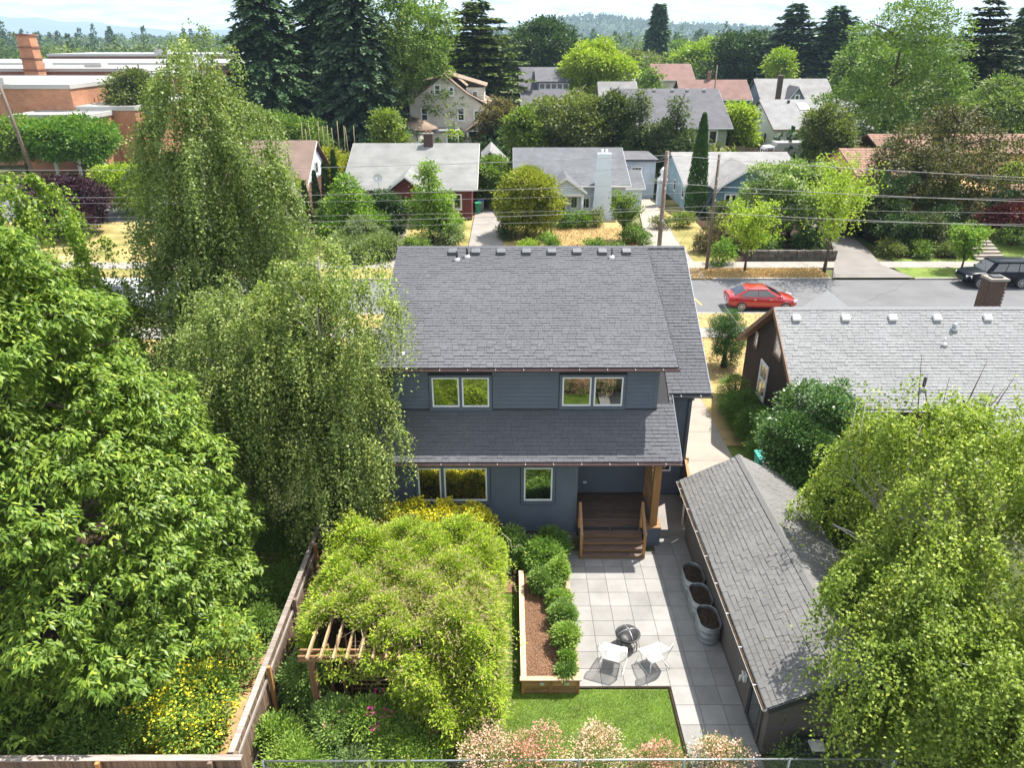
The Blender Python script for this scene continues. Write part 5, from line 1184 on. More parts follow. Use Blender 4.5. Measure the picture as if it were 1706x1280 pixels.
wire('service_wire', 'service wire running down to the wall of the brown house', [(8.75, 41.8, 6.4), (11.0, 31.8, 3.3)], .2, .010, group='service wires')
wire('service_wire', 'grey guy wire slanting from the verge pole to the ground', [(14.75, 53.0, 6.0), (11.6, 53.2, .1)], 0, .012, group='service wires')
wire('service_wire', 'wire from the thick pole to the white-chimney house', [(8.75, 41.9, 9.6), (2.5, 69.5, 4.2)], .3, .014, group='service wires')
wire('service_wire', 'long wire to the tile-roofed house at the right', [(52, 41.75, 7.2), (33, 67, 5.2), (27, 68, 5.0)], .3, .014, group='service wires')
# ------------------------------------------------------------------ houses across the street and beyond
def shing(name, c, f=.86):
    c = tuple(v*.68 for v in c); M[name] = coursed(name, c, tuple(v*f for v in c), .34, .085, tuple(v*.62 for v in c), 'XZ', mort=.012); return name
shing('r_brown', (.33, .235, .19)); shing('r_grey', (.32, .325, .315), .93); shing('r_dark', (.185, .195, .215), .8); shing('r_pale', (.36, .355, .35), .93); shing('r_slate', (.155, .155, .175)); shing('r_white', (.36, .36, .37)); shing('r_redbrown', (.30, .175, .15)); shing('r_tan', (.40, .29, .21))
M['w_cream'] = coursed('cream_siding', (.64, .59, .50), (.60, .55, .46), 5, .22, (.40, .36, .30), 'SZ', mort=.012)
M['w_blue'] = coursed('pale_blue_siding', (.34, .46, .50), (.31, .42, .46), 5, .2, (.20, .28, .31), 'SZ', mort=.012)
M['w_steel'] = coursed('steel_blue_siding', (.14, .24, .30), (.12, .22, .27), 5, .2, (.08, .13, .16), 'SZ', mort=.012)
M['w_paleblue'] = coursed('white_blue_siding', (.56, .62, .68), (.53, .59, .65), 5, .2, (.38, .42, .47), 'SZ', mort=.012)
M['w_red'] = mat('dark_red_wall', (.13, .028, .025), .7, noise=.2); M['w_sage'] = coursed('sage_siding', (.28, .31, .24), (.26, .29, .22), 5, .2, (.17, .19, .15), 'SZ', mort=.012)
M['w_brick'] = coursed('red_brick', (.17, .07, .05), (.12, .05, .04), .24, .085, (.14, .10, .09), 'SZ', mort=.014); M['w_school'] = coursed('orange_brick', (.42, .20, .11), (.36, .165, .09), .6, .3, (.36, .22, .15), 'SZ', mort=.02)
M['w_schooldk'] = coursed('brown_brick', (.22, .095, .065), (.18, .08, .055), .6, .3, (.2, .12, .09), 'SZ', mort=.02)
M['w_ochre'] = mat('ochre_stucco', (.50, .32, .12), .9, noise=.12, bump=.2); M['w_bluegrey'] = mat('blue_grey_wall', (.16, .20, .24), .7, noise=.1)
M['tile'] = mat('clay_tile', (.26, .15, .105), .85, vary=.3, noise=.2, objvar=1); M['roofwhite'] = mat('white_roof_membrane', (.38, .375, .36), .8, noise=.08, nscale=.2); M['roofgrey'] = mat('grey_roof_membrane', (.34, .36, .38), .8, noise=.1, nscale=.2)
M['dkwin'] = glassmat('dark_window', .2, (.02, .024, .03))
def gable(root, x0, x1, y0, y1, z0, ze, zr, axis, wm_, rm, oh=.45, fascia='white'):
    if axis == 'X':
        ym = (y0+y1)/2; s = (zr-ze)/(ym-y0)
        w_ = MB().prism([(x0, y0, z0), (x0, y1, z0), (x0, y1, ze), (x0, ym, zr-.1), (x0, y0, ze)], (x1-x0, 0, 0)).build('wall', wm_, root)
        a = (y0-oh, ze-s*oh); b = (y1+oh, ze-s*oh); T = .12
        r1 = MB().prism([(x0-oh, a[0], a[1]+.02), (x0-oh, ym, zr+.02), (x0-oh, ym, zr+.02+T), (x0-oh, a[0], a[1]+.02+T)], (x1-x0+2*oh, 0, 0)).build('roof', rm, root)
        MB().prism([(x0-oh, b[0], b[1]+.02), (x0-oh, b[0], b[1]+.02+T), (x0-oh, ym, zr+.02+T), (x0-oh, ym, zr+.02)], (x1-x0+2*oh, 0, 0)).build('roof', rm, root)
        box('gutter', fascia, root, x0-oh, a[0]-.10, a[1]-.04, x1+oh, a[0]-.003, a[1]+.09)
        for x in (x0-oh-.03, x1+oh+.003): MB().prism([(x, a[0], a[1]-.06), (x, ym, zr-.06), (x, ym, zr+.10), (x, a[0], a[1]+.10)], (.027, 0, 0)).build('bargeboard', fascia, root)
    else:
        xm = (x0+x1)/2; s = (zr-ze)/(xm-x0)
        w_ = MB().prism([(x0, y0, z0), (x1, y0, z0), (x1, y0, ze), (xm, y0, zr-.1), (x0, y0, ze)], (0, y1-y0, 0)).build('wall', wm_, root)
        T = .12; zl = ze-s*oh
        r1 = MB().prism([(x0-oh, y0-oh, zl+.02), (x0-oh, y0-oh, zl+.02+T), (xm, y0-oh, zr+.02+T), (xm, y0-oh, zr+.02)], (0, y1-y0+oh*1.2, 0)).build('roof', rm, root)
        MB().prism([(x1+oh, y0-oh, zl+.02), (xm, y0-oh, zr+.02), (xm, y0-oh, zr+.02+T), (x1+oh, y0-oh, zl+.02+T)], (0, y1-y0+oh*1.2, 0)).build('roof', rm, root)
        for a, b in (((x0-oh, zl), (xm, zr)), ((xm, zr), (x1+oh, zl))): MB().prism([(a[0], y0-oh-.03, a[1]-.06), (b[0], y0-oh-.03, b[1]-.06), (b[0], y0-oh-.03, b[1]+.12), (a[0], y0-oh-.03, a[1]+.12)], (0, .027, 0)).build('bargeboard', fascia, root)
    return w_, r1
def hs(label, loc, name='house', cat='house'): return thing(name, label, cat, loc)
def chim(root, x, y, z0, z1, w_=.9, d=.6, m='brick'):
    c = box('chimney', m, root, x-w_/2, y-d/2, z0, x+w_/2, y+d/2, z1); box('chimney_cap', m if m == 'white' else 'mortar', c, x-w_/2-.05, y-d/2-.05, z1, x+w_/2+.05, y+d/2+.05, z1+.1)
    for s in (-.2, .2): MB().tube([(x+s, y, z1+.1), (x+s, y, z1+.32)], .09, 8).build('flue', m if m == 'white' else 'tile', c)
# A brown roof over brick, garage below
A = hs('brick house with steep brown roof above a dark basement garage', (-21, 69, 0))
gable(A, -25.2, -18.2, 66.2, 76.5, 0, 3.6, 6.95, 'X', 'w_brick', 'r_brown', .35)
MB().prism([(-18.19, 67.2, 3.75), (-18.19, 75.5, 3.75), (-18.19, 71.35, 6.5)], (.03, 0, 0)).build('gable_panel', 'w_paleblue', A)
window(A, (-18.15, 71.35, 4.6), 1.1, 1.2, r=(0, 1, 0), glass='dkwin')
MB().box(-22.4, 64.5, 0, -17.8, 66.2, 3.2).build('wall', 'w_brick', A); MB().prism([(-22.6, 64.3, 3.2), (-22.6, 66.3, 3.9), (-22.6, 66.3, 3.75), (-22.6, 64.3, 3.05)], (5, 0, 0)).build('roof', 'r_brown', A)
window(A, (-19.4, 64.48, 2.25), 2.4, 1.5, cols=(1, 1), glass='dkwin', tw=.12)
box('lintel', 'dwhite', A, -22.0, 64.30, 1.15, -17.9, 64.48, 1.32)
box('garage_opening_shade', 'black', A, -21.8, 63.9, 0, -18.2, 64.46, 1.1)  # solid black block stands in for the shade inside the garage
# B dark red with grey roof
Bh = hs('dark red bungalow with wide grey roof and gabled front porch', (-9, 70, 0))
gable(Bh, -14.9, -3.5, 69.6, 83.2, 0, 3.2, 6.05, 'X', 'w_red', 'r_grey', .6)
gable(Bh, -11.3, -7.3, 67.4, 72.5, 2.6, 3.0, 4.45, 'Y', 'w_red', 'r_grey', .5)
for x in (-11.1, -7.5): MB().box(x-.16, 67.5, 0, x+.16, 67.8, 2.65).build('porch_post', 'w_ochre', Bh)
box('porch_beam', 'w_ochre', Bh, -11.35, 67.45, 2.55, -7.25, 67.75, 2.85); box('porch_floor', 'concrete2', Bh, -11.3, 67.4, -.05, -7.3, 69.6, .35)
window(Bh, (-9.6, 69.58, 1.5), 1.1, 2.2, glass='dkwin', name='door', trim='w_red', sash='w_red'); window(Bh, (-8.2, 69.58, 1.6), 1.0, 1.3, glass='dkwin')
window(Bh, (-5.6, 69.58, 1.75), 2.4, 1.5, cols=(1, 1, 1), glass='dkwin'); window(Bh, (-13.3, 69.58, 1.75), 1.6, 1.4, cols=(1, 1), glass='dkwin')
chim(Bh, -7.95, 76.0, 5, 7.1)
tr_ = thing('garden_trellis', 'white square trellis leaning at the dark red porch', 'trellis', (-11.0, 67.2, 0))
for i in range(5): piece('slat', 'dwhite', tr_, (-11.4+i*.2, 67.2, 1.3), (.04, .03, 1.9))
for i in range(9): piece('slat', 'dwhite', tr_, (-11.0, 67.17, .45+i*.21), (.84, .03, .04))
dsh = thing('satellite_dish', 'white satellite dish at the corner of the grey porch roof', 'satellite dish', (-11.9, 68.9, 3.1))
MB().grid([[(-12.0+.42*r_*math.cos(a), 68.8-.12*r_*r_+.1, 4.05+.42*r_*math.sin(a)) for a in np.linspace(0, 6.2832, 17)] for r_ in (.02, .5, 1)], True).build('dish', 'white', dsh); MB().tube([(-12, 69, 3.2), (-12, 68.9, 4.05), (-12.1, 68.3, 4.1)], .03, 6).build('mast', 'alu', dsh)
# red shed
Rs = hs('small dark red shed with pale roof behind the dark red bungalow', (-2.2, 81, 0), 'shed', 'shed'); gable(Rs, -3.6, -.3, 79.5, 86, 0, 3.4, 5.0, 'Y', 'w_red', 'r_pale', .3); window(Rs, (-2.8, 79.48, 3.0), .8, 1.0, glass='dkwin')
# C white chimney
Ch = hs('white bungalow with dark grey roof and tall white front chimney', (6, 70, 0))
gable(Ch, .9, 11.0, 70.2, 83.8, 0, 3.25, 5.55, 'X', 'w_paleblue', 'r_dark', .45)
gable(Ch, 3.6, 6.9, 68.4, 73, 2.55, 2.95, 4.1, 'Y', 'w_paleblue', 'r_dark', .3)
for x in (3.7, 6.8): MB().tube([(x, 68.5, .1), (x, 68.5, 2.6)], .13, 12).build('porch_column', 'white', Ch)
box('porch_beam', 'white', Ch, 3.5, 68.35, 2.5, 7.0, 68.65, 2.72); box('porch_floor', 'concrete2', Ch, 3.5, 68.3, -.05, 7.0, 70.2, .3)
window(Ch, (4.9, 70.18, 1.45), 1.1, 2.1, glass='dkwin', name='door', sash='w_steel'); window(Ch, (6.2, 70.18, 1.6), .8, 1.3, glass='dkwin', bars=1); window(Ch, (7.3, 70.18, 1.5), .9, 1.1, glass='dkwin', bars=1); window(Ch, (10.1, 70.18, 1.7), 1.0, 1.2, glass='dkwin')
cw = MB().add([(7.85, 69.5, 0), (9.75, 69.5, 0), (9.75, 70.19, 0), (7.85, 70.19, 0), (8.2, 69.62, 6.1), (9.45, 69.62, 6.1), (9.45, 70.25, 6.1), (8.2, 70.25, 6.1)], [(3, 2, 1, 0), (4, 5, 6, 7), (0, 1, 5, 4), (1, 2, 6, 5), (2, 3, 7, 6), (3, 0, 4, 7)]).build('chimney', 'w_cwhite' if 'w_cwhite' in M else mat('painted_brick', (.62, .69, .76), .7, noise=.06, bump=.3, bscale=20), Ch)
for s in (8.6, 9.0): MB().tube([(s, 69.9, 6.1), (s, 69.9, 6.45)], .11, 8).build('flue', 'white', cw)
gable(Ch, 11.5, 13.2, 73.5, 80, 0, 2.3, 3.4, 'X', 'w_paleblue', 'r_dark', .25)
Cg = hs('small white garage with dark flat roof behind the white-chimney bungalow', (13.6, 79, 0), 'garage', 'garage'); box('wall', 'w_paleblue', Cg, 12.3, 80, 0, 15.6, 86, 3.9); box('roof', 'r_slate', Cg, 12.1, 79.7, 3.9, 15.8, 86.2, 4.1); window(Cg, (13.6, 79.98, 2.9), 1.2, .9, glass='dkwin', bars=2)
st_ = thing('garden_column', 'pale stone pillar with round finial at the end of the white-chimney driveway', 'pillar', (15.6, 76, 0)); box('shaft', 'w_paleblue', st_, 15.2, 75.6, 0, 16.0, 76.4, 2.6); MB().tube([(15.6, 76, 2.6), (15.6, 76, 2.75), (15.6, 76, 3.1), (15.6, 76, 3.6), (15.6, 76, 3.9)], [.6, .5, .18, .3, .05], 12).build('finial', 'white', st_)
# D blue gable
D_ = hs('pale blue bungalow with light grey roof and steel-blue front gable', (23, 73, 0))
gable(D_, 17.6, 28.8, 73, 87, 0, 2.75, 4.7, 'X', 'w_blue', 'r_pale', .5)
gable(D_, 19.9, 25.5, 70.8, 77, 0, 2.85, 4.6, 'Y', 'w_steel', 'r_pale', .45); gable(D_, 22.2, 25.4, 68.6, 71, 2.0, 2.3, 3.3, 'Y', 'w_steel', 'r_pale', .25)
for x in (22.4, 25.2): box('porch_post', 'white', D_, x-.1, 68.6, 0, x+.1, 68.8, 2.1)
window(D_, (21.2, 70.78, 1.5), 1.2, 1.5, cols=(1, 1), glass='dkwin'); window(D_, (18.7, 72.98, 1.5), 1.2, 1.4, glass='dkwin')
for y in (75, 79, 83): window(D_, (17.59, y, 1.6), 1.0, 1.2, r=(0, -1, 0), glass='dkwin')
# E ochre house, clay tiles in rows
def tileroof(root, x0, x1, y0, ym, ze, zr):
    s = (zr-ze)/(ym-y0); rf_ = MB().prism([(x0, y0, ze), (x0, ym, zr), (x0, ym, zr+.08), (x0, y0, ze+.08)], (x1-x0, 0, 0)).build('roof', 'tile', root)
    MB().prism([(x0, ym, zr), (x0, 2*ym-y0, ze), (x0, 2*ym-y0, ze+.08), (x0, ym, zr+.08)], (x1-x0, 0, 0)).build('roof', 'tile', root)
    mb = MB(); ln = math.hypot(ym-y0, zr-ze); nr_ = int(ln/.42); q = []
    xs_ = np.arange(x0, x1-.2, .26); g = np.random.default_rng(int(x0*10))
    for r_ in range(nr_):
        a = r_/nr_; b = (r_+1.08)/nr_
        for sgn in (-1, 1):
            X0 = xs_+(.13 if sgn > 0 else 0); hh = .17
            P0 = np.stack([X0, np.full(len(X0), y0+(ym-y0)*a), ze+(zr-ze)*a+.12+np.zeros(len(X0))], 1); P1 = np.stack([X0, np.full(len(X0), y0+(ym-y0)*b), ze+(zr-ze)*b+.09+np.zeros(len(X0))], 1)
            o1 = np.array([.13, 0, .06*(1 if sgn < 0 else -1)]); up_ = np.array([0, 0, .03 if sgn < 0 else .09]); q.append(np.stack([P0+up_, P0+o1+up_, P1+o1+up_, P1+up_], 1))
    props(quads_mesh('roof_tile', np.concatenate(q), 'tile', rf_), kind='stuff')
E_ = hs('ochre stucco house with small clay tile roof facing the street', (34, 68, 0)); box('wall', 'w_ochre', E_, 31.3, 67.0, 0, 35.6, 76, 4.6); tileroof(E_, 30.9, 36.0, 66.4, 71.2, 4.45, 6.2)
MB().prism([(31.2, 67, 4.55), (31.2, 71.2, 6.1), (31.2, 75.4, 4.55)], (4.3, 0, 0)).build('wall', 'w_ochre', E_)
window(E_, (33.3, 66.98, 2.6), 2.2, 1.6, cols=(1, 1), glass='dkwin', trim='w_ochre'); box('wall', 'w_ochre', E_, 35.7, 66.2, 0, 46, 75, 2.9)
E2 = hs('ochre house with long clay tile roof behind the bronze tree at the right edge', (53, 84, 0)); box('wall', 'w_ochre', E2, 40, 80.5, 0, 66, 88, 4.6); tileroof(E2, 39.5, 66.5, 80, 84.5, 4.5, 5.95)
E3 = hs('low ochre wing with clay tiles at the right edge beside the red maple', (50, 66, 0)); box('wall', 'w_ochre', E3, 46.5, 66.5, 0, 60, 72, 2.4); tileroof(E3, 46.2, 60, 66.0, 69, 2.5, 3.3)
# F cream three-storey
F_ = hs('cream three-storey old house with gable front, side dormers and brown turret roof', (-9.5, 113, 0))
MB().prism([(-14.3, 113, 0), (-3.1, 113, 0), (-3.1, 113, 6.4), (-9.3, 113, 10.75), (-14.3, 113, 7.1)], (0, 13, 0)).build('wall', 'w_cream', F_)
for a, b in (((-14.9, 6.65), (-9.3, 10.95)), ((-9.3, 10.95), (-5.9, 8.3)), ((-5.9, 8.3), (-2.6, 6.6))):
    MB().prism([(a[0], 112.6, a[1]), (b[0], 112.6, b[1]), (b[0], 112.6, b[1]+.16), (a[0], 112.6, a[1]+.16)], (0, 14, 0)).build('roof', 'r_tan', F_)
for x0_, x1_, zt_ in ((-14.6, -12.6, 9.2), (-6.2, -3.6, 9.1)):
    box('dormer', 'w_cream', F_, x0_, 115, 6.6, x1_, 122, zt_); window(F_, ((x0_+x1_)/2, 114.97, zt_-1.1), .9, 1.3, glass='dkwin')
MB().prism([(-14.9, 114.6, 9.2), (-9.3, 114.6, 10.6), (-9.3, 114.6, 10.75), (-14.9, 114.6, 9.36)], (0, 8, 0)).build('roof', 'r_tan', F_); MB().prism([(-9.3, 114.6, 10.9), (-3.2, 114.6, 9.2), (-3.2, 114.6, 9.36), (-9.3, 114.6, 11.05)], (0, 8, 0)).build('roof', 'r_tan', F_)
for x, z, w_, h_ in ((-10.2, 8.9, 1.0, 1.5), (-8.2, 8.7, .8, 1.3), (-12.2, 5.6, 1.1, 1.9), (-6.9, 5.6, 1.1, 1.9)): window(F_, (x, 112.97, z), w_, h_, glass='dkwin', tw=.14, rows=2)
window(F_, (-4.1, 112.97, 5.5), 2.0, 1.4, cols=(1, 1), glass='dkwin', tw=.14)
chim(F_, -9.3, 117, 10, 12.2, .7, .7); chim(F_, -14.3, 118, 7, 11.2, .5, .5)
# turret with conical brown roof and porch
MB().tube([(-13.2, 109.5, 0), (-13.2, 109.5, 4.0)], 2.9, 8).build('turret', 'w_cream', F_); MB().tube([(-13.2, 109.5, 4.0), (-13.2, 109.5, 4.1), (-13.2, 109.5, 5.7)], [3.4, 3.4, .05], 8).build('turret_roof', 'r_tan', F_)
for x in (-14.3, -13.0): window(F_, (x, 106.78, 3.1), 1.1, 1.4, glass='dkwin', tw=.14)
box('wall', 'w_cream', F_, -10.6, 109, 0, -7.2, 113, 3.6); box('roof', 'r_white', F_, -11, 108.6, 3.6, -7.0, 113, 3.8); window(F_, (-8.4, 108.97, 2.6), .9, 1.3, glass='dkwin', tw=.14)
MB().prism([(-6.1, 108.6, 3.7), (-4.4, 108.6, 5.0), (-2.7, 108.6, 3.7), (-2.7, 108.6, 3.5), (-4.4, 108.6, 4.75), (-6.1, 108.6, 3.5)], (0, 4.3, 0)).build('porch_roof', 'r_tan', F_)
MB().beam((-5.6, 108.7, 3.75), (-3.2, 108.7, 3.75), .1, .1).beam((-4.4, 108.7, 3.8), (-4.4, 108.7, 4.7), .08, .08).beam((-5.2, 108.7, 3.8), (-4.4, 108.7, 4.3), .07, .07).beam((-3.6, 108.7, 3.8), (-4.4, 108.7, 4.3), .07, .07).build('porch_truss', 'white', F_)
for x in (-5.8, -3.0): box('porch_post', 'dwhite', F_, x-.12, 108.6, 0, x+.12, 108.85, 3.6)
window(F_, (-4.9, 112.97, 2.4), 1.6, 1.8, glass='dkwin', tw=.14)
# G sage, vents
G_ = hs('sage green house with large slate grey roof and four roof vents', (25, 104, 0)); gable(G_, 15, 29.2, 102.8, 121, 0, 5.0, 9.0, 'X', 'w_sage', 'r_slate', .6)
window(G_, (26.8, 102.77, 3.6), 2.4, 1.9, cols=(1, 1), glass='dkwin', tw=.14); window(G_, (20, 102.77, 3.6), 1.6, 1.6, glass='dkwin', tw=.14)
for x in (20.6, 23.2, 25.3, 27.7): box('roof_vent', 'gutteralu', G_, x-.2, 111.0, 8.85, x+.2, 111.4, 9.15)
gable(G_, 14.6, 20, 122, 130, 0, 6, 9.2, 'X', 'w_sage', 'r_pale', .4)
# H white with skylight
H_ = hs('white house with pale grey roof, skylight and dark red bargeboard', (40, 108, 0)); gable(H_, 37.0, 50, 106.5, 121.5, 0, 4.3, 7.4, 'X', mat('white_wall', (.70, .71, .69), .7, noise=.06), 'r_white', .5, 'browntrim')
for y, z in ((110.5, 2.6), (116, 2.6), (114, 5.6)): window(H_, (36.98, y, z), 1.2, 1.6, r=(0, -1, 0), glass='dkwin', tw=.12)
sk_ = MB(); s_ = 3.1/7.5; sk_.add([(41.6, 111, 4.3+4.5*s_+.25), (43.0, 111, 4.3+4.5*s_+.25), (43.0, 112.8, 4.3+6.3*s_+.25), (41.6, 112.8, 4.3+6.3*s_+.25)], [(0, 1, 2, 3)]).build('skylight', 'white', H_)
for x in (40.5, 44.5, 47.5): box('roof_vent', 'gutterdark', H_, x-.15, 112.9, 7.15, x+.15, 113.2, 7.5)
# camper / white box trailer beside it
tk_ = thing('box_truck', 'small white box truck parked in front of the white house with skylight', 'truck', (37, 102, 0)); box('cargo_box', 'roofwhite', tk_, 35.6, 101.2, .7, 41.0, 103.6, 3.1, bevel=.06); MB().prism([(33.9, 101.3, .5), (33.9, 101.3, 1.7), (34.4, 101.3, 2.5), (35.5, 101.3, 2.6), (35.5, 101.3, .5)], (0, 2.2, 0)).build('cab', 'carwhite', tk_, bevel=.05)
box('side_window', 'carglass', tk_, 34.5, 101.27, 1.7, 35.2, 101.298, 2.3)
for x in (34.7, 39.6): MB().tube([(x, 101.2, .4), (x, 101.5, .4)], .4, 16).build('wheel', 'tyre', tk_)
ff = thing('wooden_fence', 'weathered fence between the sage house and the white house', 'fence', (32, 103, 0))
for i in range(30): s = i/29; piece('board', 'fence', ff, (29.6+6.5*s, 104-6*s, 1.3), (.23, .04, 2.2+.1*(i % 2)), (0, 0, R(-43)))
# I grey house with front chimney, J brown roofs, K dormer roofs, others
I_ = hs('grey house with tall brick front chimney and arched gable window', (53, 150, 0)); gable(I_, 47.5, 60.5, 146, 157, 0, 5.2, 8.4, 'X', 'w_bluegrey', 'r_pale', .5); gable(I_, 51.5, 54.6, 144, 149, 0, 5.2, 7.4, 'Y', 'w_bluegrey', 'r_slate', .3); chim(I_, 50.0, 145.4, 0, 9.3, .8, .8); window(I_, (53.05, 143.97, 5.4), .9, 1.6, glass='dkwin', tw=.15)
J1 = hs('far house with brown-red roof behind the purple tree', (37, 180, 0)); gable(J1, 32.8, 41, 176, 188, 0, 7.2, 10.1, 'X', 'w_cream', 'r_redbrown', .5)
J2 = hs('far low house with faded brown-red roof and a small orange chimney', (37, 148, 0)); gable(J2, 32.0, 44, 143, 153, 0, 5.6, 8.4, 'X', 'w_bluegrey', 'r_redbrown', .5); chim(J2, 37.5, 148, 8, 9.8, .6, .6, 'tile')
K1 = hs('grey-roofed house with a long band of dormer windows', (6, 150, 0)); gable(K1, 2.5, 13.5, 147, 165, 0, 6.0, 10.3, 'X', 'w_bluegrey', 'r_slate', .5); box('dormer', 'w_bluegrey', K1, 5.4, 147.6, 6.5, 11.6, 152, 8.1); MB().prism([(5.0, 147.0, 8.1), (5.0, 154.5, 10.2), (5.0, 154.5, 10.35), (5.0, 147.0, 8.25)], (7, 0, 0)).build('roof', 'r_slate', K1); window(K1, (8.5, 147.57, 7.4), 5.6, 1.2, cols=(1, 1, 1, 1, 1), glass='dkwin', tw=.14)
K2 = hs('house with plain slate grey roof in front of the dormer-band house', (6, 132, 0)); gable(K2, 2.6, 12, 130, 146, 0, 3.6, 7.2, 'X', 'w_bluegrey', 'r_slate', .5); pipe(K2, (4.5, 133, 5.0), .8, .1, 'steel')
K3 = hs('far house with bright pale grey roof right of the yellow-green maple', (22, 170, 0)); gable(K3, 19, 27, 168, 180, 0, 5.4, 8.4, 'X', 'w_cream', 'r_white', .5)
K4 = hs('far small house with pale roof left of the two flat-topped cedars', (66, 160, 0)); gable(K4, 60, 72, 160, 170, 0, 3.5, 5.9, 'X', 'w_cream', 'r_pale', .5)
# school
Sc = thing('school', 'low orange brick school with white flat roofs and a tall brick chimney', 'school', (-70, 110, 0))
def flat(x0, y0, x1, y1, z, m, rm='roofwhite', p=.35):
    box('wall', m, Sc, x0, y0, 0, x1, y1, z-.1); box('roof', rm, Sc, x0+.1, y0+.1, z-.1, x1-.1, y1-.1, z-.02)
    pr_ = MB().box(x0-.15, y0-.15, z-.45, x1+.15, y0+.15, z+.1).box(x0-.15, y1-.15, z-.45, x1+.15, y1+.15, z+.1).box(x0-.15, y0+.15, z-.45, x0+.15, y1-.15, z+.1).box(x1-.15, y0+.15, z-.45, x1+.15, y1-.15, z+.1); pr_.build('parapet', 'roofwhite', Sc)
flat(-96, 103, -57.2, 128, 10.1, 'w_school'); flat(-62, 97.5, -52.5, 103.0, 6.9, 'w_school'); flat(-57, 103.3, -49.5, 126, 7.4, 'w_school', p=.2); flat(-150, 140, -64, 160, 10.7, 'w_schooldk'); flat(-150, 160.2, -52, 190, 11.0, 'w_schooldk', 'roofgrey'); flat(-110, 192, -46, 215, 12.0, 'w_schooldk', 'roofgrey'); flat(-64, 140, -58, 150, 10.0, 'w_school')
box('canopy', 'roofwhite', Sc, -57.5, 94.5, 4.6, -50.2, 97.3, 5.1)
for x in (-56.9, -54, -51): box('canopy_post', 'dwhite', Sc, x, 94.8, 0, x+.35, 95.15, 4.6)
box('door', 'dkwin', Sc, -55.5, 97.40, 0, -52.8, 97.49, 3.2); window(Sc, (-60.8, 139.97, 7.6), 3.4, 2.8, glass='dkwin', cols=(1, 1))
sc_ = MB().add([(-83.5, 137, 0), (-80.6, 137, 0), (-80.6, 139.6, 0), (-83.5, 139.6, 0), (-83.0, 137, 16.2), (-80.9, 137, 16.2), (-80.9, 139.2, 16.2), (-83.0, 139.2, 16.2)], [(3, 2, 1, 0), (4, 5, 6, 7), (0, 1, 5, 4), (1, 2, 6, 5), (2, 3, 7, 6), (3, 0, 4, 7)]).build('chimney', 'w_school', Sc)
for z in (10.5, 12.3, 14.1, 16.0): box('band', 'w_schooldk', sc_, -83.25, 136.85, z, -80.7, 139.45, z+.22)
for x, y, z in ((-70, 105, 10.1), (-90, 150, 10.7), (-78, 147, 10.7), (-70, 175, 11.0), (-88, 200, 12.0), (-60, 201, 12.0)): box('roof_unit', 'roofwhite', Sc, x, y, z, x+3.2, y+2.5, z+.8)
sheet('school_lawn', 'greenyard', rect(-100, 81.5, -40, 97), .03); sheet('school_lawn', 'dry', rect(-62, 92, -50, 96.5), .035); sheet('school_path', 'concrete2', [(-100, 84.5), (-58, 84.5), (-48, 92), (-50, 94), (-60, 87.5), (-100, 88.5)], .04); sheet('side_street', 'asphalt', rect(-100, 69, -32, 79), .028)
sg = thing('school_fence', 'thin grey metal fence along the grass by the school', 'fence', (-62, 80.5, 0))
for i in range(22): piece('post', 'steel', sg, (-78+i*1.9, 80.5, .7), (.06, .06, 1.4))
piece('rail', 'steel', sg, (-58, 80.5, 1.38), (40, .05, .05))
bb = thing('bamboo_canes', 'row of bare pale bamboo canes below the dark firs', 'bamboo', (-21.5, 92, 0)); g = np.random.default_rng(55)
for i in range(11): x = -24.8+i*.62; MB().tube([(x, 92, 0), (x+g.normal()*.2, 92, 5.6+g.random()*1.2)], .045, 5).build('cane', 'bamboo', bb)
# retaining wall of stones and the concrete steps
M['shadedstone'] = mat('stone_tree_shade', (.10, .088, .075), .9, vary=.3, objvar=1, noise=.3)  # stone colour darkened to carry the shade of the trees
rw_ = thing('retaining_wall', 'low stone retaining wall behind the street trees, coloured dark for their shade', 'wall', (22, 55.6, 0)); g = np.random.default_rng(66)
for r_ in range(3):
    x = 18.0+g.random()*.3
    while x < 25.3: w_ = .35+g.random()*.35; piece('stone', 'shadedstone', rw_, (x+w_/2, 55.6+g.normal()*.02, .17+r_*.27), (w_-.03, .34, .25), (g.normal()*.03, g.normal()*.03, g.normal()*.04)); x += w_
sp_ = thing('concrete_steps', 'flight of concrete garden steps behind the black car', 'steps', (37.6, 55.4, 0))
for i in range(7): piece('step', 'concrete', sp_, (37.6-i*.04, 55.6+i*.42, .08+i*.17), (2.3, .42, .17))
MB().prism([(30.6, 56.0, 0), (30.6, 62, .9), (30.6, 79, .9), (30.6, 79, 0)], (5.6, 0, 0)).build('garden_bank', 'soil', kind='structure')
MB().prism([(39, 55.5, 0), (39, 62, 1.4), (39, 79, 1.4), (39, 79, 0)], (30, 0, 0)).build('garden_bank', 'greenyard', kind='structure')

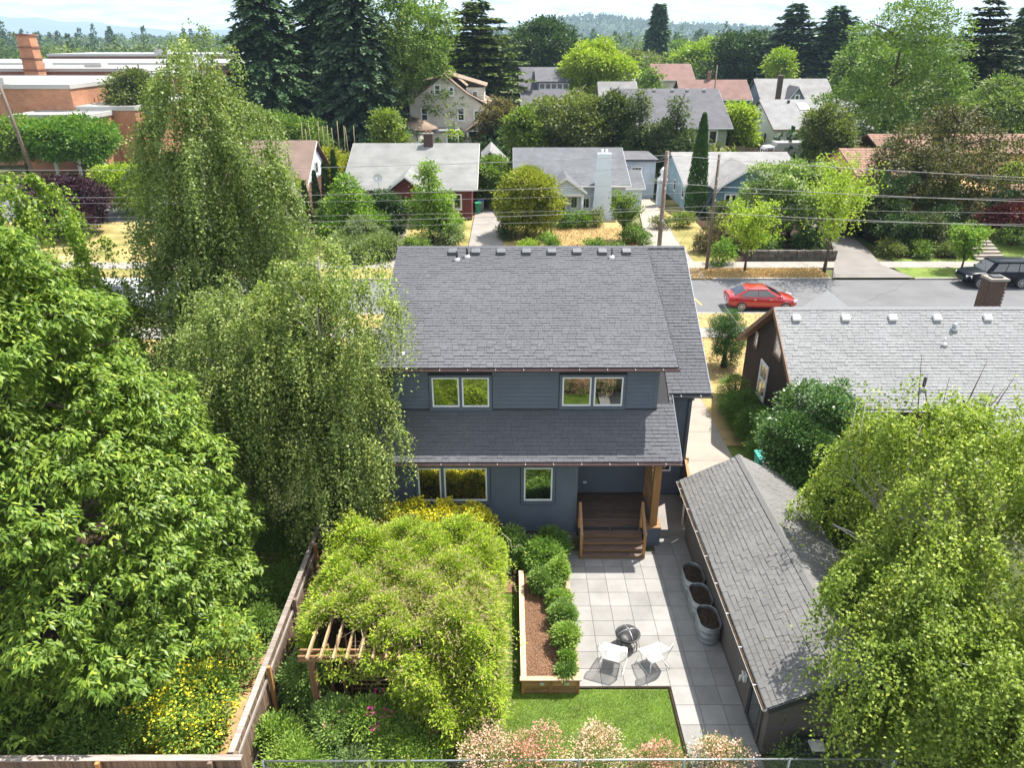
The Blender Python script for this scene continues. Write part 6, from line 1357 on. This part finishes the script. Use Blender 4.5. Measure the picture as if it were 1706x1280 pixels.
# ------------------------------------------------------------------ trees of the neighbourhood
TREES = [
 ('fir',-33.5,112.0,25,8.0,'fir_dark','fir_tree','tall dark green fir at the left end of the conifer clump behind the brown-roofed house'),
 ('fir',-27.0,120.0,28,9.0,'fir_dark','fir_tree','broad dark fir in the middle of the tall conifer clump, its top above the picture'),
 ('fir',-20.4,108.0,24.5,6.8,'fir_blue','fir_tree','dark blue-green fir touching the lighter leafy tree left of the cream house'),
 ('broad',-15.0,114.0,23.0,7.6,'leaf_mid','leafy_tree','tall light green leafy tree directly left of the cream three-storey house'),
 ('cedar',-5.4,140.0,21.9,8.4,'cedar_olive','cedar_tree','tall olive cedar with layered branches right behind the cream three-storey house'),
 ('broad',8.2,190.0,20.2,7.8,'leaf_dark','leafy_tree','dense dark green rounded tree above the grey roof with the long dormer'),
 ('broad',16.5,150.0,15.3,6.5,'leaf_lime','leafy_tree','rounded yellow-green maple covering the right side of the long dormer roof'),
 ('fir',47.9,260.0,25.2,4.2,'fir_dark','fir_tree','narrow dark fir sticking up alone above the far rooftops in the middle'),
 ('broad',39.0,240.0,12.0,7.2,'leaf_olive','leafy_tree','olive brown rounded tree between the yellow-green maple and the far brown roof'),
 ('broad',63.3,300.0,13.9,7.8,'leaf_mid','leafy_tree','mid green tree just right of the lone narrow fir'),
 ('broad',58.6,235.0,15.9,8.7,'leaf_lime','leafy_tree','bright lime spreading tree behind the two far brown roofs'),
 ('broad',62.0,205.0,17.5,7.9,'leaf_dark','leafy_tree','dark spreading tree behind the grey house with the brick front chimney'),
 ('cedar',68.5,195.0,23.1,6.7,'fir_blue','cedar_tree','left one of the two flat-topped cedars on the skyline'),
 ('cedar',76.5,190.0,22.2,8.7,'fir_dark','cedar_tree','right one of the two flat-topped cedars on the skyline'),
 ('broad',61.7,180.0,13.2,2.8,'leaf_lime','leafy_tree','small lime tree in front of the two flat-topped cedars'),
 ('poplar',46.8,96.0,21.2,7.5,'leaf_mid','leafy_tree','very tall mid green leafy tree leaning over the white house with skylight'),
 ('cedar',69.6,118.0,21.0,6.4,'pine_brown','pine_tree','tall dark pine right behind the very tall leafy tree'),
 ('fir',85.7,135.0,20.5,4.4,'fir_dark','fir_tree','dark fir cut by the right edge of the picture'),
 ('broad',61.4,96.0,11.9,5.4,'leaf_pale','leafy_tree','pale green rounded tree below the tall dark pine'),
 ('broad',39.0,67.0,10.6,6.1,'leaf_bronze','leafy_tree','large dark bronze-green spreading tree in front of the tile-roofed house'),
 ('broad',34.9,84.0,9.3,2.7,'leaf_olive','leafy_tree','olive bushy tree right of the white house with skylight'),
 ('broad',23.7,61.5,6.7,3.7,'leaf_holly','blossoming_tree','dense tree dotted with cream blossom in front of the blue front gable'),
 ('street',23.4,52.6,8.2,2.7,'leaf_gold','street_tree','bright yellow-green street tree beside the asphalt driveway apron'),
 ('street',17.5,52.6,5.3,1.9,'leaf_gold','street_tree','smaller thin yellow-green street tree on the dry verge next to the round green bush'),
 ('cone',15.3,90.0,10.3,2.7,'leaf_greyolive','conifer_tree','left one of the two feathery grey-green trees right of the white chimney'),
 ('cone',19.2,88.0,9.8,3.0,'leaf_greyolive','conifer_tree','right one of the two feathery grey-green trees, nearest the pointed cypress'),
 ('broad',8.1,95.0,10.2,5.4,'leaf_olive','leafy_tree','wide soft olive tree behind the grey roof of the white-chimney house'),
 ('broad',12.6,93.0,10.1,2.8,'leaf_olive2','leafy_tree','small dark olive tree between the wide olive tree and the feathery pair'),
 ('broad',1.8,92.0,8.3,2.1,'leaf_lime2','leafy_tree','yellow-green tree left of the wide olive tree'),
 ('broad',1.6,63.5,6.0,2.5,'leaf_yellow','leafy_tree','rounded yellow-green tree shading the white porch of the house with white chimney'),
 ('street',9.8,62.0,4.2,1.3,'leaf_mid','leafy_tree','small thin green tree beside the foot of the white chimney'),
 ('cone2',-6.5,61.0,6.8,2.0,'leaf_fresh','leafy_tree','bright green pyramid-shaped tree in front of the dark red house, right one'),
 ('cone2',-13.4,61.5,5.8,2.5,'leaf_fresh','leafy_tree','bright green pyramid-shaped tree in front of the dark red house, left one'),
 ('broad',-21.0,66.0,5.6,2.4,'leaf_yellow','leafy_tree','golden green tree against the brown roof left of the leaning pole'),
 ('broad',-10.6,64.0,3.8,1.9,'leaf_dark','leafy_tree','dark green tree beside the dark red porch'),
 ('broad',-11.2,57.0,1.4,2.4,'leaf_grey','leafy_tree','pale grey-green tree in the front garden below the left pyramid tree'),
 ('broad',-38.8,64.0,4.9,3.2,'leaf_purple','purple_tree','dark purple plum tree beside the leaning pole near the school'),
 ('broad',-58.6,92.0,7.4,3.9,'leaf_mid','leafy_tree','green tree left of the leaning pole in front of the orange brick school'),
 ('broad',-50.6,90.0,7.8,4.2,'leaf_fresh2','leafy_tree','green tree with a rounded top in front of the school entrance canopy'),
 ('broad',-37.2,72.0,4.9,2.6,'leaf_lime','leafy_tree','lime green low tree between the purple tree and the tall birch'),
 ('broad',-28.0,96.0,7.4,4.1,'leaf_mid','leafy_tree','rounded green tree at the foot of the dark firs above the brown roof'),
 ('broad',-13.8,88.0,8.3,1.7,'leaf_lime2','leafy_tree','small tree in front of the brown turret roof of the cream house'),
 ('cone',-6.2,88.0,7.9,0.8,'leaf_lime','leafy_tree','tiny lime tree in front of the cream house wall'),
 ('broad',-1.2,105.0,8.2,2.5,'leaf_brownish','leafy_tree','brownish green tree at the right corner of the cream house'),
 ('broad',32.3,108.0,7.8,2.3,'leaf_lime','leafy_tree','lime bushy tree between the green-grey house and the white house'),
 ('street',33.7,52.8,3.3,1.4,'leaf_fresh','street_tree','small light green street tree in front of the concrete steps'),
 ('broad',41.6,60.0,3.8,1.7,'leaf_redmaple','maple_tree','small red-leaved maple at the right edge above the black car'),
 ('broad',36.4,72.0,6.7,3.1,'leaf_olive2','leafy_tree','dark olive tree right of the small tiled roof'),
 ('broad',49.5,72.0,5.0,2.3,'leaf_lime','leafy_tree','lime tree at the right edge below the tiled roofs'),
 ('broad',31.1,62.0,4.3,1.9,'leaf_olive2','leafy_tree','dark green tree against the ochre wall below the small tiled roof'),
 ('broad',-51.8,110.0,11.5,3.7,'leaf_olive','leafy_tree','thin olive tree between the school and the tall birch'),
 ('broad',-13.7,150.0,15.9,3.3,'leaf_mid','leafy_tree','green tree filling the gap between the tall leafy tree and the cedar'),
 ('broad',32.4,74.0,5.5,2.0,'leaf_pale','leafy_tree','pale green bush tree left of the small tiled roof'),
 ('broad',-17.9,78.0,5.3,2.8,'leaf_yellow','leafy_tree','yellowish shrubby tree between the brown roof and the grey roof'),
 ('broad',-1.4,76.0,4.9,2.1,'leaf_mid','leafy_tree','green tree by the driveway between the dark red and white-chimney houses'),
 ('broad',71.4,160.0,15.9,5.3,'leaf_mid','leafy_tree','green tree filling the gap left of the very tall leafy tree'),
 ('cone',30.7,170.0,10.1,3.8,'leaf_mid','leafy_tree','green tree behind the grey roof with four vents'),
]
sheetc = 0
for i, (kd, x, y, h, r, m, nm, lab) in enumerate(TREES):
    g = np.random.default_rng(500+i); t = thing(nm, lab, 'tree', (x, y, 0)); L = max(.13, y*.0036); W = L*.62
    if kd in ('fir', 'cedar'):
        if kd == 'fir': V, rn = conifer(g, h, r*1.15, .04, int(h*2.0), 14, max(.6, L*2.1), .34, .5)
        else: V, rn = conifer(g, h, r*1.2, .10, int(h*1.7), 19, max(.6, L*1.9), .2, .7, layered=True)
        V = V+np.array([x, y, 0])
    elif kd == 'street':
        Q = []; Rr_ = []
        for b in range(60):
            a = g.random()*6.283; z0 = h*(.28+.5*g.random()); ln = r*(.7+.7*g.random())*(1.1-.6*z0/h); k = 60; s = g.random(k)
            P = np.stack([x+math.cos(a)*ln*s, y+math.sin(a)*ln*s, z0+s*ln*1.1*(.6+.5*g.random())], 1)+g.normal(size=(k, 3))*.10*r
            P[:, 2] = np.minimum(P[:, 2], h); Q.append(leaves(P, rdir(g, k)+np.array([0, 0, -.2]), rdir(g, k)+np.array([0, 0, .8]), .20, .13)); Rr_.append(np.clip(g.random()*.5+g.random(k)*.5, 0, .99))
        V = np.concatenate(Q); rn = np.concatenate(Rr_)
    else:
        cone = kd in ('cone', 'cone2'); zlo = h*(.34 if m in ('leaf_fresh2',) or (x < -50 and y > 80) else .10 if kd != 'poplar' else .06)
        if kd == 'poplar':
            lob = auto_lobes(g, 2.5, h-1.5, r, 14, egg=.5); lob = [(l[0]+(l[2]/h-.5)*4.5, *l[1:]) for l in lob]
        else: lob = auto_lobes(g, zlo+r*.2, max(h-r*.18, zlo+r*.4), r, 8 if not cone else 11, shape='cone' if cone else 'round', asym=.45)
        if h > 2.2*r and not cone and kd != 'poplar': lob += auto_lobes(g, h-r*1.5, h-r*.2, r*.9, 5)
        lob = [(l[0]+x, l[1]+y, l[2], *l[3:]) for l in lob]
        area = sum(4*3.14*l[3]*l[4] for l in lob)*.33; nl = int(min(26000, 2.6*area/(.5*L*W))); per = 20; ncl = max(40, nl//per)
        P, O = lobe_points(g, lob, ncl, .68, up=.2); V, rn = clump_leaves(g, P, O, per, L*1.15, L, W, .12, .7)
        ok = V[:, :, 2].min(1) > .05; V = V[ok]; rn = rn[ok]
        if m == 'leaf_holly':
            P, O = lobe_points(g, lob, 700, .97, up=.6); F1, f2 = clump_leaves(g, P, O, 7, .08, .17, .11, -.4); quads_mesh('blossom', F1, 'petal_white', t, f2)
    quads_mesh('crown', V, m, t, rn)
    mb = MB(); pts = trunk(mb, (x, y, 0), (x, y, h*(.92 if kd != 'poplar' else .8)), .05+(.022 if kd != 'street' else .008)*h, .03, g, wob=.03); 
    if kd not in ('fir',): limbs(mb, pts, g, 7 if kd != 'street' else 5, r*.5, .03+.008*h)
    mb.build('trunk', 'bark', t)
# cypresses
def cypress(lab, x, y, h, r, m, seed):
    t = thing('cypress_tree', lab, 'tree', (x, y, 0)); g = np.random.default_rng(seed); n = int(2600*r*h/4); z = g.random(n)**.85*h; rr = r*np.minimum(1, (1-z/h)**.62*1.15)*(.75+.3*g.random(n)); a = g.random(n)*6.283
    P = np.stack([x+rr*np.cos(a), y+rr*np.sin(a), z], 1); O = np.stack([np.cos(a), np.sin(a), a*0+.2], 1)
    V = leaves(P, O*.4+np.array([0, 0, 1.])+g.normal(size=(n, 3))*.2, O+g.normal(size=(n, 3))*.3, .30, .12); quads_mesh('crown', V, m, t, g.random(n)); mb = MB(); trunk(mb, (x, y, 0), (x, y, h*.85), .12, .03, g); mb.build('trunk', 'bark', t)
cypress('tall narrow pointed cypress in front of the pale blue bungalow', 18.0, 71.2, 9.3, .95, 'lf_juniper', 700)
for i, (x, h, lab) in enumerate(((-17.3, 4.4, 'leftmost and shortest of the four small cypresses by the brown roof'), (-16.4, 5.2, 'second from the left of the four small cypresses by the brown roof'), (-15.6, 5.9, 'third from the left of the four small cypresses by the brown roof'), (-14.8, 6.8, 'rightmost and tallest of the four small cypresses by the brown roof'))): cypress(lab, x-.4, 64.5+i*.4, h, .42, 'leaf_dark', 710+i)
# garden shrubs across the street
BU = [(16.3, 54.3, .85, 2.0, 'leaf_fresh', 'round bright green bush beside the verge pole'), (18.2, 59, 2.0, 2.8, 'leaf_brownish', 'wide brownish red shrub behind the round bright green bush'), (16.0, 58.2, 1.2, 1.9, 'leaf_brownish', 'smaller brownish shrub beside the pale driveway'),
 (5.0, 66.6, 1.0, 1.5, 'leaf_fresh2', 'left clipped green shrub in front of the white porch'), (6.5, 66.7, 1.0, 1.5, 'leaf_fresh2', 'middle clipped green shrub in front of the white porch'), (8.0, 67.2, .95, 1.5, 'leaf_olive', 'dark olive ball shrub left of the white chimney foot'),
 (10.6, 60.5, 1.3, 1.7, 'leaf_mid', 'green shrub at the corner of the dry lawn by the pale driveway'), (3.4, 58.0, .7, 1.7, 'leaf_fresh2', 'small green shrub just above the house ridge near the middle'), (-1.0+.9, 62.5, .9, 1.5, 'leaf_dark', 'dark shrub beside the driveway left of the yellow-green tree'),
 (-18.2, 58.5, 1.7, 2.3, 'leaf_lime', 'lime shrub in front of the dark garage'), (-21.3, 56.5, 1.3, 1.8, 'leaf_lime', 'second lime shrub near the chain gate of the dark garage'), (-15.5, 63.5, 1.2, 3.2, 'leaf_mid', 'green shrub right of the leaning brown pole'), (-6.0, 62.5, 1.7, 3.3, 'leaf_fresh', 'bright green shrub below the right pyramid tree'), (-4.9, 59.5, 1.3, 2.0, 'leaf_grey', 'pale grey-green shrub at the driveway of the dark red house'),
 (-7.5, 57.5, 1.1, 1.5, 'leaf_mid', 'low green shrub at the path to the dark red house'), (-9.9, 64.5, .8, 1.2, 'leaf_brownish', 'small brownish shrub left of the dark red porch path'), (-12.8, 66.5, 1.3, 2.6, 'leaf_dark', 'dark shrub at the left corner of the dark red porch'), (19.8, 66, 1.5, 2.4, 'leaf_olive', 'olive shrub in front of the pale blue wall'),
 (31.4, 58.5, 1.6, 2.6, 'leaf_dark', 'dark green shrub on the bank right of the asphalt driveway'), (33.6, 58.8, 1.6, 2.4, 'leaf_olive2', 'dark olive shrub on the bank behind the green verge'), (35.4, 60.0, 1.4, 2.5, 'leaf_dark', 'dark shrub left of the concrete garden steps'), (32.2, 61.5, 1.9, 4.2, 'leaf_dark', 'tall dark shrub below the ochre house wall'), (40.6, 58.0, 1.1, 1.8, 'leaf_pale', 'pale green shrub right of the concrete garden steps'), (41.8, 61.0, 1.8, 3.2, 'leaf_dark', 'dark shrub at the right edge above the steps'), (44.0, 57.0, 1.2, 1.6, 'leaf_lime', 'lime shrub at the right edge above the black car'),
 (30.4, 57.0, 1.0, 1.3, 'leaf_olive', 'low olive shrub on the left corner of the bank by the asphalt driveway'), (30.6, 60.0, 1.3, 1.9, 'leaf_dark', 'dark shrub along the right side of the asphalt driveway'), (32.6, 56.8, 1.1, 1.2, 'leaf_mid', 'low green shrub behind the left part of the green verge'), (34.8, 56.7, 1.0, 1.1, 'leaf_olive', 'low shrub behind the right part of the green verge'),
 (29.8, 64.0, 1.2, 2.4, 'leaf_dark', 'dark shrub at the top of the asphalt driveway'), (37.0, 63.5, 2.2, 3.4, 'leaf_olive2', 'wide dark shrub under the bronze tree'), (24.3, 57.5, 1.4, 2.0, 'leaf_dark', 'dark shrub between the blossom tree and the asphalt driveway'), (20.3, 57.3, 1.3, 1.8, 'leaf_mid', 'green shrub above the stone retaining wall'),
 (-27, 60, 2.2, 3.5, 'leaf_mid', 'green shrub glimpsed left of the brick house'), (11.5, 77, 1.2, 2.2, 'leaf_mid', 'shrub beside the small white garage'), (13.7, 66, .8, 1.3, 'leaf_olive', 'low shrub at the left wall of the pale driveway'), (15.9, 66.5, .9, 1.5, 'leaf_lime2', 'yellowish shrub along the pale blue house wall'), (-16.5, 57.0, 1.2, 1.6, 'leaf_grey', 'grey-green shrub by the verge behind the right birch'), (-12.0, 58.5, 1.6, 3.0, 'leaf_grey', 'grey-green shrub above the left end of the house ridge'),
 (1.6, 57.4, .8, 1.2, 'leaf_lime', 'low lime shrub on the dry lawn edge above the ridge vents'), (6.8, 57.2, .9, 1.3, 'leaf_fresh2', 'green shrub on the dry lawn above the ridge vents'), (8.6, 56.8, .8, 1.2, 'leaf_mid', 'green shrub on the dry lawn near the right ridge vent'), (5.2, 57.0, .35, .8, 'leaf_redmaple', 'tiny dark red shrub on the dry lawn')]
for i, (x, y, r, h, m, lab) in enumerate(BU):
    z0 = 0 if not (x > 30 and y > 57) else min(1.4, (y-55.5)*.22)
    L = .17; g = np.random.default_rng(900+i); t = thing('garden_shrub', lab, 'shrub', (x, y, z0)); lob = [(l[0]+x, l[1]+y, l[2]+z0, *l[3:]) for l in auto_lobes(g, r*.25, max(h-r*.25, r*.4), r, 4)]
    P, O = lobe_points(g, lob, int(120*r*max(r, h*.5)), .65, up=.3); V, rn = clump_leaves(g, P, O, 14, .17, L, .10, .1); quads_mesh('foliage', V, m, t, rn)
    mb = MB(); trunk(mb, (x, y, z0), (x, y, z0+h*.7), .06, .02, g, n=5, seg=3); mb.build('stem', 'bark', t)
# ------------------------------------------------------------------ far woodland, hills
def woods(name, label, n, xr, yr, hr, rr, m, seed, per=40, cone=.3, qs=.0042):
    g = np.random.default_rng(seed); y = np.sqrt(g.uniform(yr[0]**2, yr[1]**2, n)); x = g.uniform(xr[0], xr[1], n)*y
    h = g.uniform(*hr, n); r = g.uniform(*rr, n); cn = g.random(n) < cone; h = np.where(cn, h*1.35, h); r = np.where(cn, r*.5, r)
    xx = np.repeat(x, per); yy = np.repeat(y, per); hh = np.repeat(h, per); rp_ = np.repeat(r, per); cc = np.repeat(cn, per); N = n*per
    s = g.random(N); az_ = g.random(N)*6.283; prof_ = np.where(cc, (1-s)**.9+.05, np.sqrt(np.clip(1-((s-.4)/.62)**2, .05, 1)))*(.7+.4*g.random(N))
    P = np.stack([xx+rp_*prof_*np.cos(az_), yy+rp_*prof_*np.sin(az_), hh*(.12+.88*s)], 1); Lq = np.repeat(np.maximum(.9, y*qs), per)*np.where(cc, .8, 1)
    O = np.stack([np.cos(az_), np.sin(az_), np.full(N, .4)], 1); V = leaves(P, rdir(g, N)+O*.5, O+np.array([0, 0, .8])+g.normal(size=(N, 3))*.3, Lq, Lq*.75)
    rn = np.clip(np.repeat(g.random(n), per)*.7+.3*g.random(N), 0, .99); props(quads_mesh(name, V, m, None, rn), label, 'woodland', kind='stuff')
woods('distant_woodland', 'nearer band of suburban trees beyond the houses', 420, (-.85, .85), (200, 430), (8, 13), (5, 8), 'leaf_far', 1, 120, .12, .0044)
woods('distant_woodland', 'yellowish crowns scattered through the far suburban trees', 130, (-.8, .8), (190, 600), (6, 11), (4, 7.5), 'leaf_lime2', 2, 100, .0, .0044)
woods('distant_woodland', 'dark conifer tops standing on the skyline', 150, (-.85, .85), (300, 900), (12, 17.5), (7, 10), 'fir_blue', 3, 210, 1., .0034)
woods('distant_woodland', 'far carpet of treetops reaching to the hills', 1500, (-.9, .9), (430, 1900), (9, 15), (8, 14), 'leaf_far', 4, 34, .35, .0042)
woods('hedges_and_bushes', 'garden bushes between the far houses', 150, (-.1, .62), (88, 200), (1.5, 3.6), (1.6, 3.2), 'leaf_olive', 5, 170, .0, .0042)
woods('hedges_and_bushes', 'dark garden bushes between the far houses', 130, (-.35, .62), (92, 210), (2, 5), (1.8, 3.6), 'leaf_dark', 6, 200, .1, .0042)
def hills(name, m, y, x0, x1, f, seed, depth, n=160):
    g = np.random.default_rng(seed); rows = []; ph = g.random(8)*6.28
    xs_ = np.linspace(x0, x1, n)
    for k in range(9):
        s = k/8; rows.append([(x, y+depth*s, max(-1, f(x)*(math.sin(s*1.5708)**.8)*(1+.10*math.sin(x*.012/(y/2500)+ph[0]+s*5)+.07*math.sin(x*.031/(y/2500)+ph[1]+s*9)))) for x in xs_])
    MB().grid(rows, True).build(name, m, kind='structure')
M['hillgreen'] = mat('forest_hill', (.05, .075, .04), .95, noise=.5, nscale=.02, spec=.05); M['hillfar'] = mat('far_mountain', (.07, .10, .09), .95, noise=.3, nscale=.002, spec=.05)
hills('hill', 'hillgreen', 2300, -200, 1500, lambda x: 15+54*math.exp(-((x-270)/230)**2)+26*math.exp(-((x-700)/330)**2), 1, 700)
def mtn(x):
    u = x/7500*1220+847
    return 15.8+7500/1220*max(0, np.interp(u, [-500, -120, 0, 60, 130, 210, 300, 420, 560, 700, 900, 1300, 2200], [22, 38, 33, 26, 18, 13, 9, 16, 8, 6, 5, 4, 7]))
hills('mountain', 'hillfar', 7500, -8500, 8500, mtn, 2, 1500, 400)
woods('hill_forest', 'conifers covering the wooded hill on the horizon', 800, (-.05, .55), (2150, 2300), (8, 20), (8, 12), 'leaf_far', 9, 16, .8, .0024)
g = np.random.default_rng(99); n = 1300; x = g.uniform(-100, 1200, n); s = g.random(n); f = 15+54*np.exp(-((x-270)/230)**2)+26*np.exp(-((x-700)/330)**2); zb = f*np.sin(s*1.5708)**.8; yy = 2300+700*s; per = 10; N = n*per
t_ = g.random(N); P = np.stack([np.repeat(x, per)+g.normal(size=N)*3*(1-t_), np.repeat(yy, per)-4, np.repeat(zb, per)+t_*np.repeat(g.uniform(9, 19, n), per)], 1)
props(quads_mesh('hill_forest', leaves(P, rdir(g, N)+np.array([0, 0, .6]), rdir(g, N)+np.array([0, -1, .5]), 8, 6), 'leaf_far', None, g.random(N)), 'treetops standing along the crest of the wooded hill', 'woodland', kind='stuff')
# ------------------------------------------------------------------ the hazy air
hz_ = MB().box(-9500, -70, -1.5, 9500, 9900, 330).build('haze', 'underlay', kind='stuff'); hm = bpy.data.materials.new('haze_air'); hm.use_nodes = True; tn = hm.node_tree
for n_ in list(tn.nodes):
    if n_.type == 'BSDF_PRINCIPLED': tn.nodes.remove(n_)
pv = tn.nodes.new('ShaderNodeVolumePrincipled'); pv.inputs['Color'].default_value = (.55, .74, 1, 1); pv.inputs['Density'].default_value = HAZE
tn.links.new(pv.outputs[0], tn.nodes['Material Output'].inputs['Volume']); hz_.data.materials.clear(); hz_.data.materials.append(hm)
props(hz_, 'thin blue haze lying over the whole neighbourhood', 'haze')

# ------------------------------------------------------------------ litter
g = np.random.default_rng(404); n = 520; P = np.stack([g.uniform(1.9, 6.05, n), g.uniform(14.3, 22.5, n), np.full(n, .046)], 1); edge = (np.abs(P[:, 0]-6.0) < .5) | (P[:, 0] < 2.2) | (g.random(n) < .35); P = P[edge]
Pr = np.stack([g.uniform(6.1, 9.3, 420), g.uniform(11.9, 21, 420)], 1); zr_ = np.where(Pr[:, 0] < gr, ge+gs*(Pr[:, 0]-gx0), gz_-gs*(Pr[:, 0]-gr))+.04
P = np.concatenate([P, np.column_stack([Pr, zr_])]); n = len(P)
props(quads_mesh('fallen_leaves', leaves(P, rdir(g, n)*np.array([1, 1, .15]), rdir(g, n)*.2+np.array([0, 0, 1.]), g.uniform(.025, .06, n), g.uniform(.012, .03, n), .05), 'lf_vinedry'), 'small dry fallen leaves scattered over patio edges and garage roof', 'leaf litter', kind='stuff')
